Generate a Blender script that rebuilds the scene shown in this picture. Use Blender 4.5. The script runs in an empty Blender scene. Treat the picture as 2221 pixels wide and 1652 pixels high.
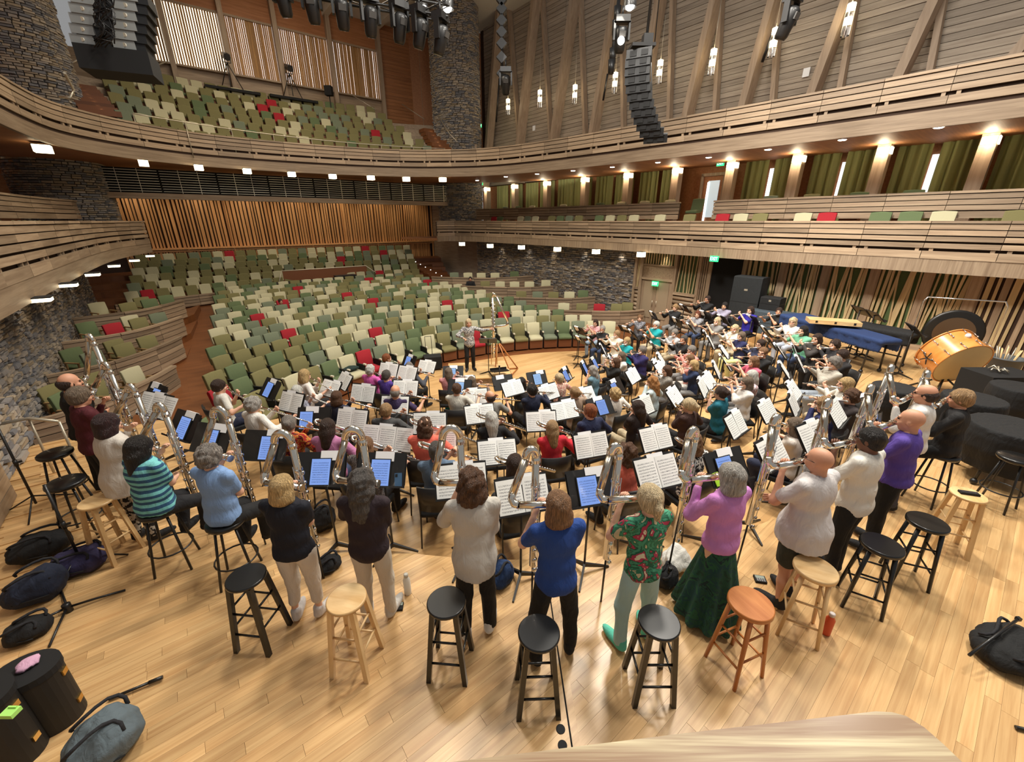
import bpy, bmesh, math, random
import numpy as np
from mathutils import Vector, Matrix, Euler

random.seed(7)
rng = np.random.default_rng(7)
scene = bpy.context.scene
COL = scene.collection
PI = math.pi
R = math.radians

# ------------------------------------------------------------------ camera
CAM_H = 3.55
CAM_F = 895.0            # focal length in pixels of the 2221 px wide frame
CAM_P = R(21.2)          # downward pitch
cam_d = bpy.data.cameras.new('camera')
cam = bpy.data.objects.new('camera', cam_d)
COL.objects.link(cam)
cam.location = (0, 0, CAM_H)
cam.rotation_euler = (R(90) - CAM_P, 0, 0)
cam_d.sensor_fit = 'HORIZONTAL'
cam_d.sensor_width = 36.0
cam_d.lens = CAM_F / 2221 * 36.0
cam_d.clip_start = 0.05
cam_d.clip_end = 200
scene.camera = cam

# ------------------------------------------------------------------ hall frame
# C = conductor, U = towards the audience, V = across the hall
CX, CY = -1.39, 12.3
HU = (-0.62, 0.785)
HV = (0.785, 0.62)
HANG = math.atan2(HV[1], HV[0])
def HP(s, t, z=0.0):
    return Vector((CX + s*HU[0] + t*HV[0], CY + s*HU[1] + t*HV[1], z))
def hall_of(x, y):
    dx, dy = x - CX, y - CY
    n = HU[0]**2 + HU[1]**2
    return ((dx*HU[0] + dy*HU[1])/n, (dx*HV[0] + dy*HV[1])/n)
CEN = Vector((0.1, 11.7, 0))       # centre of the riser arcs

_fw = np.array([0, math.cos(CAM_P), -math.sin(CAM_P)])
_up = np.array([0, math.sin(CAM_P), math.cos(CAM_P)])
def ray(x, y):
    return _fw*CAM_F + np.array([1., 0, 0])*(x - 1110.5) - _up*(y - 826)
def atz(x, y, z):
    d = ray(x, y); k = (z - CAM_H)/d[2]
    return Vector((d[0]*k, d[1]*k, z))
def att(x, y, t):
    """point of the sight line on the vertical plane t = const of the hall"""
    d = ray(x, y)
    s0, t0 = hall_of(0, 0); s1, t1 = hall_of(d[0], d[1])
    k = (t - t0)/(t1 - t0)
    return Vector((d[0]*k, d[1]*k, CAM_H + d[2]*k))
def ats(x, y, s):
    d = ray(x, y)
    s0, t0 = hall_of(0, 0); s1, t1 = hall_of(d[0], d[1])
    k = (s - s0)/(s1 - s0)
    return Vector((d[0]*k, d[1]*k, CAM_H + d[2]*k))

# ------------------------------------------------------------------ world and light
world = bpy.data.worlds.new('world'); scene.world = world
world.use_nodes = True
bg = world.node_tree.nodes['Background']
bg.inputs[0].default_value = (0.92, 0.92, 0.92, 1)
bg.inputs[1].default_value = 0.30
def area(name, loc, target, size, power, col, size_y=None, spread=180):
    l = bpy.data.lights.new(name, 'AREA'); l.energy = power; l.color = col
    l.shape = 'RECTANGLE'; l.size = size; l.size_y = size_y or size
    l.spread = R(spread)
    o = bpy.data.objects.new(name, l); COL.objects.link(o); o.location = loc
    o.rotation_euler = (Vector(target) - Vector(loc)).to_track_quat('-Z', 'Y').to_euler()
    return o
def spot(name, loc, target, power, col, ang, blend=.5, rad=.08):
    l = bpy.data.lights.new(name, 'SPOT'); l.energy = power; l.color = col
    l.spot_size = R(ang); l.spot_blend = blend; l.shadow_soft_size = rad
    o = bpy.data.objects.new(name, l); COL.objects.link(o); o.location = loc
    o.rotation_euler = (Vector(target) - Vector(loc)).to_track_quat('-Z', 'Y').to_euler()
    return o
WARM = (1.0, .86, .66); NEUT = (1.0, .94, .84); COOL = (.86, .93, 1.0)
area('stage_wash_light', HP(-6.2, 1.5, 12.5), HP(-6.0, 0, 0), 1.1, 690, NEUT)
area('stage_wash_light', HP(-4.0, 3.6, 12.5), HP(-5.0, 2.6, 0), 1.1, 560, NEUT, spread=120)
area('stage_wash_light', HP(-4.0, -3.5, 12.5), HP(-6, -2.5, 0), 1.1, 520, NEUT)
area('stage_wash_light', HP(-10.0, 3.5, 12.5), HP(-9.0, 2, 0), 1.1, 590, NEUT)
area('stage_wash_light', HP(-10.5, -.3, 12.5), HP(-10.3, -1.2, 0), 1.1, 520, NEUT)
area('stage_wash_light', HP(-5.0, -3.0, 11.0), HP(-6.0, 10.2, 1.0), 1.4, 200, NEUT, spread=60)  # extra lamp, added only to brighten the right stage wall
area('house_light', HP(6.5, -1, 13.0), HP(6.5, -1, 0), 5.0, 900, WARM)
area('house_light', HP(15.0, 0, 14.5), HP(17.0, 0, 6), 4.0, 240, WARM)
area('side_wall_light', HP(-4, 0.0, 13.5), HP(-2.5, 12.5, 9), 4.0, 520, (1.0, .95, .88))
scene.view_settings.view_transform = 'Standard'
scene.view_settings.look = 'None'
scene.view_settings.exposure = 0.0
scene.view_settings.gamma = 1.0
scene.view_settings.use_curve_mapping = False

# ------------------------------------------------------------------ materials
MAT = {}
def nm(name):
    m = bpy.data.materials.new(name); m.use_nodes = True
    nt = m.node_tree
    return m, nt, nt.nodes['Principled BSDF']
def c4(c):
    return (c[0], c[1], c[2], 1)
def srgb(r, g, b):
    f = lambda v: ((v/255)/12.92 if v/255 <= .04045 else ((v/255+.055)/1.055)**2.4)
    return (f(r), f(g), f(b))
def plain(name, col, rough=.6, metal=0., bump=0., bscale=60, emit=None, es=0., coat=0., vary=0.):
    if name in MAT: return MAT[name]
    m, nt, b = nm(name)
    b.inputs['Base Color'].default_value = c4(col)
    b.inputs['Roughness'].default_value = rough
    b.inputs['Metallic'].default_value = metal
    if coat: b.inputs['Coat Weight'].default_value = coat
    if emit:
        b.inputs['Emission Color'].default_value = c4(emit)
        b.inputs['Emission Strength'].default_value = es
    N, L = nt.nodes, nt.links
    if bump or vary:
        tc = N.new('ShaderNodeTexCoord'); no = N.new('ShaderNodeTexNoise')
        no.inputs['Scale'].default_value = bscale; no.inputs['Detail'].default_value = 3
        L.new(tc.outputs['Object'], no.inputs['Vector'])
        if bump:
            bp = N.new('ShaderNodeBump'); bp.inputs['Strength'].default_value = bump
            bp.inputs['Distance'].default_value = .01
            L.new(no.outputs['Fac'], bp.inputs['Height']); L.new(bp.outputs['Normal'], b.inputs['Normal'])
        if vary:
            mr = N.new('ShaderNodeMapRange'); mr.inputs[3].default_value = 1-vary; mr.inputs[4].default_value = 1+vary
            L.new(no.outputs['Fac'], mr.inputs[0])
            hs = N.new('ShaderNodeHueSaturation'); hs.inputs['Color'].default_value = c4(col)
            L.new(mr.outputs[0], hs.inputs['Value']); L.new(hs.outputs['Color'], b.inputs['Base Color'])
    MAT[name] = m
    return m
def wood(name, c1, c2, rough=.5, mode='UV', along=.8, across=14., vary=.22, coat=0., bump=.15, lo=.3, hi=.72):
    """grain follows the UV map, or the hall frame: S along the hall, T across it, Z upright"""
    if name in MAT: return MAT[name]
    m, nt, b = nm(name); N, L = nt.nodes, nt.links
    b.inputs['Roughness'].default_value = rough
    if coat: b.inputs['Coat Weight'].default_value = coat; b.inputs['Coat Roughness'].default_value = .15
    mp = N.new('ShaderNodeMapping'); oi = N.new('ShaderNodeObjectInfo')
    if mode == 'UV':
        tc = N.new('ShaderNodeTexCoord'); L.new(tc.outputs['UV'], mp.inputs['Vector'])
        mp.inputs['Scale'].default_value = (along, across, 1)
    else:
        ge = N.new('ShaderNodeNewGeometry'); vr = N.new('ShaderNodeVectorRotate')
        vr.rotation_type = 'Z_AXIS'; vr.inputs['Angle'].default_value = -HANG
        L.new(ge.outputs['Position'], vr.inputs['Vector']); L.new(vr.outputs[0], mp.inputs['Vector'])
        sc = {'T': (along, across, across), 'S': (across, along, across), 'Z': (across, across, along)}[mode]
        mp.inputs['Scale'].default_value = sc
    gi = N.new('ShaderNodeNewGeometry'); sm_ = N.new('ShaderNodeMath'); sm_.operation = 'ADD'; fr_ = N.new('ShaderNodeMath'); fr_.operation = 'FRACT'
    L.new(oi.outputs['Random'], sm_.inputs[0]); L.new(gi.outputs['Random Per Island'], sm_.inputs[1]); L.new(sm_.outputs[0], fr_.inputs[0])
    cb = N.new('ShaderNodeCombineXYZ'); mu = N.new('ShaderNodeMath'); mu.operation = 'MULTIPLY'
    mu.inputs[1].default_value = 37.0; L.new(fr_.outputs[0], mu.inputs[0])
    for k in range(3): L.new(mu.outputs[0], cb.inputs[k])
    ad = N.new('ShaderNodeVectorMath'); ad.operation = 'ADD'
    L.new(mp.outputs[0], ad.inputs[0]); L.new(cb.outputs[0], ad.inputs[1])
    no = N.new('ShaderNodeTexNoise'); no.inputs['Scale'].default_value = 1.0
    no.inputs['Detail'].default_value = 4; no.inputs['Roughness'].default_value = .62; no.inputs['Distortion'].default_value = .4
    L.new(ad.outputs[0], no.inputs['Vector'])
    cr = N.new('ShaderNodeValToRGB'); cr.color_ramp.elements[0].position = lo; cr.color_ramp.elements[1].position = hi
    cr.color_ramp.elements[0].color = c4(c1); cr.color_ramp.elements[1].color = c4(c2)
    L.new(no.outputs['Fac'], cr.inputs[0])
    hs = N.new('ShaderNodeHueSaturation'); mr = N.new('ShaderNodeMapRange')
    mr.inputs[3].default_value = 1-vary; mr.inputs[4].default_value = 1+vary
    L.new(fr_.outputs[0], mr.inputs[0]); L.new(mr.outputs[0], hs.inputs['Value'])
    L.new(cr.outputs[0], hs.inputs['Color']); L.new(hs.outputs[0], b.inputs['Base Color'])
    if bump:
        bp = N.new('ShaderNodeBump'); bp.inputs['Strength'].default_value = bump; bp.inputs['Distance'].default_value = .004
        L.new(no.outputs['Fac'], bp.inputs['Height']); L.new(bp.outputs[0], b.inputs['Normal'])
    MAT[name] = m
    return m
def planks_far(name, c1, c2, mode_ang, w=.083, length=1.3, rough=.3, gap=.0022):
    """plank pattern for flooring too far off to tell the planks apart"""
    m, nt, b = nm(name); N, L = nt.nodes, nt.links
    b.inputs['Roughness'].default_value = rough
    ge = N.new('ShaderNodeNewGeometry'); vr = N.new('ShaderNodeVectorRotate')
    vr.rotation_type = 'Z_AXIS'; vr.inputs['Angle'].default_value = -mode_ang
    L.new(ge.outputs['Position'], vr.inputs['Vector'])
    br = N.new('ShaderNodeTexBrick'); br.offset = .37; br.inputs['Scale'].default_value = 1
    br.inputs['Brick Width'].default_value = length; br.inputs['Row Height'].default_value = w
    br.inputs['Mortar Size'].default_value = gap; br.inputs['Mortar Smooth'].default_value = .2
    br.inputs['Color1'].default_value = c4(c1); br.inputs['Color2'].default_value = c4(c2)
    br.inputs['Mortar'].default_value = c4([v*.6 for v in c1])
    L.new(vr.outputs[0], br.inputs['Vector']); L.new(br.outputs['Color'], b.inputs['Base Color'])
    MAT[name] = m
    return m
def fabric(name, col, pattern=None, col2=None, scale=20., rough=.85, bump=.6):
    if name in MAT: return MAT[name]
    m, nt, b = nm(name); N, L = nt.nodes, nt.links
    b.inputs['Roughness'].default_value = rough
    b.inputs['Base Color'].default_value = c4(col)
    if 'Sheen Weight' in b.inputs: b.inputs['Sheen Weight'].default_value = .0
    tc = N.new('ShaderNodeTexCoord')
    no = N.new('ShaderNodeTexNoise'); no.inputs['Scale'].default_value = 9; no.inputs['Detail'].default_value = 5; no.inputs['Distortion'].default_value = .8
    mpf = N.new('ShaderNodeMapping'); mpf.inputs['Scale'].default_value = (1.6, 1.6, .6); L.new(tc.outputs['Object'], mpf.inputs[0]); L.new(mpf.outputs[0], no.inputs['Vector'])
    bp = N.new('ShaderNodeBump'); bp.inputs['Strength'].default_value = bump; bp.inputs['Distance'].default_value = .03
    L.new(no.outputs['Fac'], bp.inputs['Height']); L.new(bp.outputs[0], b.inputs['Normal'])
    if pattern:
        if pattern in ('stripe', 'vstripe', 'check'):
            t = N.new('ShaderNodeTexWave'); t.wave_type = 'BANDS'; t.bands_direction = 'X' if pattern == 'vstripe' else 'Z'
            t.inputs['Scale'].default_value = scale; t.inputs['Distortion'].default_value = 1.2 if pattern == 'stripe' else .2
            out = t.outputs['Fac']
        elif pattern == 'speckle':
            t = N.new('ShaderNodeTexNoise'); t.inputs['Scale'].default_value = scale; t.inputs['Detail'].default_value = 2
            out = t.outputs['Fac']
        else:
            t = N.new('ShaderNodeTexVoronoi'); t.inputs['Scale'].default_value = scale
            out = t.outputs['Distance']
        L.new(tc.outputs['Object'], t.inputs['Vector'])
        cr = N.new('ShaderNodeValToRGB'); cr.color_ramp.interpolation = 'CONSTANT' if pattern != 'floral' else 'LINEAR'
        if pattern == 'floral':
            cols = col2
            cr.color_ramp.elements[0].position = 0; cr.color_ramp.elements[0].color = c4(cols[0])
            cr.color_ramp.elements[1].position = 1; cr.color_ramp.elements[1].color = c4(cols[-1])
            # a second, coarser noise picks between the print colours
            n2 = N.new('ShaderNodeTexNoise'); n2.inputs['Scale'].default_value = scale*.8; n2.inputs['Detail'].default_value = 3; n2.inputs['Distortion'].default_value = 2
            L.new(tc.outputs['Object'], n2.inputs['Vector'])
            cr.color_ramp.interpolation = 'CONSTANT'
            pos = [0, .36, .44, .5, .56, .63]
            while len(cr.color_ramp.elements) < len(cols): cr.color_ramp.elements.new(.5)
            for e, c, p in zip(cr.color_ramp.elements, cols, pos): e.position = p; e.color = c4(c)
            out = n2.outputs['Fac']
        else:
            cr.color_ramp.elements[0].color = c4(col); cr.color_ramp.elements[1].color = c4(col2)
            cr.color_ramp.elements[1].position = .5
        L.new(out, cr.inputs[0]); L.new(cr.outputs[0], b.inputs['Base Color'])
    MAT[name] = m
    return m

W1, W2 = srgb(132, 110, 88), srgb(172, 150, 124)
wood('oak_uv', W1, W2, .55, 'UV', .8, 16, .26)
wood('oak_s', W1, W2, .55, 'S', .8, 16, .24)
wood('oak_t', W1, W2, .55, 'T', .8, 16, .16)
wood('oak_z', W1, W2, .55, 'Z', .8, 16, .12)
wood('beam_z', srgb(148, 126, 104), srgb(180, 158, 134), .6, 'Z', .6, 10, .06)
wood('grey_s', srgb(142, 128, 112), srgb(176, 162, 144), .65, 'S', .7, 14, .14)
wood('panel_t', srgb(150, 96, 58), srgb(178, 122, 78), .6, 'T', .8, 14, .10)
wood('slat_z', srgb(196, 138, 84), srgb(222, 168, 112), .5, 'Z', .8, 16, .10)
wood('stick_z', srgb(176, 154, 112), srgb(206, 184, 142), .55, 'Z', .8, 18, .10)
wood('floor_t', srgb(188, 144, 94), srgb(222, 184, 130), .3, 'T', .9, 22, .13, bump=.04)
wood('rail_uv', srgb(140, 104, 66), srgb(208, 192, 150), .45, 'UV', 1.1, 34, .0, coat=.1, lo=.40, hi=.60)
wood('stool_wood', srgb(206, 164, 108), srgb(236, 204, 152), .35, 'UV', 2., 12, .05)
wood('stool_orange', srgb(168, 96, 42), srgb(202, 132, 72), .32, 'UV', 2., 12, .05)
planks_far('floor_planks', srgb(214, 174, 120), srgb(194, 152, 100), HANG)
planks_far('house_floor', srgb(126, 76, 40), srgb(112, 66, 34), HANG, w=.12, rough=.45)
plain('plaster', srgb(214, 212, 204), .8)
plain('black_metal', srgb(22, 21, 21), .45, 0., coat=.15)
plain('black_matte', srgb(16, 16, 17), .8)
plain('dark_void', srgb(10, 9, 9), .95)
plain('black_paint', srgb(20, 20, 20), .32, coat=.2)
plain('silver', srgb(232, 226, 214), .16, 1.)
plain('silver_dark', srgb(196, 186, 170), .2, 1.)
plain('chrome', srgb(220, 220, 220), .12, 1.)
plain('gold', srgb(214, 176, 104), .22, 1.)
plain('rail_metal', srgb(196, 186, 166), .35, .6)
plain('white_paper', srgb(240, 240, 238), .85)
plain('card_white', srgb(244, 244, 244), .8)
plain('lamp_warm', (1, 1, 1), .5, emit=(1.0, .86, .58), es=9)
plain('lamp_white', (1, 1, 1), .5, emit=(1.0, .94, .84), es=14)
plain('step_led', (1, 1, 1), .5, emit=(1.0, .95, .85), es=10)
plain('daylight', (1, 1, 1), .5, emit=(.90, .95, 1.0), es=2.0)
plain('daylight_warm', (1, 1, 1), .5, emit=(1.0, .93, .72), es=1.6)
plain('exit_green', srgb(10, 90, 50), .5, emit=srgb(60, 255, 150), es=1.5)
plain('exit_letter', srgb(230, 255, 240), .5, emit=srgb(200, 255, 225), es=3.0)

# ------------------------------------------------------------------ mesh helpers
class MB:
    def __init__(self):
        self.v = []; self.f = []; self.m = []; self.uv = []; self.sm = []
    def quad(self, idx, mi=0, uv=None, smooth=False):
        self.f.append(tuple(idx)); self.m.append(mi); self.uv.append(uv); self.sm.append(smooth)
    def box(self, c, size, rot=None, mi=0):
        """box about c, optional 3x3/4x4 rotation; uv: u along the longest side"""
        hx, hy, hz = size[0]/2, size[1]/2, size[2]/2
        base = len(self.v); c = Vector(c)
        for sx, sy, sz in ((-1,-1,-1),(1,-1,-1),(1,1,-1),(-1,1,-1),(-1,-1,1),(1,-1,1),(1,1,1),(-1,1,1)):
            p = Vector((sx*hx, sy*hy, sz*hz))
            if rot is not None: p = rot @ p
            self.v.append(c + p)
        ax = max(range(3), key=lambda k: size[k])
        loc = [(sx*hx, sy*hy, sz*hz) for sx, sy, sz in ((-1,-1,-1),(1,-1,-1),(1,1,-1),(-1,1,-1),(-1,-1,1),(1,-1,1),(1,1,1),(-1,1,1))]
        oth = [k for k in range(3) if k != ax]
        for q in ((0,3,2,1),(4,5,6,7),(0,1,5,4),(1,2,6,5),(2,3,7,6),(3,0,4,7)):
            self.quad([base+i for i in q], mi, [(loc[i][ax], loc[i][oth[0]] + loc[i][oth[1]]) for i in q])
        return self
    def hexa(self, p, mi=0, L=None):
        """8 points, bottom ring then top ring"""
        base = len(self.v); self.v += [Vector(q) for q in p]
        for q in ((3,2,1,0),(4,5,6,7),(0,1,5,4),(1,2,6,5),(2,3,7,6),(3,0,4,7)):
            pts = [Vector(p[i]) for i in q]
            e0 = pts[1]-pts[0]; e1 = pts[3]-pts[0]
            l0, l1 = e0.length, e1.length
            if l0 >= l1: uv = [(0,0),(l0,0),(l0,l1),(0,l1)]
            else: uv = [(0,0),(0,l0),(l1,l0),(l1,0)]
            self.quad([base+i for i in q], mi, uv)
        return self
    def tube(self, pts, rad, n=8, mi=0, caps=True, smooth=True, closed=False):
        pts = [Vector(p) for p in pts]
        if not hasattr(rad, '__len__'): rad = [rad]*len(pts)
        k = len(pts); base = len(self.v); prev = None
        for i, p in enumerate(pts):
            if closed: d = pts[(i+1) % k] - pts[i-1]
            elif i == 0: d = pts[1]-pts[0]
            elif i == k-1: d = pts[-1]-pts[-2]
            else: d = (pts[i+1]-p).normalized() + (p-pts[i-1]).normalized()
            if d.length < 1e-9: d = Vector((0,0,1))
            d.normalize()
            if prev is None:
                a = Vector((0,0,1)) if abs(d.z) < .9 else Vector((1,0,0))
                x = d.cross(a).normalized()
            else:
                x = (prev - d*prev.dot(d))
                x = x.normalized() if x.length > 1e-6 else d.orthogonal().normalized()
            prev = x; y = d.cross(x)
            for j in range(n):
                a = 2*PI*j/n
                self.v.append(p + (x*math.cos(a) + y*math.sin(a))*rad[i])
        acc = 0
        for i in range(k if closed else k-1):
            i2 = (i+1) % k; ln = (pts[i2]-pts[i]).length
            for j in range(n):
                j2 = (j+1) % n
                u0, u1 = acc, acc+ln; w = 2*PI*max(rad[i], 1e-4)/n
                self.quad((base+i*n+j, base+i*n+j2, base+i2*n+j2, base+i2*n+j), mi, [(u0, j*w), (u0, (j+1)*w), (u1, (j+1)*w), (u1, j*w)], smooth)
            acc += ln
        if caps and not closed:
            self.quad([base+j for j in reversed(range(n))], mi)
            self.quad([base+(k-1)*n+j for j in range(n)], mi)
        return self
    def lathe(self, prof, n=16, c=(0,0,0), mi=0, smooth=True, caps=True, M=None):
        base = len(self.v); c = Vector(c)
        for (r, z) in prof:
            for j in range(n):
                a = 2*PI*j/n; p = Vector((r*math.cos(a), r*math.sin(a), z))
                if M is not None: p = M @ p
                self.v.append(c + p)
        for i in range(len(prof)-1):
            for j in range(n):
                j2 = (j+1) % n
                self.quad((base+i*n+j, base+i*n+j2, base+(i+1)*n+j2, base+(i+1)*n+j), mi, None, smooth)
        if caps:
            self.quad([base+j for j in reversed(range(n))], mi, [(prof[0][0]*math.cos(2*PI*j/n), prof[0][0]*math.sin(2*PI*j/n)) for j in reversed(range(n))])
            k = len(prof)-1
            self.quad([base+k*n+j for j in range(n)], mi, [(prof[k][0]*math.cos(2*PI*j/n), prof[k][0]*math.sin(2*PI*j/n)) for j in range(n)])
        return self
    def prism(self, poly, z0, z1, mi=0):
        """horizontal outline between two heights"""
        base = len(self.v); n = len(poly)
        a = sum(poly[i][0]*poly[(i+1) % n][1] - poly[(i+1) % n][0]*poly[i][1] for i in range(n))
        if a < 0: poly = list(reversed(poly))
        for z in (z0, z1):
            for p in poly: self.v.append(Vector((p[0], p[1], z)))
        self.quad([base+i for i in reversed(range(n))], mi, [(poly[i][0], poly[i][1]) for i in reversed(range(n))])
        self.quad([base+n+i for i in range(n)], mi, [(p[0], p[1]) for p in poly])
        acc = 0
        for i in range(n):
            j = (i+1) % n; ln = math.hypot(poly[j][0]-poly[i][0], poly[j][1]-poly[i][1])
            self.quad((base+i, base+j, base+n+j, base+n+i), mi, [(acc, z0), (acc+ln, z0), (acc+ln, z1), (acc, z1)])
            acc += ln
        return self
    def sphere(self, c, r, n=8, m=6, mi=0, rot=None):
        if not hasattr(r, '__len__'): r = (r, r, r)
        base = len(self.v); c = Vector(c)
        for i in range(m+1):
            th = PI*i/m
            for j in range(n):
                a = 2*PI*j/n
                p = Vector((r[0]*math.sin(th)*math.cos(a), r[1]*math.sin(th)*math.sin(a), r[2]*math.cos(th)))
                if rot is not None: p = rot @ p
                self.v.append(c+p)
        for i in range(m):
            for j in range(n):
                j2 = (j+1) % n
                self.quad((base+(i+1)*n+j, base+(i+1)*n+j2, base+i*n+j2, base+i*n+j), mi, None, True)
        return self
    def mesh(self, name, mats=None):
        me = bpy.data.meshes.new(name)
        me.from_pydata([tuple(p) for p in self.v], [], self.f)
        if any(u is not None for u in self.uv):
            ul = me.uv_layers.new(name='UVMap'); k = 0
            buf = []
            for f, u in zip(self.f, self.uv):
                if u is None: buf += [0.0, 0.0]*len(f)
                else:
                    for q in u: buf += [q[0], q[1]]
            ul.data.foreach_set('uv', buf)
        me.polygons.foreach_set('material_index', self.m)
        me.polygons.foreach_set('use_smooth', self.sm)
        for mm in (mats or []): me.materials.append(MAT[mm] if isinstance(mm, str) else mm)
        me.update()
        return me
def link(name, me, parent=None, mat=None, loc=None, M=None):
    o = bpy.data.objects.new(name, me); COL.objects.link(o)
    if mat is not None and me is not None and len(me.materials) == 0:
        me.materials.append(MAT[mat] if isinstance(mat, str) else mat)
    if parent is not None: o.parent = parent
    if M is not None: o.matrix_local = M
    elif loc is not None: o.location = loc
    return o
def build(mb, name, mat, parent=None, **k):
    return link(name, mb.mesh(name, [mat] if not isinstance(mat, (list, tuple)) else mat), parent, **k)
def tag(o, label=None, cat=None, group=None, kind=None):
    if label: o['label'] = label
    if cat: o['category'] = cat
    if group: o['group'] = group
    if kind: o['kind'] = kind
    return o
def thing(name, label, cat, loc=(0,0,0), rz=0., group=None, kind=None):
    o = bpy.data.objects.new(name, None); COL.objects.link(o)
    o.empty_display_size = .2
    o.location = loc; o.rotation_euler = (0, 0, rz)
    return tag(o, label, cat, group, kind)
def copy_tree(o, parent=None):
    c = o.copy(); COL.objects.link(c); c.parent = parent
    for ch in list(o.children): copy_tree(ch, c)
    return c
ORD = ['first', 'second', 'third', 'fourth', 'fifth', 'sixth', 'seventh', 'eighth', 'ninth', 'tenth', 'eleventh', 'twelfth',
       'thirteenth', 'fourteenth', 'fifteenth', 'sixteenth', 'seventeenth', 'eighteenth', 'nineteenth', 'twentieth',
       'twenty-first', 'twenty-second', 'twenty-third', 'twenty-fourth', 'twenty-fifth', 'twenty-sixth', 'twenty-seventh']
def chaikin(pts, it=2):
    for _ in range(it):
        q = [pts[0]]
        for a, b in zip(pts[:-1], pts[1:]):
            q.append(tuple(a[k]*.75+b[k]*.25 for k in range(len(a)))); q.append(tuple(a[k]*.25+b[k]*.75 for k in range(len(a))))
        q.append(pts[-1]); pts = q
    return pts
def resample(pts, step):
    pts = [Vector((p[0], p[1], 0)) for p in pts]
    out = [pts[0].copy()]; need = step
    for a, b in zip(pts[:-1], pts[1:]):
        L0 = (b-a).length; pos = 0
        while L0 - pos >= need:
            pos += need; out.append(a + (b-a)*(pos/L0)); need = step
        need -= (L0 - pos)
    if (out[-1]-pts[-1]).length > step*.3: out.append(pts[-1].copy())
    return out
def offs(pts, d):
    """offset a plan line to its left by d"""
    out = []
    for i, p in enumerate(pts):
        a = pts[max(i-1, 0)]; b = pts[min(i+1, len(pts)-1)]
        t = (b-a).normalized(); out.append(p + Vector((-t.y, t.x, 0))*d)
    return out
def strip(mb, pts, z0, z1, th, mi=0, off=0.0, lean=0.0):
    """upright board following a plan line; its face is the line (shifted left by off), body behind on the left"""
    f = offs(pts, off); g = offs(pts, off+th); ft = offs(pts, off+lean); gt = offs(pts, off+th+lean)
    base = len(mb.v); acc = [0.]
    for i in range(len(pts)-1): acc.append(acc[-1] + (pts[i+1]-pts[i]).length)
    for a, b, c, d in zip(f, g, ft, gt):
        mb.v += [Vector((a.x, a.y, z0)), Vector((b.x, b.y, z0)), Vector((d.x, d.y, z1)), Vector((c.x, c.y, z1))]
    n = len(pts)
    for i in range(n-1):
        b0, b1 = base+4*i, base+4*(i+1); u0, u1 = acc[i], acc[i+1]
        for k, (v0, v1) in enumerate(((0, th), (th, th+z1-z0), (0, th), (0, z1-z0))):
            k2 = (k+1) % 4
            mb.quad((b0+k, b0+k2, b1+k2, b1+k), mi, [(u0, v0), (u0, v1), (u1, v1), (u1, v0)])
    mb.quad((base+3, base+2, base+1, base), mi, [(0,0),(0,th),(z1-z0,th),(z1-z0,0)])
    e = base+4*(n-1); mb.quad((e, e+1, e+2, e+3), mi, [(0,0),(0,th),(z1-z0,th),(z1-z0,0)])
    return mb
# ================================================================== STRUCTURE
def zstage(x, y):
    d = Vector((x, y, 0)) - CEN; r = d.length; a = math.degrees(math.atan2(d.y, d.x))
    if a > 24 or a < -146: return -1.0
    return 0.0 if r > 8.1 else -.25 if r > 6.6 else -.5 if r > 5.1 else -.75 if r > 3.6 else -1.0
def arc(r, a0, a1, n, c=CEN):
    return [(c.x + r*math.cos(R(a0+(a1-a0)*i/n)), c.y + r*math.sin(R(a0+(a1-a0)*i/n))) for i in range(n+1)]
# main stage floor and the curved risers
OC = HP(-7, 0)                      # centre of the seat rows
floor = thing('floor', 'honey coloured plank stage floor with curved risers', 'floor', kind='structure')
a_ax = math.degrees(math.atan2(HU[1], HU[0]))
mb = MB()
mb.prism(arc(8.05, a_ax-72, a_ax+72, 40, OC) + [tuple(HP(-12, -9.5).xy), tuple(HP(-12, 10.3).xy)], -1.3, -1.0)
mb.prism([tuple(HP(1.5, 6.3).xy), tuple(HP(1.5, 10.3).xy), tuple(HP(-6, 10.3).xy), tuple(HP(-6, 6.3).xy)], -1.3, -1.0)
build(mb, 'stage_deck', 'floor_planks', floor)
for rr, z in ((8.1, -.25), (6.6, -.5), (5.1, -.75)):
    mb = MB(); inner = arc(rr-1.5, -146, 24, 60); outer = arc(rr+.0, -146, 24, 60)
    mb.prism(outer + list(reversed(inner)), -1.0, z)
    # prism() caps are not convex here: rebuild the ring as sectors
    mb = MB()
    for i in range(60):
        mb.hexa([(*inner[i], -1.0), (*outer[i], -1.0), (*outer[i+1], -1.0), (*inner[i+1], -1.0),
                 (*inner[i], z), (*outer[i], z), (*outer[i+1], z), (*inner[i+1], z)])
    build(mb, 'riser', 'floor_planks', floor)
mb = MB(); inner = arc(8.1, -146, 24, 60); outer = arc(17.5, -146, 24, 60)
for i in range(60):
    if outer[i][1] < -3: outer[i] = (outer[i][0], -3)
outer = [(x, max(y, -4.0)) for x, y in outer]
for i in range(60):
    mb.hexa([(*inner[i], -1.0), (*outer[i], -1.0), (*outer[i+1], -1.0), (*inner[i+1], -1.0),
             (*inner[i], -.014), (*outer[i], -.014), (*outer[i+1], -.014), (*inner[i+1], -.014)])
build(mb, 'platform', 'floor_planks', floor)
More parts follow.
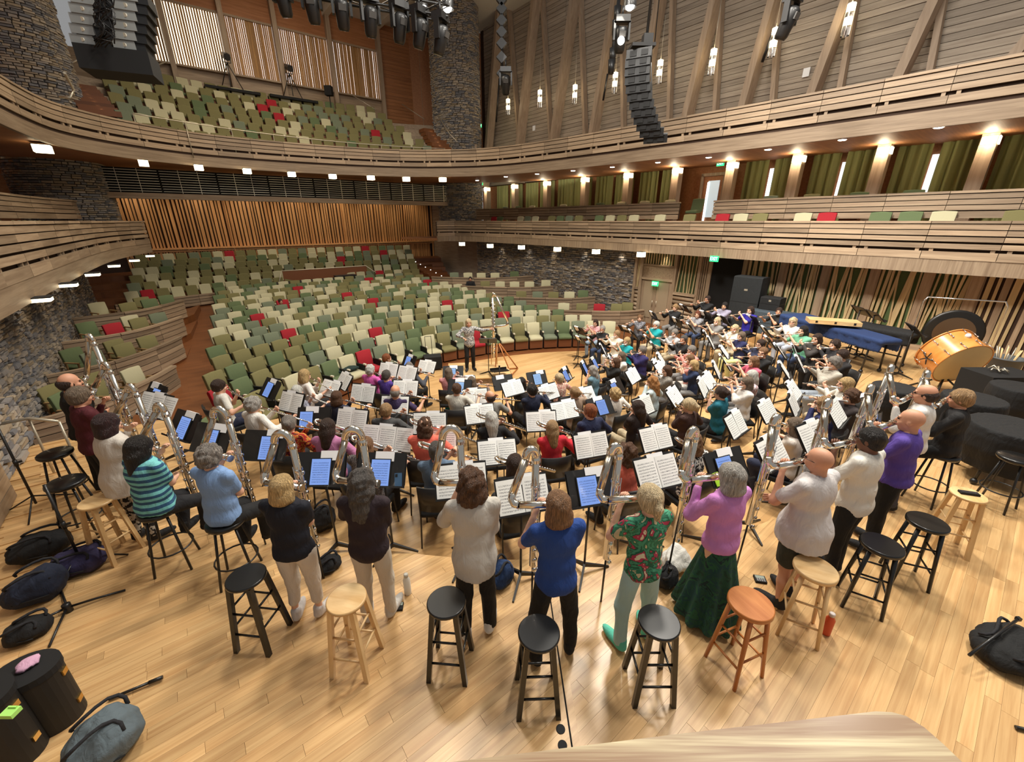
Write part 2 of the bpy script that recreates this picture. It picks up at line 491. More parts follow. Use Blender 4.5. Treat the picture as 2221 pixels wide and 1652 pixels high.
# single planks on the rear platform, laid across the hall
vx, vy = math.cos(HANG), math.sin(HANG)
def clip_plank(k, w):
    """intervals of the strip k that lie outside the riser arc and inside the stage"""
    o0 = k*w; out = []
    ts = []
    for o in (o0+.0006, o0+w-.0006):
        # points p = q*d + o*n ; d = (vx,vy), n = (-vy,vx)
        cq = CEN.x*vx + CEN.y*vy; co = -CEN.x*vy + CEN.y*vx
        h = 8.1**2 - (o-co)**2
        ts.append((cq - math.sqrt(h), cq + math.sqrt(h)) if h > 0 else None)
    return ts
planks = []
w = .092
for k in range(-40, 125):
    ts = clip_plank(k, w)
    o0, o1 = k*w+.0006, (k+1)*w-.0006
    lo, hi = -9.0, 16.0
    segs = []
    if ts[0] is None or ts[1] is None: segs.append((lo, lo, hi, hi))
    else:
        segs.append((lo, lo, ts[0][0], ts[1][0])); segs.append((ts[0][1], ts[1][1], hi, hi))
    rr_ = random.Random(k)
    for (a0, a1, b0, b1) in segs:
        if b0 - a0 < .05: continue
        if (a0+b0)/2 > 14: continue
        q0, q1 = a0, a1
        while True:
            ln = rr_.choice((.55, .8, 1.0, 1.2, 1.5, 1.9))*rr_.uniform(.9, 1.1)
            e0, e1 = q0 + ln, q0 + ln
            last = e0 > b0 - .3
            if last: e0, e1 = b0, b1
            pts = []
            for q, o in ((q0+.001, o0), (e0-.001, o0), (e1-.001, o1), (q1+.001, o1)):
                pts.append((q*vx - o*vy, q*vy + o*vx))
            cx = sum(p[0] for p in pts)/4; cy = sum(p[1] for p in pts)/4
            s_, t_ = hall_of(cx, cy); a_ = math.degrees(math.atan2(cy-CEN.y, cx-CEN.x))
            if -8.9 < t_ < 10.2 and cy > .6 and -146 < a_ < 24 and s_ < 2 and math.hypot(cx, cy) < 13:
                planks.append((math.hypot(cx, cy), pts, rr_.random()))
            if last: break
            q0 = q1 = e0
planks.sort(key=lambda p: p[0] + (6 if abs(math.atan2(p[1][0][0], max(p[1][0][1], .01))) > R(56) else 0))
rest = MB()
for i, (dd, pts, rv) in enumerate(planks):
    m_ = MB() if i < 300 else rest
    m_.hexa([(x, y, -.014) for x, y in pts] + [(x, y, -.0004*rv) for x, y in pts])
    if i < 300: build(m_, 'plank', 'floor_t', floor)
tag(build(rest, 'planks', 'floor_t', floor), kind='stuff')
# centre seam of the lift and two round floor plates
mb = MB(); a_, b_ = atz(1192, 1288, 0), atz(1243, 1635, 0)
dd = (b_-a_).normalized(); nn = Vector((-dd.y, dd.x, 0))
a2 = a_ - dd*.6
mb.hexa([a2+nn*.006+Vector((0,0,-.01)), a2-nn*.006+Vector((0,0,-.01)), b_-nn*.006+Vector((0,0,-.01)), b_+nn*.006+Vector((0,0,-.01)),
         a2+nn*.006+Vector((0,0,.0015)), a2-nn*.006+Vector((0,0,.0015)), b_-nn*.006+Vector((0,0,.0015)), b_+nn*.006+Vector((0,0,.0015))])
build(mb, 'lift_seam', 'dark_void', floor)
mb = MB(); k_ = .055
mb.hexa([a2+nn*.062+Vector((0,0,-.01)), a2+nn*.008+Vector((0,0,-.01)), b_+nn*.008+Vector((0,0,-.01)), b_+nn*.062+Vector((0,0,-.01)),
         a2+nn*.062+Vector((0,0,.001)), a2+nn*.008+Vector((0,0,.001)), b_+nn*.008+Vector((0,0,.001)), b_+nn*.062+Vector((0,0,.001))])
mb.hexa([a2-nn*.008+Vector((0,0,-.01)), a2-nn*.07+Vector((0,0,-.01)), b_-nn*.07+Vector((0,0,-.01)), b_-nn*.008+Vector((0,0,-.01)),
         a2-nn*.008+Vector((0,0,.001)), a2-nn*.07+Vector((0,0,.001)), b_-nn*.07+Vector((0,0,.001)), b_-nn*.008+Vector((0,0,.001))])
build(mb, 'border_plank', 'floor_t', floor)
for px, py in ((1216, 1581), (1220, 1616)):
    p = atz(px, py, 0); mb = MB(); mb.lathe([(.034, 0), (.034, .003), (.03, .004)], 20)
    build(mb, 'floor_plate', 'black_matte', floor, loc=p)

# house floor: rakes gently up to the cross aisle, then steps up under the balcony
def zhouse(r):
    if r < 8.6: return -1.03
    if r < 22.6: return -1.03 + (r-8.6)*.042
    return -.44 + (r-22.6)*.0
mb = MB(); rs = [7.6, 8.6, 12, 17, 22.4, 24.5]; na = 48
for r in rs:
    for j in range(na+1):
        a = R(a_ax-64+128*j/na); mb.v.append(Vector((OC.x+r*math.cos(a), OC.y+r*math.sin(a), zhouse(r))))
for i in range(len(rs)-1):
    for j in range(na):
        q = (i*(na+1)+j, (i+1)*(na+1)+j, (i+1)*(na+1)+j+1, i*(na+1)+j+1)
        mb.quad(q)
hf = build(mb, 'floor_house', 'house_floor'); tag(hf, 'reddish brown auditorium floor under the seat rows', 'floor', kind='structure')

# ---- curved board fronts -------------------------------------------------
TRIM = [0]
def board_front(name, label, curve, rows, panel, mat='oak_uv', cat='balcony front', lower=None, spacer=None, sub=3):
    TRIM[0] += 1
    o = thing('trim_%d' % TRIM[0], label, cat, kind='structure')
    pts = resample(curve, panel/sub)
    n = (len(pts)-1)//sub
    r_ = random.Random(len(label))
    for (z0, z1, off, th) in rows:
        for i in range(n):
            seg = pts[i*sub:(i+1)*sub+1]
            # trim the joint
            seg = [s.copy() for s in seg]
            d0 = (seg[1]-seg[0]).normalized(); d1 = (seg[-1]-seg[-2]).normalized()
            seg[0] += d0*.006; seg[-1] -= d1*.006
            mb = MB(); strip(mb, seg, z0, z1, th, 0, off + r_.uniform(-.006, .006))
            build(mb, 'board', mat, o)
    allp = pts[:n*sub+1]
    zb = min(r[0] for r in rows); zt = max(r[1] for r in rows)
    mb = MB(); strip(mb, allp, zb+.02, zt-.05, .02, 0, .10)
    build(mb, 'backing', 'back_dark', o)
    if spacer:
        mb = MB()
        for i in range(n):
            for f in (.32, .68):
                k = i*sub + int(f*sub); q = allp[k]; q2 = allp[min(k+1, len(allp)-1)]
                d = (q2-q).normalized()
                strip(mb, [q+d*(.12 if f < .5 else .3), q+d*(.2 if f < .5 else .38)], spacer[0]-.01, spacer[1]+.01, .06, 0, .025)
        tag(build(mb, 'spacer_blocks', mat, o), kind='stuff')
    if lower:
        mb = MB(); strip(mb, allp, lower[0], lower[1], .10, 0, lower[2])
        build(mb, 'fascia', lower[3], o)
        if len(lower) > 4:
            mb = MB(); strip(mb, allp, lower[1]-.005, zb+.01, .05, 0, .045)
            build(mb, 'dark_groove', 'back_dark', o)  # dark brown strip set back between boards and fascia
    return o, allp
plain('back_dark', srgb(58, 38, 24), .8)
def slab(curve_pts, width, z0, z1, name, mat, parent=None, off=.05):
    a = offs(curve_pts, off); b = offs(curve_pts, width)
    mb = MB()
    for i in range(len(a)-1):
        mb.hexa([(a[i].x, a[i].y, z0), (b[i].x, b[i].y, z0), (b[i+1].x, b[i+1].y, z0), (a[i+1].x, a[i+1].y, z0),
                 (a[i].x, a[i].y, z1), (b[i].x, b[i].y, z1), (b[i+1].x, b[i+1].y, z1), (a[i+1].x, a[i+1].y, z1)])
    return build(mb, name, mat, parent)
# upper horseshoe balcony
up_px = [(0, 167), (60, 200), (130, 228), (250, 258), (400, 285), (500, 297), (600, 307), (740, 318), (870, 325), (960, 325),
         (1060, 322), (1200, 303), (1400, 268), (1600, 232), (1800, 195), (2000, 157), (2221, 115)]
upc = [tuple(HP(2.5, -9.1).xy), tuple(HP(6.0, -9.1).xy)] + [tuple(atz(x, y, 7.0).xy) for x, y in up_px[1:]] + [tuple(HP(-11, 9.25).xy), tuple(HP(-13, 9.25).xy)]
upc = chaikin(upc, 2)
ub_rows = [(6.95, 7.01, -.03, .16), (6.80, 6.93, .0, .05), (6.65, 6.775, .012, .05), (6.49, 6.625, .0, .05), (6.22, 6.40, -.01, .05)]
ub, ubp = board_front('balcony_front', 'curved upper balcony front of weathered horizontal oak boards', upc, ub_rows, 1.35,
                      lower=(5.74, 6.13, .02, 'oak_uv', 1), spacer=(6.40, 6.49))
slab(ubp, 4.6, 5.80, 5.93, 'balcony_soffit', 'panel_t', ub)
# lower balcony, right side
lr = chaikin([tuple(HP(*p).xy) for p in ((14.6, 7.2), (14.9, 8.3), (13.2, 9.0), (9.8, 9.35), (4.3, 9.5), (.2, 9.25), (-4, 8.95), (-8, 8.75), (-12.5, 8.75))], 2)
lb_rows = [(3.49, 3.55, -.03, .16), (3.35, 3.47, .0, .05), (3.21, 3.33, .012, .05), (3.07, 3.18, .0, .05), (2.90, 3.02, -.005, .05), (2.64, 2.83, -.015, .05)]
lbr, lrp = board_front('balcony_front', 'lower balcony front of oak boards along the right wall', lr, lb_rows, 1.35,
                       lower=(2.30, 2.635, .0, 'oak_z'), spacer=(2.83, 2.90))
slab(lrp, 3.6, 2.36, 2.5, 'balcony_soffit', 'panel_t', lbr)
t2_rows = [(4.24, 4.30, -.03, .16), (4.10, 4.22, .0, .05), (3.96, 4.08, .012, .05), (3.82, 3.94, .0, .05), (3.62, 3.79, -.01, .05)]
sA = hall_of(*att(1483, 440, 10.9).xy)[0]; sB = hall_of(*att(1552, 440, 10.9).xy)[0]
l2a = chaikin([tuple(HP(*p).xy) for p in ((15.2, 9.0), (15.2, 10.2), (13.2, 10.7), (8, 11.0), (4.3, 11.05), (sA, 10.9))], 2)
l2b = [tuple(HP(*p).xy) for p in ((sB, 10.75), (-4, 10.6), (-8, 10.4), (-12.5, 10.4))]
board_front('balcony_rail', 'second tier board rail behind the right lower balcony, far part', l2a, t2_rows, 1.35)
board_front('balcony_rail', 'second tier board rail behind the right lower balcony, nearest the stage', l2b, t2_rows, 1.35)
# lower balcony, left side
ll = chaikin([tuple(HP(*p).xy) for p in ((-7, -8.7), (-3, -8.6), (2, -8.5), (8.5, -8.3), (12.0, -7.75), (14.3, -7.0), (14.7, -7.5), (14.7, -8.4))], 2)
lbl, llp = board_front('balcony_front', 'lower balcony front of brown oak boards along the left wall', ll, lb_rows, 1.5,
                       lower=(2.28, 2.635, .0, 'oak_uv'), spacer=(2.83, 2.90))
slab([p for p in llp if hall_of(p.x, p.y)[0] < 14.2 and hall_of(p.x, p.y)[1] > -9], 3.2, 2.36, 2.5, 'balcony_soffit', 'panel_t', lbl)
l2l = chaikin([tuple(HP(*p).xy) for p in ((-3, -10.3), (2, -10.2), (8.5, -10.0), (12.0, -9.5), (14.0, -8.9), (14.6, -9.3), (14.6, -10.3))], 2)
board_front('balcony_rail', 'second tier board rail behind the left lower balcony', l2l, t2_rows, 1.5)

# ---- walls ---------------------------------------------------------------
def quad_wall(name, p0, p1, z0, z1, th, mat, parent=None, side=1):
    d = (p1-p0); d.z = 0; n = Vector((-d.y, d.x, 0)).normalized()*th*side
    mb = MB(); a = Vector((p0.x, p0.y, 0)); b = Vector((p1.x, p1.y, 0))
    zz = Vector((0, 0, 1))
    mb.hexa([a+zz*z0, b+zz*z0, b+n+zz*z0, a+n+zz*z0, a+zz*z1, b+zz*z1, b+n+zz*z1, a+n+zz*z1])
    return build(mb, name, mat, parent)
STONE_T = [plain('stone_%d' % i, c, .9, bump=.6, bscale=14, vary=.18) for i, c in enumerate(
    [srgb(150, 142, 134), srgb(132, 128, 126), srgb(166, 154, 138), srgb(112, 112, 116), srgb(152, 138, 118)])]
plain('mortar', srgb(70, 66, 62), .95)
stone_me = []
for k in range(6):
    r_ = random.Random(k); mb = MB(); e = .16
    p = []
    for z in (0, 1):
        for (x, y) in ((0, 0), (1, 0), (1, 1), (0, 1)):
            ins = .10 if y == 0 else 0        # front face is y = 0, dressed back at the arrises
            p.append((x + (ins if x == 0 else -ins)*r_.uniform(.2, 1), y + (r_.uniform(0, .35) if y == 0 else 0), z + ((ins if z == 0 else -ins)*r_.uniform(.5, 2.0))))
    mb.hexa(p); stone_me.append([mb.v[:], mb.f[:]])
def stone_wall(wall, p0, p1, z0, z1, nsep, course=.085, seed=1, inward=1, cyl=None, skip=None):
    """courses of roughly dressed stones; the nsep stones nearest the camera are parts, the rest one joined part"""
    r_ = random.Random(seed)
    L_ = (p1-p0).length; dx = (p1-p0).normalized(); nn = Vector((-dx.y, dx.x, 0))*inward
    items = []
    z = z0
    while z < z1:
        h = course*r_.uniform(.7, 1.5); h = min(h, z1-z); u = -r_.uniform(0, .3)
        while u < L_:
            wd = r_.uniform(.13, .42); a = max(u, 0); b = min(u+wd, L_)
            if b-a > .05: items.append((a, b, z, z+h, r_.randrange(6), r_.randrange(5), r_.uniform(.0, .028)))
            u += wd
        z += h
    def mat4(it):
        a, b, za, zb, k, c, dep = it
        if cyl:
            cc, rad = cyl; ang = a/rad; q = Vector((cc.x+rad*math.cos(ang), cc.y+rad*math.sin(ang), za)); tx = Vector((-math.sin(ang), math.cos(ang), 0)); ny = Vector((-math.cos(ang), -math.sin(ang), 0))
        else:
            q = Vector((p0.x, p0.y, 0)) + dx*a; q.z = za; tx = dx; ny = -nn
        o = q - ny*(.05+dep)
        return Matrix(((tx.x*(b-a)*.985, ny.x*.2, 0, o.x), (tx.y*(b-a)*.985, ny.y*.2, 0, o.y), (0, 0, (zb-za)*.94, za+.003), (0, 0, 0, 1)))
    if skip: items = [i for i in items if not skip(i)]
    items = [(mat4(i), i) for i in items]
    items.sort(key=lambda q: (q[0].translation - Vector((0, 0, CAM_H))).length)
    shared = {}
    for M, it in items[:nsep]:
        key = (it[4], it[5])
        if key not in shared:
            me = bpy.data.meshes.new('stone'); me.from_pydata([tuple(v) for v in stone_me[it[4]][0]], [], stone_me[it[4]][1]); me.materials.append(STONE_T[it[5]]); shared[key] = me
        o = bpy.data.objects.new('stone', shared[key]); COL.objects.link(o); o.parent = wall; o.matrix_local = M
    if items[nsep:]:
        V = []; F = []; MI = []
        tpl = [np.array([tuple(v) for v in s[0]]) for s in stone_me]
        for M, it in items[nsep:]:
            A = np.array(M); b = len(V)
            V += [tuple(q) for q in (tpl[it[4]] @ A[:3, :3].T + A[:3, 3])]
            for f in stone_me[it[4]][1]: F.append(tuple(b+i for i in f)); MI.append(it[5])
        me = bpy.data.meshes.new('stones'); me.from_pydata(V, [], F)
        for m_ in STONE_T: me.materials.append(m_)
        me.polygons.foreach_set('material_index', MI)
        tag(link('stones', me, wall), kind='stuff')
wr = thing('wall_right', 'grey stone wall under the right lower balcony', 'wall', kind='structure')
quad_wall('core', HP(14.9, 10.45), HP(1.3, 10.2), -1.1, 2.4, .3, 'mortar', wr)
stone_wall(wr, HP(14.9, 10.4), HP(1.3, 10.15), -.9, 2.35, 300, .070, 3, inward=-1)
wl = thing('wall_left', 'stone wall under the left lower balcony', 'wall', kind='structure')
quad_wall('core', HP(-1.0, -9.75), HP(15.6, -9.75), -1.1, 2.4, .3, 'mortar', wl)
stone_wall(wl, HP(-1.0, -9.7), HP(15.6, -9.7), -.9, 2.35, 300, .070, 5, inward=-1)
# the two tall round stone piers at the back corners
for nme, side, lab in (('wall_pier_right', 10.0, 'tall round stone pier at the right back corner of the balcony'), ('wall_pier_left', -9.5, 'tall round stone pier at the left back corner of the balcony')):
    c = HP(16.2, side); rad = 1.5
    w_ = thing(nme, lab, 'wall', kind='structure')
    mb = MB(); mb.lathe([(rad-.06, 2.6), (rad-.06, 17)], 32, c, 0, True); build(mb, 'core', 'mortar', w_)
    stone_wall(w_, Vector((0, 0, 0)), Vector((2*PI*rad, 0, 0)), 3.2, 16.8, 0, .075, 11, cyl=(c, rad),
               skip=lambda i: (math.cos(i[0]/rad)*(0-c.x) + math.sin(i[0]/rad)*(0-c.y)) < -.35*c.length)

# back slat wall under the balcony: panels of upright slats over a ledge
wb = thing('wall_back', 'warm orange wall of upright timber slats behind the rear stalls', 'wall', kind='structure')
plain('slat_gap', srgb(52, 30, 16), .85)
quad_wall('backing', HP(22.3, -12), HP(22.3, 11.2), -.5, 5.8, .2, 'slat_gap', wb)
r_ = random.Random(21); n_sl = 0; rest = MB()
t_ = -8.6
while t_ < 10.6:
    wd = r_.uniform(.07, .16); gp = r_.uniform(.05, .10)
    dep = r_.uniform(.02, .07)
    rot = Matrix.Rotation(HANG, 3, 'Z')
    m_ = MB() if n_sl < 150 else rest
    m_.box(HP(22.3-dep/2-.02, t_+wd/2, 3.75), (wd, dep+.04, 3.5), rot)
    if n_sl < 150: build(m_, 'slat', 'slat_z', wb)
    n_sl += 1; t_ += wd+gp
t_ = -8.6; low = MB()
while t_ < 10.6:
    wd = r_.uniform(.05, .17); gp = r_.uniform(.03, .07); low.box(HP(22.24, t_+wd/2, 1.15), (wd, .08, 1.5), rot); t_ += wd+gp
tag(build(low, 'slats_low', 'slat_z', wb), kind='stuff')
if rest.v: tag(build(rest, 'slats', 'slat_z', wb), kind='stuff')
mb = MB(); mb.box(HP(22.1, .9, 2.0), (20, .25, .10), rot); mb.box(HP(22.15, .9, 1.86), (20, .12, .08), rot); build(mb, 'ledge', 'slat_z', wb)
for k in range(9):
    mb = MB(); mb.box(HP(22.12, -8.0+2.35*k, 3.0), (.07, .12, 5.2), rot); build(mb, 'post', 'slat_z', wb)
# dark louvred grille hung below the balcony
gr = thing('vent_grille', 'long dark louvred grille below the rear upper balcony', 'grille')
mb = MB(); mb.box(HP(15.75, .35, 5.22), (17.6, .06, 1.0), rot); build(mb, 'backing', 'dark_void', gr)
for k in range(9):
    mb = MB(); mb.box(HP(15.66, .35, 4.80+.105*k), (17.6, .05, .022), rot); build(mb, 'louvre', 'rail_metal', gr)
for k in range(25):
    mb = MB(); mb.box(HP(15.64, -8.4+.73*k, 5.22), (.02 if k % 3 else .07, .04, .98), rot)
    build(mb, 'mullion', 'rail_metal' if k % 3 else 'dark_void', gr)
mb = MB(); mb.box(HP(15.7, .35, 4.60), (18.4, .3, .24), rot); build(mb, 'beam', 'oak_t', gr)

# upper right wall: horizontal boards, leaning ribs
wu = thing('wall_right_upper', 'tall grey wall of horizontal boards above the right balcony', 'wall', kind='structure')
quad_wall('backing', HP(18, 13.25), HP(-16, 13.25), 2.4, 17, .2, 'back_dark', wu)
ss = [17.5, 12.8, 9.7, 6.65, 3.8, 1.25, -1.15, -3.55, -5.9, -8.3, -11.0]
nb = 0; rest = MB(); rotS = Matrix.Rotation(HANG+PI/2, 3, 'Z'); r_ = random.Random(4)
for b in range(10):
    s0, s1 = ss[b], ss[b+1]
    z = 5.95
    while z < 16.5:
        h = .2; m_ = MB() if (nb < 290 and z > 6.6 and z < 14.5) else rest
        m_.box(HP((s0+s1)/2, 13.18+r_.uniform(-.012, .012), z+h/2), (s0-s1-.01, .06, h-.016), rotS)
        if m_ is not rest: build(m_, 'board', 'grey_s', wu); nb += 1
        z += h
tag(build(rest, 'boards', 'grey_s', wu), kind='stuff')
def rib(pb, pt, t, wd, dp, zlo, zhi):
    a = att(*pb, t); b = att(*pt, t); d = (b-a)/(b.z-a.z)
    a2 = a + d*(zlo-a.z); b2 = a + d*(zhi-a.z)
    along = Vector((HU[0], HU[1], 0)).normalized(); out = Vector((HV[0], HV[1], 0)).normalized()
    mb = MB()
    pts = []
    for q in (a2, b2):
        for (i, j) in ((-1, -1), (1, -1), (1, 1), (-1, 1)): pts.append(q + along*(wd/2*i) + out*(dp/2*j))
    mb.hexa(pts); return mb
for pb, pt in (((1060, 318), (1087, 0)), ((1128, 312), (1163, 0)), ((1202, 302), (1247, 0)), ((1287, 292), (1337, 0)), ((1383, 280), (1433, 0)),
               ((1490, 255), (1553, 0)), ((1613, 235), (1680, 0)), ((1763, 205), (1840, 0)), ((1952, 167), (2030, 0)), ((2207, 115), (2300, 0))):
    build(rib(pb, pt, 12.55, .26, .55, 5.9, 16.5), 'rib', 'beam_z', wu)
for pb, pt in (((1127, 310), (1103, 0)), ((1195, 300), (1177, 0)), ((1270, 293), (1260, 0)), ((1353, 283), (1350, 0)), ((1452, 262), (1460, 0)), ((1552, 247), (1565, 0)),
               ((1677, 223), (1693, 0)), ((1823, 193), (1857, 0)), ((2017, 157), (2047, 0))):
    build(rib(pb, pt, 12.95, .16, .3, 5.9, 16.5), 'thin_rib', 'beam_z', wu)
# mid level: rear wall, pillars, curtains
wm = thing('wall_right_mid', 'mid level wall behind the right balcony pillars', 'wall', kind='structure')
quad_wall('wall_face', HP(18, 13.15), HP(-16, 13.15), 2.4, 5.9, .1, 'panel_t', wm)
quad_wall('floor_step', HP(16, 11.0), HP(-13, 10.6), 2.5, 3.45, 2.2, 'oak_s', wm)
ps = [15.9, 12.75, 9.65, 6.6, 3.75, 1.09, -1.35, -3.73, -6.15, -8.45, -10.9]
plain('lamp_box', (1, 1, 1), .5, emit=(1.0, .84, .52), es=5.5)
for i, s in enumerate(ps):
    o = thing('pillar', 'square timber pillar of the right balcony, %s from the back corner' % ORD[i], 'pillar', HP(s, 12.1, 3.45), HANG)
    mb = MB(); mb.box((0, 0, 1.17), (.34, .34, 2.36)); build(mb, 'post', 'beam_z', o)
    mb = MB(); mb.box((-.19, 0, 2.18), (.03, .30, .2)); mb.box((-.05, -.19, 2.18), (.28, .03, .2)); build(mb, 'wall_lamp', 'lamp_box', o)
def curtain_mesh(w_, h_, seed, amp=.07):
    r2 = random.Random(seed); mb = MB(); n = int(w_/.035)
    ph = [r2.uniform(0, 6) for _ in range(4)]
    for zi in range(3):
        for i in range(n+1):
            x = -w_/2 + w_*i/n; k = 1 - .25*zi/2
            y = amp*k*(math.sin(x*24+ph[0]) + .5*math.sin(x*41+ph[1]) + .5*math.sin(x*9+ph[2]))
            mb.v.append(Vector((x, y, h_*zi/2)))
    for zi in range(2):
        for i in range(n):
            mb.quad((zi*(n+1)+i, zi*(n+1)+i+1, (zi+1)*(n+1)+i+1, (zi+1)*(n+1)+i), 0, None, True)
    return mb
fabric('curtain_green', srgb(140, 142, 86), bump=.1, rough=.7)
names = []
for i in range(10):
    if i == 5: continue                      # the door bay
    s0, s1 = ps[i], ps[i+1]
    half = .40 if i in (6, 7, 8, 9) else .0
    lo_ = ORD[i]
    for j, (ca, cb) in enumerate((((s0-.2), (s0+s1)/2 + .12), ((s0+s1)/2 - .06, s1+.2))):
        mb = curtain_mesh(abs(ca-cb), 2.36, i*7+j)
        c = HP((ca+cb)/2, 12.85, 3.5)
        o = build(mb, 'curtain', 'curtain_green', loc=c); o.rotation_euler = (0, 0, HANG+PI/2)
        tag(o, 'olive green curtain, %s half of the %s window bay from the back corner' % ('far' if j == 0 else 'near', lo_), 'curtain', 'curtains between the right balcony pillars')
# daylight slits between the curtain halves
for k, i in enumerate((6, 7, 8)):
    s0, s1 = ps[i], ps[i+1]; mb = MB(); mb.box(HP((s0+s1)/2+.03, 13.02, 4.7), (.16, .02, 1.6), rotS)
    o = build(mb, 'window_%d' % (k+20), 'daylight'); tag(o, 'bright daylight in the gap of the %s curtain bay' % ORD[i], 'window', kind='structure')
# door bay with a glazed door and exit sign
d1 = thing('door_1', 'glazed timber door of the right balcony under an exit sign', 'door', kind='structure')
pc = att(1541, 430, 12.9); sc_ = hall_of(pc.x, pc.y)[0]
mb = MB()
for dx_ in (-.5, .5): mb.box(HP(sc_+dx_, 12.9, 4.45), (.1, .12, 2.1), rotS)
mb.box(HP(sc_, 12.9, 5.45), (1.1, .12, .12), rotS); build(mb, 'door_frame', 'oak_z', d1)
mb = MB(); mb.box(HP(sc_, 12.95, 4.4), (.9, .05, 2.0), rotS); build(mb, 'door_leaf', 'panel_t', d1)
mb = MB(); mb.box(HP(sc_-.05, 12.9, 4.45), (.5, .03, 1.5), rotS); build(mb, 'glass', plain('pale_glass', srgb(190, 205, 205), .2, emit=(.8, .92, 1), es=.5), d1)
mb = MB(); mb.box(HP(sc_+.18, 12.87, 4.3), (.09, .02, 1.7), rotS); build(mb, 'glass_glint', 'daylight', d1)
def text_mesh(cu, name, mat, parent, loc, rot, sc):
    t = bpy.data.objects.new(name, cu); COL.objects.link(t)
    me = bpy.data.meshes.new_from_object(t.evaluated_get(bpy.context.evaluated_depsgraph_get()))
    bpy.data.objects.remove(t); me.materials.clear(); me.materials.append(MAT[mat])
    o = bpy.data.objects.new(name, me); COL.objects.link(o); o.parent = parent
    o.location = loc; o.rotation_euler = rot; o.scale = sc
    return o
def exit_sign(p, rz, label, w_=.3, h_=.2):
    o = thing('exit_sign', label, 'sign', p, rz)
    mb = MB(); mb.box((0, 0, 0), (w_, .06, h_)); build(mb, 'housing', 'exit_green', o)
    cu = bpy.data.curves.new('exit_text', 'FONT'); cu.body = 'EXIT'; cu.size = h_*.85; cu.align_x = 'CENTER'; cu.align_y = 'CENTER'; cu.extrude = .004
    text_mesh(cu, 'lettering', 'exit_letter', o, (0, -.036, 0), (R(90), 0, 0), (w_/h_*.52, 1, 1))
    return o
face_r = HANG - PI/2      # turn of things on the right wall: front (-Y local) looks to -V
exit_sign(att(1563, 354, 12.4), face_r, 'green exit sign over the right balcony door')
exit_sign(att(1549, 561, 8.85), face_r, 'green exit sign on the lower right balcony fascia')
exit_sign(att(1421, 615, 9.9), face_r, 'green exit sign over the stage double doors')
exit_sign(att(1040, 272, 11.6), HANG, 'green exit sign beside the right stone pier')
exit_sign(att(1044, 398, 11.8), face_r, 'green exit sign at the far end of the right mid level')

# left mid level
wml = thing('wall_left_mid', 'mid level wall and broad timber piers behind the left balcony', 'wall', kind='structure')
quad_wall('wall_face', HP(-4, -12.4), HP(18, -12.4), 2.4, 5.9, .1, 'panel_t', wml)
for s in (6.0, 8.6, 11.0, 13.2, -1, 1.4, 3.7):
    mb = MB(); mb.box(HP(s, -11.4, 4.6), (.45, 1.3, 2.5), rot); build(mb, 'pier', 'beam_z', wml)
mb = MB(); mb.box(HP(7.3, -12.2, 4.6), (.05, .2, 1.9), rot); tag(build(mb, 'window_30', 'daylight_warm'), 'sliver of a lit window between the left balcony piers', 'window', kind='structure')
quad_wall('wall_left_upper', HP(-4, -12.9), HP(22, -12.9), 5.9, 16.5, .15, 'panel_t').update_tag()
tag(bpy.data.objects['wall_left_upper'], 'upper left wall of brown timber', 'wall', kind='structure')

# balcony rear wall with slatted windows
ws = 21.2; zsill, zhead = 11.25, 14.0
wbu = thing('wall_back_upper', 'rear wall of the upper balcony between and below the windows', 'wall', kind='structure')
quad_wall('lower_wall', HP(ws, -9.5), HP(ws, 9.2), 5.9, zsill, .2, 'oak_t', wbu)
quad_wall('upper_wall', HP(ws, -9.5), HP(ws, 9.2), zhead, 16.5, .2, 'panel_t', wbu)
mull = [-7.0, -4.25, -1.62, 1.0, 4.0, 7.15]
for t in mull:
    mb = MB(); mb.box(HP(ws-.15, t, 11.6), (.24, .4, 9), rot); build(mb, 'mullion_post', 'beam_z', wbu)
z_ = 6.0; rr2 = random.Random(2)
for k in range(50):
    mb = MB(); mb.box(HP(ws-.14, 8.6, 6.0+.2*k+.1), (2.7, .06, .188), rot); build(mb, 'board', 'panel_t', wbu)
mb = MB(); mb.box(HP(ws-.3, 10.05, 11), (.3, .5, 10.5), rot); build(mb, 'corner_post', 'beam_z', wbu)
wood('blind_z', srgb(150, 108, 58), srgb(190, 146, 92), .6, 'Z', .7, 14, .14)
for b in range(5):
    t0, t1 = mull[b]+.14, mull[b+1]-.14
    win = thing('window_%d' % (b+1), 'tall window behind upright timber blind slats, %s from the left' % ORD[b], 'window', kind='structure')
    quad_wall('pane', HP(ws+.10, t0), HP(ws+.10, t1), zsill, zhead+.15, .02, 'daylight' if b > 1 else 'daylight_warm', win)
    n = 20 if b < 2 else 24; r3 = random.Random(b)
    for k in range(n):
        f = k/n; tt = t0 + (t1-t0)*(k+.5)/n
        wd = (t1-t0)/n*(r3.uniform(.52, .74) if b < 2 else r3.uniform(.80, .98))
        mb = MB(); mb.box(HP(ws-.02+r3.uniform(-.02, .02), tt, (zsill+zhead)/2 - .03), (wd, .03, zhead-zsill-.06), rot @ Matrix.Rotation(r3.uniform(-.25, .25), 3, 'Z'))
        build(mb, 'blind_slat', 'blind_z', win)
    mb = MB(); mb.box(HP(ws-.08, (t0+t1)/2, zhead-.02), (t1-t0, .1, .10), rot); build(mb, 'head_rail', 'oak_t', win)
    mb = MB(); mb.box(HP(ws-.12, (t0+t1)/2, zsill-.04), (t1-t0, .3, .08), rot); build(mb, 'sill', 'oak_t', win)
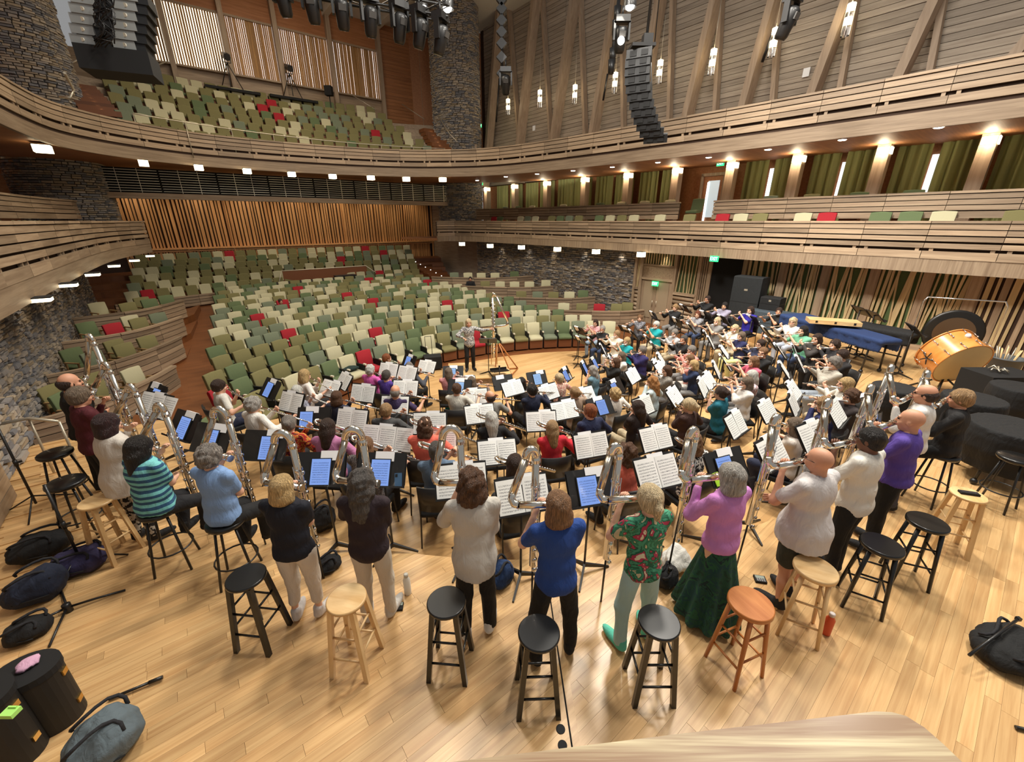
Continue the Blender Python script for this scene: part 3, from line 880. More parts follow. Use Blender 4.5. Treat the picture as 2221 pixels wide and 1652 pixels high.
# pale ceiling with a beam grid over the rear
ce = thing('ceiling', 'pale plaster ceiling above the rear balcony windows', 'ceiling', kind='structure')
mb = MB(); mb.prism([tuple(HP(22, -13.5).xy), tuple(HP(22, 13.5).xy), tuple(HP(10, 13.5).xy), tuple(HP(10, -13.5).xy)], 15.5, 15.7); build(mb, 'ceiling_slab', 'plaster', ce)
for t in mull:
    mb = MB(); mb.box(HP(16.5, t, 15.35), (.35, 10, .4), rot); build(mb, 'ceiling_beam', 'plaster', ce)
for k in range(12):
    mb = MB(); p = HP(13.5+2.5*(k % 3), -5.6+2.8*(k//3), 15.49); mb.lathe([(.07, -.02), (.07, .0)], 10, p); build(mb, 'downlight', 'lamp_white', ce)
# ================================================================== HOUSE
def proj(P):
    d = np.array([P[0], P[1], P[2]-CAM_H]); z = d @ _fw
    return (1110.5 + CAM_F*d[0]/z, 826 - CAM_F*(d @ _up)/z)
SEATC = {'olive': srgb(118, 112, 72), 'dark green': srgb(92, 106, 72), 'pale sage': srgb(184, 178, 146), 'grey green': srgb(110, 118, 96), 'red': srgb(156, 26, 38)}
for k, c in SEATC.items(): fabric('seat_'+k.replace(' ', '_'), c, bump=.15, rough=.9)
plain('seat_wood', srgb(120, 70, 38), .55)
plain('arm_tip', srgb(214, 206, 186), .5)
def rbox(sx, sy, sz, r=.03, bend=0.):
    """softly rounded cushion block, bottom at z = 0"""
    mb = MB(); xs = [-sx/2, -sx/2+r, 0, sx/2-r, sx/2]; prof = [(-sy/2+r*.5, 0), (-sy/2, r), (-sy/2, sz-r), (-sy/2+r, sz), (sy/2-r, sz), (sy/2, sz-r), (sy/2, r), (sy/2-r*.5, 0)]
    n = len(prof)
    for i, x in enumerate(xs):
        k = .86 if i in (0, 4) else 1; zt = .0 if i != 2 else .015
        for (y, z) in prof: mb.v.append(Vector((x, y*k, (z-sz/2)*(.97 if i in (0, 4) else 1)+sz/2 + (zt if z > sz/2 else 0))))
    for i in range(4):
        for j in range(n):
            j2 = (j+1) % n; mb.quad((i*n+j, (i+1)*n+j, (i+1)*n+j2, i*n+j2), 0, None, True)
    mb.quad([j for j in range(n)]); mb.quad([4*n+j for j in reversed(range(n))])
    return mb
def seat_meshes():
    out = {}
    base = MB(); base.box((0, -.02, .2), (.50, .36, .30)); me_b = base.mesh('base', ['seat_wood'])
    arm = MB(); arm.box((.275, .02, .34), (.035, .34, .62)); arm.box((.275, -.15, .665), (.05, .10, .04), None, 1); me_a = arm.mesh('armrest', ['black_matte', 'arm_tip'])
    for k in SEATC:
        mm = 'seat_'+k.replace(' ', '_')
        b = rbox(.50, .09, .52, .03); M = Matrix.Translation((0, .20, .42)) @ Matrix.Rotation(R(-12), 4, 'X'); b.v = [M @ v for v in b.v]
        c = rbox(.50, .44, .11, .035); M = Matrix.Translation((0, -.03, .36)) @ Matrix.Rotation(R(4), 4, 'X'); c.v = [M @ v for v in c.v]
        out[k] = (b.mesh('backrest', [mm]), c.mesh('seat_cushion', [mm]), me_b, me_a)
    return out
SEATM = seat_meshes()
SEAT_TPL = None
main_red = [(814, 612), (656, 634), (751, 644), (826, 656), (969, 661), (617, 669), (563, 704), (821, 720), (630, 737), (937, 618), (805, 775), (1055, 747), (1085, 697), (447, 870)]
seats = []
def row_seats(cen, r, z, ang0, ang1, spacing, off):
    n = max(1, int(r*abs(ang1-ang0)/spacing)); out = []
    for i in range(n):
        a = ang0 + (ang1-ang0)*(i+.5+off)/n
        p = Vector((cen.x + r*math.cos(a), cen.y + r*math.sin(a), z)); out.append((p, a))
    return out
A0 = math.atan2(HU[1], HU[0])
rowinfo = []
for k in range(15):
    r = 8.75 + .95*k; tl, tr = -6.6 + .1*k, 6.3 - .07*k
    # angles grow to the left of the hall
    al = A0 + math.asin(-tl/r); ar = A0 - math.asin(tr/r)
    rs_ = row_seats(OC, r, zhouse(r), al, ar, .575, (.25 if k % 2 else -.25)*.6)
    rowinfo.append(rs_)
    for i, (p, a) in enumerate(rs_): seats.append([k, i, p, a, None, len(rs_)])
r_ = random.Random(99)
for s_ in seats:
    s_[4] = r_.choices(['olive', 'dark green', 'pale sage', 'grey green'], [.27, .2, .37, .16])[0]
for px in main_red:
    b = min(seats, key=lambda q: (proj(q[2]+Vector((0, 0, .7)))[0]-px[0])**2 + (proj(q[2]+Vector((0, 0, .7)))[1]-px[1])**2*4)
    b[4] = 'red'
for (k, i, p, a, col, n) in seats:
    o = thing('auditorium_seat', '%s auditorium seat, %s row from the stage, %s from the left aisle' % (col, ORD[k], ORD[i]), 'seat', p, a-PI/2, 'stalls seats facing the stage')
    bm_, cm_, wm_, am_ = SEATM[col]
    for nme, me in (('backrest', bm_), ('seat_cushion', cm_), ('base', wm_), ('armrest', am_)):
        c = bpy.data.objects.new(nme, me); COL.objects.link(c); c.parent = o
# all seats farther off: rear stalls, upper balcony, side tiers, one object
far = []
wts = [.36, .12, .38, .11, .03]
def pick(): return r_.choices(['olive', 'dark green', 'pale sage', 'grey green', 'red'], wts)[0]
for k in range(6):
    r = 23.7+.92*k; z = -.42+.26*k
    for p, a in row_seats(OC, r, z, A0+math.asin(min(.99, (8.6-.1*k)/r)), A0-math.asin((6.4+.3*k)/r), .58, 0): far.append((p, a-PI/2, pick()))
BC = HP(-2, 0)
wts = [.64, .04, .23, .07, .02]
for k in range(9):
    r = 16.6+.68*k; z = 5.95+.44*k
    for p, a in row_seats(BC, r, z, A0+math.asin((6.9+.05*k)/r), A0-math.asin((7.6-.22*k)/r), .60, .25*(k % 2)): far.append((p, a-PI/2, pick()))
wts = [.25, .25, .30, .17, .03]
for (c_, z, t_, s0, s1, rz, step) in ((lr, 2.86, 10.0, 13, -12, HANG-PI/2, .66), (lr, 3.5, 11.45, 14, -1.0, HANG-PI/2, 1.3), (lr, 3.5, 11.45, -2.5, -12, HANG-PI/2, 1.3), (ll, 2.62, -9.4, -3, 13.5, HANG+PI/2, .66)):
    n = int(abs(s1-s0)/step)
    for i in range(n):
        if r_.random() < .18: continue
        far.append((HP(s0+(s1-s0)*(i+.5)/n, t_, z), rz, pick()))
V = []; F = []; MI = []; names_ = list(SEATC)
tb = [np.array([tuple(v.co) for v in SEATM['red'][q].vertices]) for q in (0, 1, 2)]
tf = [[tuple(p.vertices) for p in SEATM['red'][q].polygons] for q in (0, 1, 2)]
for (p, a, c) in far:
    ca, sa = math.cos(a), math.sin(a); Rm = np.array([[ca, -sa, 0], [sa, ca, 0], [0, 0, 1]])
    for q in (0, 1, 2):
        b = len(V); V += [tuple(x) for x in tb[q] @ Rm.T + np.array(tuple(p))]
        F += [tuple(b+i for i in f) for f in tf[q]]; MI += [names_.index(c) if q < 2 else 5]*len(tf[q])
me = bpy.data.meshes.new('seats'); me.from_pydata(V, [], F)
for n_ in names_: me.materials.append(MAT['seat_'+n_.replace(' ', '_')])
me.materials.append(MAT['seat_wood']); me.polygons.foreach_set('material_index', MI)
tag(link('distant_seats', me), 'green, sage and red seats of rear stalls and balconies', 'seats', kind='stuff')
# stepped decks that carry those seats
def ring_deck(cen, r0, r1, a0, a1, z0, z1, mb, n=24):
    for i in range(n):
        u0, u1 = a0+(a1-a0)*i/n, a0+(a1-a0)*(i+1)/n
        P = [(cen.x+r*math.cos(u), cen.y+r*math.sin(u)) for r, u in ((r0, u0), (r0, u1), (r1, u1), (r1, u0))]
        mb.hexa([(*q, z0) for q in P] + [(*q, z1) for q in P])
rear = thing('floor_rear_stalls', 'stepped timber deck under the rear stalls seats', 'floor', kind='structure')
for k in range(6):
    mb = MB(); r = 23.7+.92*k; ring_deck(OC, r-.45, r+.47 if k < 5 else r+1.5, A0+.48, A0-.36, -.7, -.42+.26*k, mb); build(mb, 'step', 'house_floor', rear)
bal = thing('floor_upper_balcony', 'stepped deck under the upper balcony seats', 'floor', kind='structure')
for k in range(9):
    mb = MB(); r = 16.6+.68*k; ring_deck(BC, r-.35, r+.33 if k < 8 else r+1.6, A0+.52, A0-.56, 5.9, 5.95+.44*k, mb); build(mb, 'step', 'oak_t', bal)
# board front of the rear stalls, with the mixing desk
f_rows = [(-.02+.0, .05, -.02, .12), (-.16, -.04, 0, .05), (-.31, -.18, .01, .05), (-.46, -.33, 0, .05)]
cur = [tuple((OC.x+23.05*math.cos(a), OC.y+23.05*math.sin(a))) for a in [A0+.40-.66*i/24 for i in range(25)]]
board_front('x', 'low curved board front below the rear stalls seats', cur, [(z0+.10, z1+.10, o_, t_) for z0, z1, o_, t_ in f_rows], 1.6)
# side tiers with curved board fronts
def tier_pts(k, side):
    if side > 0:
        base = [(3.7, 6.0), (3.0, 6.4), (1.8, 7.5), (.9, 8.4), (.5, 9.2), (.4, 10.0)]; ds, dt = 2.65, .33
    else:
        base = [(3.9, 7.15), (3.2, 7.5), (2.3, 8.1), (1.6, 8.8), (1.35, 9.3), (1.3, 9.6)]; ds, dt = 2.6, .28
    return [(s+ds*k, (t-dt*k*(1 if t < 9.1 else 0))*side) for s, t in base]
plain('armchair_wood', srgb(150, 118, 78), .5)
def armchair_proto(col):
    me = {}
    b = rbox(.52, .08, .52, .03); M = Matrix.Translation((0, .22, .40)) @ Matrix.Rotation(R(-10), 4, 'X'); b.v = [M @ v for v in b.v]
    c = rbox(.52, .48, .10, .03); M = Matrix.Translation((0, -.02, .36)); c.v = [M @ v for v in c.v]
    arms = MB()
    for sx in (-1, 1): arms.box((sx*.29, -.03, .60), (.05, .46, .03))
    legs = []
    for sx in (-1, 1):
        for sy in (-1, 1):
            l = MB(); l.box((sx*.27, sy*.2, .3 if sy < 0 else .29), (.035, .035, .6)); legs.append(l.mesh('leg', ['armchair_wood']))
    return [('backrest', b.mesh('backrest', [col])), ('seat_cushion', c.mesh('seat_cushion', [col])), ('armrests', arms.mesh('armrests', ['armchair_wood']))] + [('leg', l) for l in legs]
ARMC = {k: armchair_proto('seat_'+k.replace(' ', '_')) for k in SEATC}
for side, sn in ((1, 'right'), (-1, 'left')):
    for k in range(4):
        kk = k if side > 0 else k
        pts = tier_pts(kk, side); zt = -.22+.25*kk
        if side < 0: pts = list(reversed(pts))
        cv = chaikin([tuple(HP(s, t).xy) for s, t in pts], 2)
        rows = [(zt-.05, zt+.01, -.03, .14), (zt-.20, zt-.07, 0, .06), (zt-.36, zt-.22, .015, .06), (zt-.52, zt-.38, 0, .06), (zt-.70, zt-.54, .012, .06)]
        o, fp = board_front('x', 'curved board front of the %s side tier, %s from the stage' % (sn, ORD[k]), cv, rows, 1.3)
        nx = chaikin([tuple(HP(s, t).xy) for s, t in (reversed(tier_pts(kk+1, side)) if side < 0 else tier_pts(kk+1, side))], 2)
        mb = MB(); n = min(len(cv), len(nx))
        a_ = offs([Vector((x, y, 0)) for x, y in cv], .06)
        for i in range(n-1):
            mb.hexa([(a_[i].x, a_[i].y, -1.05), (a_[i+1].x, a_[i+1].y, -1.05), (*nx[i+1], -1.05), (*nx[i], -1.05),
                     (a_[i].x, a_[i].y, zt-.72), (a_[i+1].x, a_[i+1].y, zt-.72), (*nx[i+1], zt-.72), (*nx[i], zt-.72)])
        build(mb, 'tier_deck', 'house_floor', o)
        # two short rows of armchairs
        spots = [(1.75, 8.2), (2.3, 7.65), (1.3, 8.85), (2.9, 7.1), (1.2, 9.5)] if side > 0 else [(2.75, 8.35), (2.25, 8.95), (3.4, 7.85), (3.45, 8.6), (3.0, 9.25)]
        for i, (ds, dt) in enumerate(spots):
            s_, t_ = ds+(2.65 if side > 0 else 2.6)*kk, (dt-(.33 if side > 0 else .28)*kk*(1 if dt < 9 else .3))*side
            col = r_.choice(['olive', 'dark green', 'pale sage', 'grey green', 'olive'])
            if (side, k, i) in ((1, 0, 0), (-1, 2, 1)): col = 'red'
            p = HP(s_, t_, zt-.72); d = HP(-4, 0) - p
            o = thing('armchair', '%s armchair on the %s side tier, %s from the stage, %s along' % (col, sn, ORD[k], ORD[i]), 'armchair', p, math.atan2(d.y, d.x)+PI/2, 'loose armchairs on the side tiers')
            for nme, me in ARMC[col]:
                c = bpy.data.objects.new(nme, me); COL.objects.link(c); c.parent = o
# handrails
def railing(label, pts, posts=(), rad=.022, zpost=None, cat='handrail'):
    o = thing('handrail', label, cat)
    mb = MB(); mb.tube(pts, rad, 6); build(mb, 'rail', 'rail_metal', o)
    for p in posts:
        mb = MB(); mb.tube([p, (p[0], p[1], p[2]-(zpost or .9))], rad*.8, 6); build(mb, 'post', 'rail_metal', o)
    return o
arcp = [(BC.x+15.95*math.cos(a), BC.y+15.95*math.sin(a), 7.32) for a in [A0+.42-.86*i/24 for i in range(25)]]
railing('long metal handrail in front of the upper balcony seats', arcp, [arcp[i] for i in range(0, 25, 3)], .02, 1.3)
def hp3(*q): return [tuple(HP(s, t, z)) for s, t, z in q]
railing('handrail at the left stairs of the rear stalls', [tuple(atz(320, 600, .6)), tuple(atz(348, 630, .0)), tuple(atz(405, 604, .1))], (), .025)
railing('bent handrail on the upper balcony stairs beside the left pier', [tuple(att(140, 158, -7.6)), tuple(att(160, 195, -7.6)), tuple(att(152, 212, -7.6)), tuple(att(130, 210, -7.8))], (), .03)
railing('handrail from the windows down to the right balcony seats', [tuple(ats(762, 205, 20.5)), tuple(ats(815, 238, 19.4))], (), .025)
railing('handrail against the brown panel of the right rear balcony', [tuple(ats(872, 226, 20.6)), tuple(ats(920, 258, 19.2))], (), .025)
railing('twin handrail at the foot of the right stone pier', [tuple(ats(950, 250, 16.0)), tuple(ats(975, 290, 14.8)), tuple(ats(992, 308, 14.2))], (), .03)
railing('handrail on the left balcony stairs below the hanging speakers', [tuple(ats(143, 143, 17)), tuple(ats(178, 126, 18.5))], (), .03)
railing('pale handrail sloping under the leftmost tall window', [tuple(ats(292, 158, 20.3)), tuple(ats(365, 133, 20.6))], (), .03)
# stairs at the right of the rear stalls with small step lights
st = thing('floor_stairs_rear', 'timber aisle stairs with small step lights right of the rear stalls', 'stairs', kind='structure')
for k in range(9):
    mb = MB(); mb.box(HP(14.3+.75*k, 7.9, -.35+.13*k-.2), (1.5, .8, .55+.26*k*0), rot); build(mb, 'step', 'house_floor', st)
    mb = MB(); mb.box(HP(13.95+.75*k, 7.35, -.02+.13*k), (.05, .02, .03), rot); build(mb, 'step_light', 'step_led', st)
st = thing('floor_stairs_left', 'balcony aisle stairs with small step lights beside the left pier', 'stairs', kind='structure')
for k in range(8):
    p = ats(168+7.5*k, 184+8*k, 17.5-.35*k); mb = MB(); mb.sphere(p, .035, 6, 4); build(mb, 'step_light', 'step_led', st)
    mb = MB(); mb.box(p+Vector((0, 0, -.12)), (1.2, .7, .2), rot); build(mb, 'step', 'house_floor', st)
st = thing('floor_stairs_right', 'balcony aisle stairs with small step lights at the right end', 'stairs', kind='structure')
for k in range(6):
    p = ats(932+4.5*k, 281+7.5*k, 17-.4*k); mb = MB(); mb.sphere(p, .04, 6, 4); build(mb, 'step_light', 'step_led', st)
    mb = MB(); mb.box(p+Vector((0, 0, -.12)), (1.2, .7, .2), rot); build(mb, 'step', 'house_floor', st)
# mixing position
md = thing('mixing_desk', 'black mixing desk on a railed platform in front of the rear stalls', 'desk')
c = ats(690, 598, 15.9); s0, t0 = hall_of(c.x, c.y)
mb = MB(); mb.box(HP(s0, t0, .28), (4.6, .9, .10), rot); build(mb, 'table', 'black_matte', md)
for dt in (-2.2, -1.4, .6, 2.2):
    mb = MB(); mb.box(HP(s0, t0+dt, -.1), (.06, .8, .75), rot); build(mb, 'leg', 'black_matte', md)
mb = MB(); mb.box(HP(s0+1.0, t0+.8, .55), (4.9, .05, .55), rot); build(mb, 'modesty_panel', 'seat_wood', md)
mb = MB(); mb.tube(hp3((s0+.5, t0-2.0, .3), (s0+.98, t0-1.7, .86), (s0+.98, t0+3.2, .86), (s0+.4, t0+3.6, .45)), .03, 6); build(mb, 'guard_rail', 'rail_metal', md)
mb = MB(); mb.box(HP(s0-.1, t0+1.5, .42), (1.2, .5, .18), rot); build(mb, 'console', 'black_metal', md)

# ================================================================== STAGE RIGHT WALL
wsr = thing('wall_stage_right', 'stage right wall of green panels behind slanted timber sticks', 'wall', kind='structure')
fabric('wall_green', srgb(84, 102, 62), bump=.1)
T0 = 10.15
quad_wall('backing', HP(1.5, T0+.12), HP(-2.2, T0+.12), -1.1, 2.5, .15, 'wall_green', wsr)
quad_wall('backing', HP(-3.35, T0+.12), HP(-9.4, T0+.12), -1.1, 2.5, .15, 'wall_green', wsr)
quad_wall('backing', HP(-9.3, T0+.12), HP(-13.5, T0-1.9), -1.1, 2.5, .15, 'back_dark', wsr)
def stick(s, ang, t, wd, z0, z1, mat='stick_z', nm_='stick', dp=.05):
    mb = MB(); h = z1-z0; dx = math.tan(ang)*h/2
    al = Vector((HU[0], HU[1], 0)); ou = Vector((HV[0], HV[1], 0))
    pts = []
    for z, k in ((z0, -1), (z1, 1)):
        c = HP(s+dx*k, t, z)
        for i, j in ((-1, -1), (1, -1), (1, 1), (-1, 1)): pts.append(c + al*(wd/2*i) + ou*(dp/2*j))
    mb.hexa(pts); return build(mb, nm_, mat, wsr)
r_ = random.Random(12)
bay = [-3.4, -4.75, -6.0, -7.25, -8.45, -9.4]
for s in bay: stick(s, 0, T0, .24, -.2, 2.4, 'oak_z', 'pilaster', .16)
for b in range(5):
    s0, s1 = bay[b]-.14, bay[b+1]+.14
    n = 9
    for k in range(n):
        f = (k+.5+r_.uniform(-.3, .3))/n
        an = r_.uniform(-.13, .13) if k not in (0, n-1) else r_.uniform(-.03, .03)
        sm = s0+(s1-s0)*f; sm = min(max(sm, s1+abs(math.tan(an)*1.2)), s0-abs(math.tan(an)*1.2))
        stick(sm, an, T0+.02+.04*(k % 2), r_.choice((.04, .06, .08)), .12, 2.4)
mb = MB(); mb.box(HP((bay[0]+bay[-1])/2, T0-.02, .03), (6.2, .12, .22), rotS); build(mb, 'skirting', 'oak_s', wsr)
for k in range(26):
    s = -9.5-.155*k; t = T0-.0-max(0, (k*.155))*.50
    stick(s, r_.uniform(-.02, .02), t, r_.choice((.06, .1, .13)), -.1, 2.4, 'stick_z' if k % 3 else 'oak_z')
# beside the doors: rounded log courses below sticks
def log_block(s0, s1):
    n = 8
    for k in range(n):
        z = -.95+.19*k; mb = MB(); mb.tube([HP(s0, T0-.05, z+.09), HP(s1, T0-.05, z+.09)], .092, 8); build(mb, 'log_course', 'oak_s', wsr)
    stick((s0+s1)/2, 0, T0-.08, s0-s1, .60, .70, 'oak_s', 'cap_rail', .2)
    m = max(5, int((s0-s1)/.13))
    for k in range(m):
        an = r_.uniform(-.07, .07); stick(s0+(s1-s0)*(k+.5)/m, an, T0+.03*(k % 2), r_.choice((.03, .05)), .7, 2.35)
d0 = hall_of(*att(1386, 660, T0-.1).xy)[0]; d1_ = hall_of(*att(1452, 660, T0-.1).xy)[0]
log_block(1.25, d0+.12); log_block(d1_-.12, -1.75)
for s in (1.3, d0+.06, d1_-.06, -1.75, -2.2): stick(s, 0, T0-.05, .12, -1.0, 2.4, 'oak_z', 'post', .18)
for k in range(4): stick(-1.83-.1*k, 0, T0-.02-.02*k, .055, -1.0, 2.3, 'oak_z', 'folding_slat', .1)
dd_ = thing('door_2', 'pair of grey timber stage doors below an exit sign', 'door', kind='structure')
plain('door_panel', srgb(150, 132, 108), .6, vary=.1)
dm = (d0+d1_)/2
for sgn in (-1, 1):
    c = dm + sgn*(d0-d1_)/4; wd = (d0-d1_)/2-.02
    leaf = MB(); leaf.box(HP(c, T0-.02, .05), (wd, .06, 2.1), rotS); lf = build(leaf, 'door_leaf', 'oak_z', dd_)
    pn = MB(); pn.box(HP(c, T0-.06, .2), (wd*.62, .03, 1.6), rotS); build(pn, 'inset_panel', 'door_panel', lf)
    hn = MB(); hn.tube([HP(c-sgn*wd*.38, T0-.1, -.05), HP(c-sgn*wd*.38, T0-.1, .2)], .015, 6); build(hn, 'door_handle', 'rail_metal', lf)
mb = MB(); mb.box(HP(dm, T0, 1.42), (d0-d1_, .06, .6), rotS); build(mb, 'transom_panel', 'oak_t', dd_)
mb = MB(); mb.box(HP(dm, T0-.05, 1.13), (d0-d1_, .14, .09), rotS); build(mb, 'door_head', 'oak_s', dd_)
m = 12
for k in range(m): stick(d0+(d1_-d0)*(k+.5)/m, r_.uniform(-.03, .03), T0, .05, 1.75, 2.35)
stick(dm, 0, T0-.03, d0-d1_, 1.69, 1.76, 'oak_s', 'rail', .12)
# dark stage entrance
mb = MB(); mb.box(HP(-2.75, T0+1.0, .6), (1.25, 2.2, 3.4), rotS @ Matrix.Identity(3)); tag(build(mb, 'wall_entrance', 'dark_void'), 'dark stage entrance opening', 'opening', kind='structure')

# ================================================================== DOWNLIGHTS
def downlight(p, label, sz=.2, mat='lamp_box', h=.12):
    o = thing('downlight', label, 'lamp', p, HANG, 'small lamps under the balconies')
    mb = MB(); mb.box((0, 0, -h/2), (sz, sz, h)); build(mb, 'diffuser', mat, o)
    mb = MB(); mb.box((0, 0, .01), (sz*1.1, sz*1.1, .02)); build(mb, 'mount', 'black_matte', o)
    return o
for i, (x, y) in enumerate(((310, 349), (430, 359), (535, 367), (632, 374), (721, 379), (804, 382), (881, 385), (960, 386))):
    p = atz(x, y, 5.72); downlight(Vector((p.x, p.y, 5.74)), 'square lit lamp under the upper balcony, %s from the left' % ORD[i], .30, 'lamp_box', .2)
for i, (x, y) in enumerate(((1002, 527), (1063, 531), (1131, 534), (1209, 538), (1293, 543), (1391, 549))):
    p = atz(x, y, 2.28); downlight(Vector((p.x, p.y, 2.33)), 'square lit lamp under the lower right balcony, %s from the back' % ORD[i], .26, 'lamp_box', .2)
    q = HP(hall_of(p.x, p.y)[0]-.5, 9.95, 2.25)
    spot('wall_washer', q, HP(hall_of(q.x, q.y)[0], 10.3, .9), 26, WARM, 70, .8)
for i, (x, y) in enumerate(((90, 652), (150, 620), (202, 597), (248, 578), (292, 566), (326, 556))):
    p = atz(x, y, 2.28); downlight(Vector((p.x, p.y, 2.33)), 'flat lit lamp under the lower left balcony, %s from the stage' % ORD[i], .26, 'lamp_box', .06)
    s_ = hall_of(p.x, p.y)[0]; q = HP(s_, -9.3, 2.25)
    spot('wall_washer', q, HP(s_, -9.75, .8), 22, WARM, 75, .8)
for i, (x, y) in enumerate(((1035, 391), (1097, 383), (1165, 377), (1243, 370), (1328, 362), (1427, 352), (1537, 341), (1666, 324), (1827, 303), (2036, 276))):
    p = atz(x, y, 5.78); o = thing('downlight', 'round lit lamp in the mid level ceiling on the right, %s from the back' % ORD[i], 'lamp', Vector((p.x, p.y, 5.79)), 0, 'small lamps under the balconies')
    mb = MB(); mb.lathe([(.09, -.03), (.1, 0)], 12); build(mb, 'diffuser', 'lamp_white', o)
    mb = MB(); mb.lathe([(.12, -.015), (.12, .01), (.10, .01)], 12, caps=False); build(mb, 'trim_ring', 'rail_metal', o)
o = downlight(atz(90, 315, 5.72), 'square lit lamp at the far left under the upper balcony', .4, 'lamp_box', .2)
# hanging glass lamps on the ribs
for i, (x, y) in enumerate(((1102, 228), (1171, 210), (1247, 200), (1334, 175), (1431, 150), (1546, 128), (1679, 85), (1842, 35))):
    p = att(x, y, 12.1); o = thing('wall_sconce', 'hanging twin glass lamp on the right timber ribs, %s from the back' % ORD[i], 'lamp', p, 0, 'glass lamps along the right wall')
    for k, dz in enumerate((.22, -.14)):
        mb = MB(); mb.lathe([(.03, dz-.1), (.11, dz-.08), (.11, dz+.1), (.03, dz+.12)], 10); build(mb, 'lit_globe', 'lamp_box', o)
    mb = MB(); mb.lathe([(.12, -.52), (.12, .36)], 12, caps=False); g = build(mb, 'glass_tube', plain('lamp_glass', (.9, .92, .95), .05), o)
    mb = MB(); mb.tube([(0, 0, .3), (0, 0, 1.9)], .012, 5); build(mb, 'stem', 'rail_metal', o)
    l = bpy.data.lights.new('sconce_glow', 'POINT'); l.energy = 14; l.color = (1, .8, .5); l.shadow_soft_size = .1
    lo = bpy.data.objects.new('sconce_glow', l); COL.objects.link(lo); lo.location = p + Vector((-.25*HV[0], -.25*HV[1], .05))
g_ = MAT['lamp_glass'].node_tree.nodes['Principled BSDF']; g_.inputs['Transmission Weight'].default_value = 1.0
for s in (15.9, 12.75, 9.65, 6.6, 3.75, 1.09, -1.35, -3.73, -6.15, -8.45):
    q = HP(s, 11.7, 5.6); l = bpy.data.lights.new('pillar_glow', 'POINT'); l.energy = 30; l.color = (1, .84, .58); l.shadow_soft_size = .1
    lo = bpy.data.objects.new('pillar_glow', l); COL.objects.link(lo); lo.location = q
# warm wash on the slat wall and rear stalls
for k in range(7): spot('slat_washer', HP(20.6, -7.5+2.7*k, 5.5), HP(22.2, -7.5+2.7*k, 3.0), 90, (1, .82, .55), 110, .8)
area('rear_stalls_light', HP(18.6, 0, 5.5), HP(18.8, 0, 0), 10, 120, WARM, 1.5)

quad_wall('wall_back_corner', HP(22.4, 10.9), HP(14.9, 10.6), -1.0, 5.8, .2, 'oak_s'); tag(bpy.data.objects['wall_back_corner'], 'timber wall beside the right aisle stairs', 'wall', kind='structure')
quad_wall('wall_back_side', HP(ws+.1, 9.0), HP(ws-3.0, 13.4), 5.9, 16.5, .2, 'panel_t'); tag(bpy.data.objects['wall_back_side'], 'brown timber wall behind the right stone pier', 'wall', kind='structure')
quad_wall('wall_back_left', HP(ws-2.0, -13.0), HP(ws+.1, -9.3), 2.4, 16.5, .2, 'panel_t'); tag(bpy.data.objects['wall_back_left'], 'brown timber wall behind the left stone pier', 'wall', kind='structure')
quad_wall('wall_back_rear', HP(22.5, -13.2), HP(22.5, -8.0), -1.0, 5.9, .2, 'panel_t'); tag(bpy.data.objects['wall_back_rear'], 'timber wall at the left end of the rear stalls', 'wall', kind='structure')
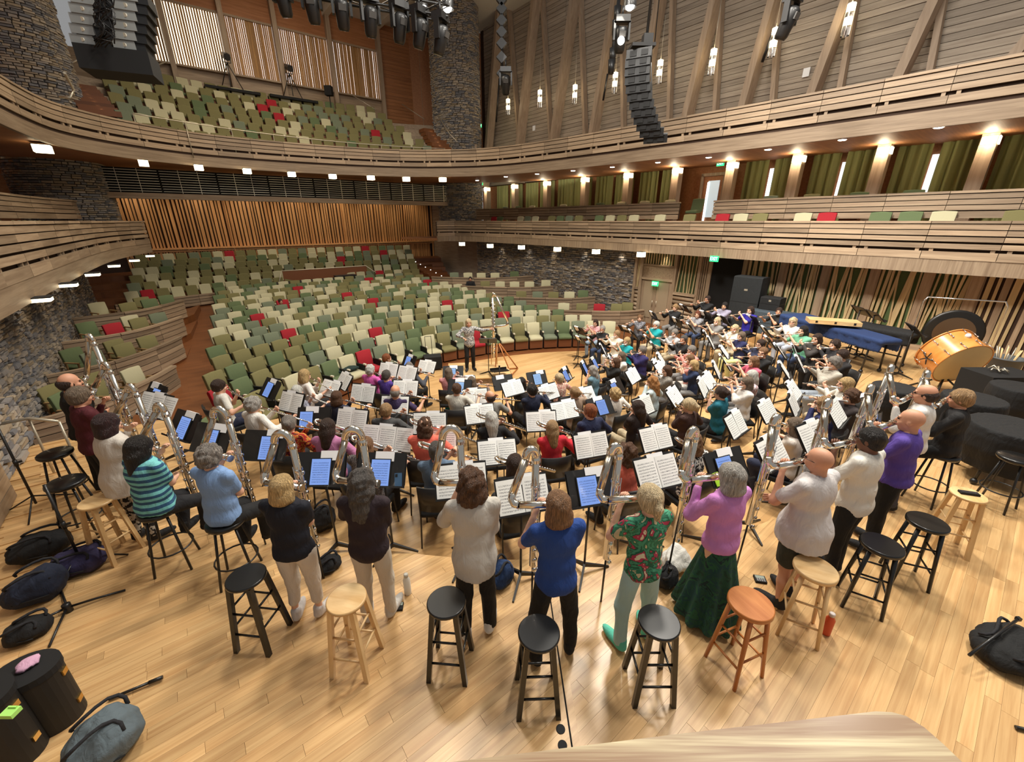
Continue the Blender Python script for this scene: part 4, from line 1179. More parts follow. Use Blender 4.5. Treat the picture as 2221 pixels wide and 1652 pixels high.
# ================================================================== PEOPLE
def arr(*a): return np.array(a, dtype=np.float32)
class SDF:
    """smooth union of rounded cones and ellipsoids on a grid, meshed with surface nets"""
    def __init__(self, k=.03): self.p = []; self.k = k; self.sub = []; self.planes = []
    def cap(self, a, b, ra, rb, k=None): self.p.append(('c', np.array(a, np.float32), np.array(b, np.float32), ra, rb, self.k if k is None else k)); return self
    def ell(self, c, r, rot=None, k=None): self.p.append(('e', np.array(c, np.float32), np.array(r, np.float32), None if rot is None else np.array(rot, np.float32), 0, self.k if k is None else k)); return self
    def cut(self, c, r): self.sub.append((np.array(c, np.float32), np.array(r, np.float32))); return self
    def plane(self, pt, n): self.planes.append((np.array(pt, np.float32), np.array(n, np.float32))); return self   # keeps the side n points away from
    @staticmethod
    def _ell(P, c, r, rot=None):
        q = P - c
        if rot is not None: q = q @ rot
        k0 = np.sqrt(((q/r)**2).sum(-1)); k1 = np.sqrt(((q/(r*r))**2).sum(-1)) + 1e-9
        return k0*(k0-1)/k1
    def mesh(self, h, warp=None):
        lo = np.full(3, 1e9); hi = -lo
        bb = []
        for q in self.p:
            if q[0] == 'c':
                R_ = max(q[3], q[4]); a = np.minimum(q[1], q[2])-R_; b = np.maximum(q[1], q[2])+R_
            else:
                R_ = q[2].max() if q[3] is not None else q[2]; a = q[1]-R_; b = q[1]+R_
            bb.append((a, b)); lo = np.minimum(lo, a); hi = np.maximum(hi, b)
        lo = lo - 2.5*h; n = np.ceil((hi+2.5*h-lo)/h).astype(int)+1
        ax = [lo[i] + h*np.arange(n[i]) for i in range(3)]
        D = np.full(n, .25, np.float32)
        for q, (a, b) in zip(self.p, bb):
            m = q[5]+2*h
            i0 = np.maximum(((a-m-lo)/h).astype(int), 0); i1 = np.minimum(((b+m-lo)/h).astype(int)+2, n)
            sl = tuple(slice(i0[j], i1[j]) for j in range(3))
            P = np.stack(np.meshgrid(*[ax[j][sl[j]] for j in range(3)], indexing='ij'), -1).astype(np.float32)
            if q[0] == 'c':
                ab = q[2]-q[1]; t = np.clip(((P-q[1]) @ ab)/max(float(ab @ ab), 1e-9), 0, 1)
                d = np.sqrt(((P-q[1]-t[..., None]*ab)**2).sum(-1)) - (q[3]+(q[4]-q[3])*t)
            else: d = self._ell(P, q[1], q[2], q[3])
            k = q[5]; E = D[sl]
            if k > 1e-5:
                hh = np.clip(.5+.5*(E-d)/k, 0, 1); D[sl] = E*(1-hh)+d*hh - k*hh*(1-hh)
            else: D[sl] = np.minimum(E, d)
        if self.sub or self.planes:
            P = np.stack(np.meshgrid(*ax, indexing='ij'), -1).astype(np.float32)
            for c, r in self.sub: D = np.maximum(D, -self._ell(P, c, r))
            for pt, nn in self.planes: D = np.maximum(D, (P-pt) @ nn)
        V, Q = surface_nets(D, lo, h)
        if warp is not None and len(V): V = warp(V)
        return V, Q
def surface_nets(D, lo, h):
    S = D < 0; n = np.array(D.shape)
    cs = n-1
    acc = np.zeros((*cs, 3), np.float32); cnt = np.zeros(cs, np.float32)
    quads = []
    cross = []
    for ax in range(3):
        s0 = [slice(None)]*3; s1 = [slice(None)]*3; s0[ax] = slice(0, -1); s1[ax] = slice(1, None)
        D0, D1 = D[tuple(s0)], D[tuple(s1)]; X = S[tuple(s0)] != S[tuple(s1)]
        cross.append((X, S[tuple(s0)]))
        T = np.where(X, D0/np.where(X, D0-D1, 1), 0)
        o1, o2 = [i for i in range(3) if i != ax]
        for a in (0, 1):
            for b in (0, 1):
                sl = [slice(None)]*3; sl[o1] = slice(a, a+cs[o1]); sl[o2] = slice(b, b+cs[o2])
                x = X[tuple(sl)]; t = T[tuple(sl)]
                cnt += x; acc[..., ax] += t*x
                if a: acc[..., o1] += x
                if b: acc[..., o2] += x
    mask = cnt > 0
    idx = np.full(cs, -1, np.int64); idx[mask] = np.arange(mask.sum())
    I = np.argwhere(mask)
    V = (I + acc[mask]/cnt[mask][:, None])*h + lo
    for ax in range(3):
        X, S0 = cross[ax]; o1, o2 = [i for i in range(3) if i != ax]
        sl = [slice(None)]*3; sl[o1] = slice(1, -1); sl[o2] = slice(1, -1)
        E = np.argwhere(X[tuple(sl)]); 
        if len(E) == 0: continue
        E[:, o1] += 1; E[:, o2] += 1
        ins = S0[E[:, 0], E[:, 1], E[:, 2]]
        def cell(d1, d2):
            c = E.copy(); c[:, o1] += d1; c[:, o2] += d2; return idx[c[:, 0], c[:, 1], c[:, 2]]
        q = np.stack([cell(-1, -1), cell(0, -1), cell(0, 0), cell(-1, 0)], 1)
        fl = ins if ax != 1 else ~ins
        q[~fl] = q[~fl][:, ::-1]
        quads.append(q)
    Q = np.concatenate(quads) if quads else np.zeros((0, 4), int)
    return V.astype(np.float32), Q[(Q >= 0).all(1)]
def np_mesh(name, V, Q, mats, mi=None, smooth=True):
    me = bpy.data.meshes.new(name)
    me.vertices.add(len(V)); me.vertices.foreach_set('co', np.asarray(V, np.float32).ravel())
    me.loops.add(len(Q)*4); me.loops.foreach_set('vertex_index', np.asarray(Q, np.int32).ravel())
    me.polygons.add(len(Q)); me.polygons.foreach_set('loop_start', np.arange(len(Q), dtype=np.int32)*4)
    try: me.polygons.foreach_set('loop_total', np.full(len(Q), 4, np.int32))
    except Exception: pass
    if mi is not None: me.polygons.foreach_set('material_index', np.asarray(mi, np.int32))
    me.polygons.foreach_set('use_smooth', np.full(len(Q), smooth))
    for m in mats: me.materials.append(m if not isinstance(m, str) else MAT[m])
    me.update(calc_edges=True)
    return me
def vnoise(V, f, seed):
    a = np.array([[1.3, .7, -.4], [-.6, 1.1, .8], [.5, -.9, 1.2]], np.float32)*f
    ph = np.array([seed*1.7, seed*2.3, seed*.9], np.float32)
    s = np.sin(V @ a.T + ph); s2 = np.sin((V @ a.T)*2.1 + ph*1.9 + 1.3)
    return s.sum(1)/3 + .5*s2.sum(1)/3
plain('eye_dark', srgb(36, 26, 22), .3)
plain('lips', srgb(176, 104, 96), .5)
SKIN = {'f': srgb(226, 176, 148), 'm': srgb(208, 152, 122), 'd': srgb(112, 72, 52), 't': srgb(214, 164, 128)}
for k_, c_ in SKIN.items():
    m_ = plain('skin_'+k_, c_, .55, vary=.05, bscale=20)
    m_.node_tree.nodes['Principled BSDF'].inputs['Subsurface Weight'].default_value = .0
HAIRC = dict(black=(28, 22, 20), dkbrown=(58, 38, 28), brown=(96, 64, 42), ltbrown=(140, 102, 70), auburn=(118, 62, 38), red=(150, 84, 46), sandy=(176, 140, 98),
             blond=(206, 172, 118), ltblond=(222, 198, 156), grey=(142, 134, 126), dkgrey=(88, 82, 78), ltgrey=(180, 174, 166), white=(226, 222, 214), greybrown=(124, 106, 88), strawb=(188, 130, 74), plum=(52, 26, 28))
def hair_mat(k):
    n = 'hair_'+k
    if n in MAT: return MAT[n]
    m, nt, b = nm(n); N, L = nt.nodes, nt.links; b.inputs['Roughness'].default_value = .5
    tc = N.new('ShaderNodeTexCoord'); mp = N.new('ShaderNodeMapping'); mp.inputs['Scale'].default_value = (95, 95, 8)
    no = N.new('ShaderNodeTexNoise'); no.inputs['Scale'].default_value = 1.; no.inputs['Detail'].default_value = 4; no.inputs['Distortion'].default_value = 1.2
    L.new(tc.outputs['Object'], mp.inputs[0]); L.new(mp.outputs[0], no.inputs['Vector'])
    c = srgb(*HAIRC[k]); cr = N.new('ShaderNodeValToRGB')
    cr.color_ramp.elements[0].position = .32; cr.color_ramp.elements[1].position = .7
    cr.color_ramp.elements[0].color = c4([v*.42 for v in c]); cr.color_ramp.elements[1].color = c4([min(1, v*1.35) for v in c])
    L.new(no.outputs['Fac'], cr.inputs[0]); L.new(cr.outputs[0], b.inputs['Base Color'])
    bp = N.new('ShaderNodeBump'); bp.inputs['Strength'].default_value = 1.0; bp.inputs['Distance'].default_value = .025
    L.new(no.outputs['Fac'], bp.inputs['Height']); L.new(bp.outputs[0], b.inputs['Normal'])
    MAT[n] = m
    return m
def cloth(spec):
    """spec: (r,g,b) or (pattern, rgb, rgb2, scale)"""
    if isinstance(spec[0], str):
        pat, a, b2, sc = spec; n = 'cloth_%s_%s' % (pat, '_'.join(str(v) for v in a)) + '_%d' % int(sc)
        return fabric(n, srgb(*a), pat, [srgb(*q) for q in b2] if pat == 'floral' else srgb(*b2), sc)
    return fabric('cloth_%d_%d_%d' % spec, srgb(*spec))
def ik(S, T, l1, l2, hint):
    S, T, hint = Vector(S), Vector(T), Vector(hint)
    d = T-S; L0 = d.length; mx = (l1+l2)*.995
    if L0 > mx: T = S + d*(mx/L0); d = T-S; L0 = mx
    x = (l1*l1 - l2*l2 + L0*L0)/(2*L0); hgt = math.sqrt(max(l1*l1-x*x, 1e-6))
    dn = d.normalized(); hp = hint - dn*hint.dot(dn); hp.normalize()
    return S + dn*x + hp*hgt, T
SHOE = None
def shoe_mesh():
    s = SDF(.02); s.ell((0, .05, .045), (.042, .12, .042)); s.ell((0, -.03, .055), (.038, .065, .05)); s.cap((0, -.04, .06), (0, -.04, .11), .04, .045)
    s.plane((0, 0, .0), (0, 0, -1)); V, Q = s.mesh(.012)
    zc = V[Q].mean(1)[:, 2]
    return V, Q, (zc < .022).astype(int)
SV, SQ, SM = shoe_mesh()
SHOEM = {}
def shoe_for(col, sole):
    k = (col, sole)
    if k not in SHOEM: SHOEM[k] = np_mesh('shoe', SV, SQ, [cloth(col), cloth(sole)], SM)
    return SHOEM[k]
def fingers(mb, palm, d, n, l, f, thumb=1, sides=5):
    """four unequal, curled fingers and a thumb leaving the side of the palm"""
    for i, (off, ln) in enumerate(((-.027, .9), (-.009, 1.05), (.009, 1.0), (.026, .8))):
        p0 = palm + (d*.03 + l*off)*f; p1 = p0 + (d*.034*ln + n*.006)*f; p2 = p1 + (d*.012*ln + n*.026*ln)*f; p3 = p2 + (-d*.012 + n*.016*ln)*f
        mb.tube([p0, p1, p2, p3], [.0095*f, .009*f, .008*f, .0065*f], sides)
    q0 = palm + (l*.026*thumb - d*.012)*f; q1 = q0 + (l*.022*thumb + d*.022 + n*.012)*f; q2 = q1 + (d*.026 + n*.012 - l*.002*thumb)*f
    mb.tube([q0, q1, q2], [.012*f, .0105*f, .008*f], sides)
def make_person(p):
    """p: dict with pose, colours, styles. The root Empty stands on the floor at the person's feet or seat."""
    f = p['h']/1.70; w = p.get('w', 1.0); pose = p['pose']; lod = p['lod']
    vb = (.0175, .023, .030)[lod]; vh = (.0105, .014, .019)[lod]
    lean = p.get('lean', 0.)
    root = thing('person', p['label'], 'person', p['loc'], p['rz'], p.get('group'))
    seated = pose in ('seat', 'stool')
    sh = .46 if pose == 'seat' else .72
    if seated:
        hipz = sh + .085*f; hip = Vector((0, -.02, hipz))
        kz = hipz - .01 if pose == 'seat' else hipz - .16; ky = .40 if pose == 'seat' else .34
        knee = [Vector((sx*.115*f*w, ky*f, kz)) for sx in (-1, 1)]
        az = .085 if pose == 'seat' else .30
        ank = [Vector((sx*.11*f, (ky-.06+(.05 if sx > 0 else -.05))*f, az)) for sx in (-1, 1)]
    else:
        hipz = .90*f; hip = Vector((0, 0, hipz))
        st = p.get('stance', .10)
        knee = [Vector((sx*(st+.0)*f, .02+(.02 if sx > 0 else -.01), .48*f)) for sx in (-1, 1)]
        ank = [Vector((sx*(st+.015)*f, -.02+(.03 if sx > 0 else -.02), .085)) for sx in (-1, 1)]
    up = Vector((0, math.sin(lean), math.cos(lean)))
    fwd = Vector((0, math.cos(lean), -math.sin(lean)))
    waist = hip + up*.16*f; chest = hip + up*.37*f + fwd*.01; neck = hip + up*.545*f
    shl = [hip + up*.478*f + Vector((sx*.165*f*(.5+.5*w), 0, 0)) for sx in (-1, 1)]
    hip_j = [hip + Vector((sx*.085*f*w, 0, -.02)) for sx in (-1, 1)]
    hy = p.get('hyaw', 0.); hp_ = p.get('hpitch', .12)
    hc = neck + up*.125*f + fwd*.025*f
    HR = (Matrix.Rotation(hy, 3, 'Z') @ Matrix.Rotation(-hp_, 3, 'X'))
    hf_ = f*1.06
    def hpnt(x, y, z): return hc + HR @ Vector((x*hf_, y*hf_, z*hf_))
    mouth = hpnt(0, .105, -.062)
    p['mouth'] = mouth; p['headc'] = hc
    # ---- arms from the instrument
    ins = p.get('ins'); A = p.get('arms')
    if A is None:
        if ins in ('flute', 'alto', 'bass'):
            fd = Vector((.93, .22, -.28)) if ins != 'bass' else Vector((.80, .30, -.52)); fd.normalize()
            if p.get('fd'): fd = Vector(p['fd']).normalized()
            p['fdir'] = fd
            A = (mouth + fd*.17 + Vector((0, .045, -.03)), mouth + fd*(.42 if ins == 'flute' else .47) + Vector((0, .0, -.045)))
        elif ins == 'contra':
            A = (Vector((-.12, .25, mouth.z-.12)), Vector((-.05, .27, mouth.z-.44)))
        else:
            A = (Vector((-.16, .28, hipz+.10)), Vector((.16, .28, hipz+.10)))
    hints = p.get('hints') or ((Vector((-.45, .0, -1.0)), Vector((.5, -.15, -1.0))) if ins == 'contra' else (Vector((-.35, .15, -1.0)), Vector((.75, -.3, -.8))))
    arms = []
    for i in (0, 1):
        e, t = ik(shl[i], A[i], .285*f, .27*f, hints[i]); arms.append((shl[i], e, t))
    # ---- body
    s = SDF(.03*f)
    s.ell(chest, (.140*f*w, .092*f*w, .19*f)).ell(waist, (.112*f*w, .080*f*w, .15*f)).ell(hip, (.126*f*w, .090*f*w, .10*f))
    s.cap(neck-up*.06*f, neck+up*.06*f, .055*f, .05*f)
    hands = []
    for i, (a, e, t) in enumerate(arms):
        s.cap(neck-up*.07*f, a, .05*f, .042*f); s.cap(a, e, .044*f*(.6+.4*w), .038*f*(.7+.3*w)); s.cap(e, t, .038*f*(.7+.3*w), .025*f)
        d = (t-e).normalized()
        n_ = Vector((0, -1, -.3)) if i == 0 else Vector((0, .7, -.8))
        if ins == 'contra': n_ = Vector((.7 if i == 0 else -.7, .3, 0))
        n_ = (n_ - d*n_.dot(d)).normalized(); l_ = d.cross(n_)
        palm = t + d*.045*f
        rot_ = np.array([[l_.x, d.x, n_.x], [l_.y, d.y, n_.y], [l_.z, d.z, n_.z]])
        s.ell(palm, (.040*f, .048*f, .018*f), rot_, .02)
        hands.append((palm, d, n_, l_))
    bare = p.get('leg', 'pants')
    for i in (0, 1):
        cv = .72 if bare in ('pants', 'skirt') else 1.; ck = .72 if bare == 'capri' else cv
        s.cap(hip_j[i], knee[i], .080*f*w*cv, .050*f*ck); s.cap(knee[i], knee[i]*.6+ank[i]*.4+Vector((0, -.015, 0)), .048*f*ck, .052*f*ck); s.cap(knee[i]*.6+ank[i]*.4, ank[i], .05*f*ck, .034*f)
    V, Q = s.mesh(vb)
    # ---- head, finer
    hd = SDF(.018*f); Rn = np.array(HR)
    hd.ell(hpnt(0, -.008, .022), (.078*f, .097*f, .092*f), Rn); hd.ell(hpnt(0, .022, -.045), (.062*f, .076*f, .079*f), Rn); hd.ell(hpnt(0, .055, -.095), (.030*f, .028*f, .022*f), Rn)
    hd.cap(hpnt(0, .086, .018), hpnt(0, .106, -.022), .010*f, .015*f, .012*f)
    for sx in (-1, 1):
        hd.ell(hpnt(sx*.074, -.006, -.018), (.010*f, .02*f, .032*f), Rn, .008*f)
        hd.ell(hpnt(sx*.034, .078, .026), (.026*f, .014*f, .010*f), Rn, .012*f)
        hd.ell(hpnt(sx*.040, .062, -.03), (.026*f, .026*f, .024*f), Rn, .02*f)
    hd.cap(neck-up*.05*f, hpnt(0, -.015, -.03), .054*f, .052*f, .02)
    hd.cut(hpnt(-.032, .099, .008), (.016*f, .014*f, .009*f)); hd.cut(hpnt(.032, .099, .008), (.016*f, .014*f, .009*f))
    V2, Q2 = hd.mesh(vh)
    fm = MB()
    for pl, d, n_, l_ in hands: fingers(fm, pl, d, n_, l_, f, 1 if pl is hands[0][0] else -1, 6 if lod == 0 else 4)
    for sx in (-1, 1): fm.sphere(hpnt(sx*.032, .082, .008), .0115*f, 6, 5, 1)
    fm.tube([hpnt(-.024, .092, -.063), hpnt(0, .099, -.061), hpnt(.024, .092, -.063)], [.003*f, .0075*f, .003*f], 5, 2)
    for sx in (-1, 1): fm.tube([hpnt(sx*.018, .096, .034), hpnt(sx*.036, .094, .040), hpnt(sx*.054, .078, .034)], [.003*f, .004*f, .002*f], 4, 3)
    FQ = []; FM = []; FV = np.array([tuple(v) for v in fm.v], np.float32)
    for q, mi in zip(fm.f, fm.m):
        if len(q) == 4: FQ.append(q); FM.append(mi)
        elif len(q) == 5: FQ += [(q[0], q[1], q[2], q[3]), (q[0], q[3], q[4], q[4])]; FM += [mi, mi]
        elif len(q) == 6: FQ += [(q[0], q[1], q[2], q[3]), (q[0], q[3], q[4], q[5])]; FM += [mi, mi]
    FQ = np.array([q for q in FQ if len(set(q)) == 4], int); FM = [m for q, m in zip(FQ, FM)] if False else None
    # keep material index in step with the quads kept
    FQ2 = []; FM2 = []
    for q, mi in zip(fm.f, fm.m):
        if len(q) == 4: FQ2.append(q); FM2.append(mi)
        elif len(q) >= 6: FQ2 += [tuple(q[:4]), (q[0], q[3], q[4], q[5])]; FM2 += [mi, mi]
    FQ2 = np.array(FQ2, int)
    VV = np.concatenate([V, V2, FV]); QQ = np.concatenate([Q, Q2+len(V), FQ2+len(V)+len(V2)])
    mi = np.concatenate([np.zeros(len(Q)+len(Q2), int), np.array(FM2)])
    hcol = p['hair'][1] if p.get('hair') else 'grey'
    sk = MAT['skin_'+p.get('skin', 'f')]
    link('body', np_mesh('body', VV, QQ, [sk, MAT['eye_dark'], MAT['lips'], hair_mat(hcol)], mi), root)
    # ---- shirt
    sp = p['top']; sl = p.get('sleeve', 'l'); hem = p.get('hem', -.10); gr = .016*f + p.get('loose', 0)
    g = SDF(.035*f)
    g.ell(chest, (.150*f*w+gr, .104*f*w+gr, .19*f+gr)).ell(waist, (.134*f*w+gr+.006, .100*f*w+gr, .15*f+.02)); g.ell(hip, (.152*f*w+gr, .115*f*w+gr, .14*f+gr))
    for i, (a, e, t) in enumerate(arms):
        g.cap(neck-up*.075*f, a+up*.012*f, .052*f+.006, .042*f+.006)
        q = {'s': .66, 'l': 1., 't': .05, 'h': .85, '3': 1.}[sl]
        ee = a + (e-a)*q
        g.cap(a, ee, .048*f*(.6+.4*w)+.007, (.051*f*(.7+.3*w)+.008))
        if sl == 'l': g.cap(e, e+(t-e)*.90, .050*f*(.7+.3*w)+.006, .036*f)
        if sl == '3': g.cap(e, e+(t-e)*.45, .052*f+.006, .046*f)
    hz = hip.z + hem*f
    if hem < -.12: g.cap(hip, hip+Vector((0, 0, hem*f-.1)), .150*f*w+gr, .155*f*w+gr, .05)
    g.plane((0, 0, hz), (0, 0, -1))
    g.cut(neck+up*.03*f+fwd*.012, (.062*f, .066*f, .055*f))
    sd = p.get('seed', 1)
    amp = .0065 if lod < 2 else .004
    def wrinkle(V):
        nz = vnoise(V*np.array([1, 1, .55], np.float32), 26, sd)
        c_ = np.array([0, 0, 0], np.float32)
        ctr = np.array([hip.x, hip.y, 0], np.float32); r_ = V-ctr; r_[:, 2] = 0; r_ /= np.linalg.norm(r_, axis=1)[:, None]+1e-6
        V = V + r_*(nz*amp)[:, None]; return V
    V, Q = g.mesh(vb, wrinkle)
    link('shirt', np_mesh('shirt', V, Q, [cloth(sp)]), root)
    # ---- legs
    bc = p['bottom']
    if bare == 'skirt':
        g = SDF(.04*f)
        if seated:
            for i in (0, 1): g.cap(hip_j[i], knee[i], .11*f*w, .10*f); g.cap(knee[i], knee[i]+(ank[i]-knee[i])*.85, .10*f, .12*f)
            g.plane((0, 0, waist.z), (0, 0, 1))
        else:
            g.cap(waist-up*.02, Vector((0, 0, .05)), .085*f*w, .30*f, .05); g.plane((0, 0, waist.z), (0, 0, 1)); g.plane((0, 0, .05), (0, 0, -1))
        def pleat(V):
            a = np.arctan2(V[:, 0], V[:, 1]); k = np.clip((waist.z-V[:, 2])/.8, 0, 1)
            r_ = V.copy(); r_[:, 2] = 0; return V + r_*(.11*k*np.sin(a*11+sd))[:, None] if not seated else V
        V, Q = g.mesh(vb*1.1, pleat); link('skirt', np_mesh('skirt', V, Q, [cloth(bc)]), root)
    else:
        g = SDF(.03*f); q = {'pants': .94, 'capri': .62, 'shorts': .0}[bare]
        g.ell(hip, (.146*f*w, .108*f*w, .12*f)); 
        lw = p.get('legw', 1.0)
        for i in (0, 1):
            kk = knee[i] if q > 0 else hip_j[i]+(knee[i]-hip_j[i])*.78
            g.cap(hip_j[i], kk, .084*f*w, .070*f*lw + (.02 if q == 0 else 0))
            if q > 0: g.cap(knee[i], knee[i]+(ank[i]-knee[i])*q, .068*f*lw, .058*f*lw)
        g.plane(hip+up*.09*f, up)
        V, Q = g.mesh(vb*1.15, wrinkle); link('trousers', np_mesh('trousers', V, Q, [cloth(bc)]), root)
    for i in (0, 1):
        me = shoe_for(p.get('shoe', (30, 28, 28)), p.get('sole', (210, 210, 208)))
        o = link('shoe', me, root); o.location = (ank[i].x, ank[i].y+.04, ank[i].z-.085); o.rotation_euler = (0, 0, -.25 if i else .25); o.scale = (f*1.14, f*1.16, f*1.1)
    # ---- hair
    hs = p.get('hair')
    if hs and hs[0] != 'bald':
        st_, col = hs[0], hs[1]; vol = hs[2] if len(hs) > 2 else 1.0
        g = SDF(.02*f)
        def E(x, y, z, a, b, c, k=None): g.ell(hpnt(x, y, z), (a*hf_*vol, b*hf_*vol, c*hf_*vol), Rn, k)
        if st_ == 'balding':
            E(0, -.03, -.008, .084, .088, .062); g.cut(hpnt(0, .03, .075), (.075*f, .10*f, .06*f))
        else: E(0, -.014, .020, .086, .102, .098)
        if st_ in ('short', 'balding', 'pony', 'bun'): E(0, -.045, -.035, .074, .062, .055)
        if st_ == 'curly': E(0, -.035, -.03, .085, .08, .07)
        if st_ in ('bob', 'curlybob', 'wavybob'): E(0, -.028, -.055, .096, .082, .085); E(0, -.03, -.10, .098, .078, .055)
        if st_ in ('long', 'longcurly'):
            E(0, -.03, -.05, .094, .084, .085); g.cap(hpnt(0, -.05, -.08), hpnt(0, -.075, -.08)-up*hs[3]*f if len(hs) > 3 else hpnt(0, -.075, -.26), .082*f*vol, .070*f*vol, .04)
        if st_ == 'pony': g.cap(hpnt(0, -.105, .02), hpnt(0, -.13, -.02), .026*f, .034*f); g.cap(hpnt(0, -.13, -.02), hpnt(0, -.10, -.20), .034*f, .014*f)
        if st_ == 'bun': E(0, -.115, .02, .045, .04, .045)
        g.cut(hpnt(0, .105, -.045), (.070*f, .075*f, .092*f)); g.cut(hpnt(0, .12, -.12), (.075*f, .10*f, .09*f))
        if st_ in ('short', 'balding', 'curly', 'pony', 'bun'): g.plane(hpnt(0, 0, -.085), tuple(HR @ Vector((0, .25, -1)).normalized()))
        hcn = np.array(tuple(hc), np.float32)
        na, nf = {'curly': (.013, 62), 'curlybob': (.017, 52), 'longcurly': (.015, 46), 'wavybob': (.010, 42)}.get(st_, (.0045, 44))
        def tw(V):
            r_ = V-hcn; r_ /= np.linalg.norm(r_, axis=1)[:, None]+1e-6
            return V + r_*(na*vnoise(V, nf, sd))[:, None]
        V, Q = g.mesh(vh*1.05, tw)
        if len(Q): link('hair', np_mesh('hair', V, Q, [hair_mat(col)]), root)
    if p.get('beard'):
        g = SDF(.015); g.ell(hpnt(0, .062, -.095), (.056*f, .05*f, .05*f), Rn); 
        if p['beard'][1] > 1: g.ell(hpnt(0, .07, -.15), (.045*f, .035*f, .06*f), Rn)
        g.cut(hpnt(0, .115, -.055), (.03*f, .03*f, .016*f)); V, Q = g.mesh(vh); link('beard', np_mesh('beard', V, Q, [hair_mat(p['beard'][0])]), root)
    if p.get('glasses'):
        mb = MB()
        for sx in (-1, 1):
            ring = [hpnt(sx*(.034+.023*math.cos(a)), .101, .006+.018*math.sin(a)) for a in [2*PI*i/10 for i in range(10)]]
            mb.tube(ring, .0022*f, 4, closed=True)
            mb.tube([hpnt(sx*.057, .099, .010), hpnt(sx*.076, .05, .010), hpnt(sx*.079, -.01, .004)], .0025*f, 4)
        mb.tube([hpnt(-.011, .103, .008), hpnt(.011, .103, .008)], .0022*f, 4)
        build(mb, 'glasses', plain('glasses_'+p['glasses'], srgb(150, 40, 40) if p['glasses'] == 'red' else srgb(34, 30, 30), .4), root)
    return root
# ================================================================== ORCHESTRA
# ---- prototypes ----------------------------------------------------------
def score_mat(name, tint, line, emit=0., dens=11.):
    m, nt, b = nm(name); N, L = nt.nodes, nt.links
    tc = N.new('ShaderNodeTexCoord'); sp = N.new('ShaderNodeSeparateXYZ'); L.new(tc.outputs['UV'], sp.inputs[0])
    def mth(op, a, b2=None):
        q = N.new('ShaderNodeMath'); q.operation = op
        for i, v in enumerate((a, b2)):
            if v is None: continue
            if isinstance(v, (int, float)): q.inputs[i].default_value = v
            else: L.new(v, q.inputs[i])
        return q.outputs[0]
    oi = N.new('ShaderNodeObjectInfo')
    fr = mth('FRACT', mth('MULTIPLY', sp.outputs[1], dens))
    band = mth('LESS_THAN', fr, .5)
    no = N.new('ShaderNodeTexNoise'); no.inputs['Scale'].default_value = 1; no.inputs['Detail'].default_value = 2
    mp = N.new('ShaderNodeMapping'); mp.inputs['Scale'].default_value = (44, dens*2.2, 1); L.new(tc.outputs['UV'], mp.inputs[0])
    ad = N.new('ShaderNodeVectorMath'); ad.operation = 'ADD'; L.new(mp.outputs[0], ad.inputs[0])
    cb = N.new('ShaderNodeCombineXYZ'); L.new(mth('MULTIPLY', oi.outputs['Random'], 80.), cb.inputs[0]); L.new(cb.outputs[0], ad.inputs[1]); L.new(ad.outputs[0], no.inputs['Vector'])
    notes = mth('GREATER_THAN', no.outputs['Fac'], .50)
    fine = mth('GREATER_THAN', mth('FRACT', mth('MULTIPLY', sp.outputs[1], dens*10)), .72)
    ink = mth('MAXIMUM', mth('MULTIPLY', notes, .75), mth('MULTIPLY', fine, .5))
    mk = mth('MULTIPLY', band, ink)
    for o_, lo, hi in ((sp.outputs[0], .09, .91), (sp.outputs[1], .06, .90)):
        mk = mth('MULTIPLY', mk, mth('MULTIPLY', mth('GREATER_THAN', o_, lo), mth('LESS_THAN', o_, hi)))
    mx = N.new('ShaderNodeMix'); mx.data_type = 'RGBA'; L.new(mk, mx.inputs[0])
    mx.inputs[6].default_value = c4(tint); mx.inputs[7].default_value = c4(line)
    if emit:
        b.inputs['Base Color'].default_value = (.02, .02, .03, 1); L.new(mx.outputs[2], b.inputs['Emission Color']); b.inputs['Emission Strength'].default_value = emit
        b.inputs['Roughness'].default_value = .15
    else: L.new(mx.outputs[2], b.inputs['Base Color']); b.inputs['Roughness'].default_value = .85
    MAT[name] = m
score_mat('score', srgb(240, 240, 236), srgb(112, 112, 116))
score_mat('screen_score', srgb(128, 162, 232), srgb(66, 92, 150), .95)
score_mat('screen_score_pale', srgb(158, 196, 240), srgb(96, 130, 180), .95)
def page_mesh(w_, h_, curl):
    mb = MB(); n = 4
    for i in range(n+1):
        u = i/n; z_ = .004 + curl*math.sin(u*PI)*.014
        for v in (0, 1): mb.v.append(Vector((-w_/2+w_*u, v*h_, z_)))
    for i in range(n): mb.quad((2*i, 2*i+2, 2*i+3, 2*i+1), 0, [(i/n, 0), ((i+1)/n, 0), ((i+1)/n, 1), (i/n, 1)], True)
    b0 = len(mb.v)
    for i in range(n+1):
        u = i/n; z_ = .002 + curl*math.sin(u*PI)*.014
        for v in (0, 1): mb.v.append(Vector((-w_/2+w_*u, v*h_, z_)))
    for i in range(n): mb.quad((b0+2*i, b0+2*i+1, b0+2*i+3, b0+2*i+2), 1, None, True)
    return mb.mesh('page', ['score', 'white_paper'])
PAGE = [page_mesh(.245, .325, c) for c in (.4, 1.0, .7)]
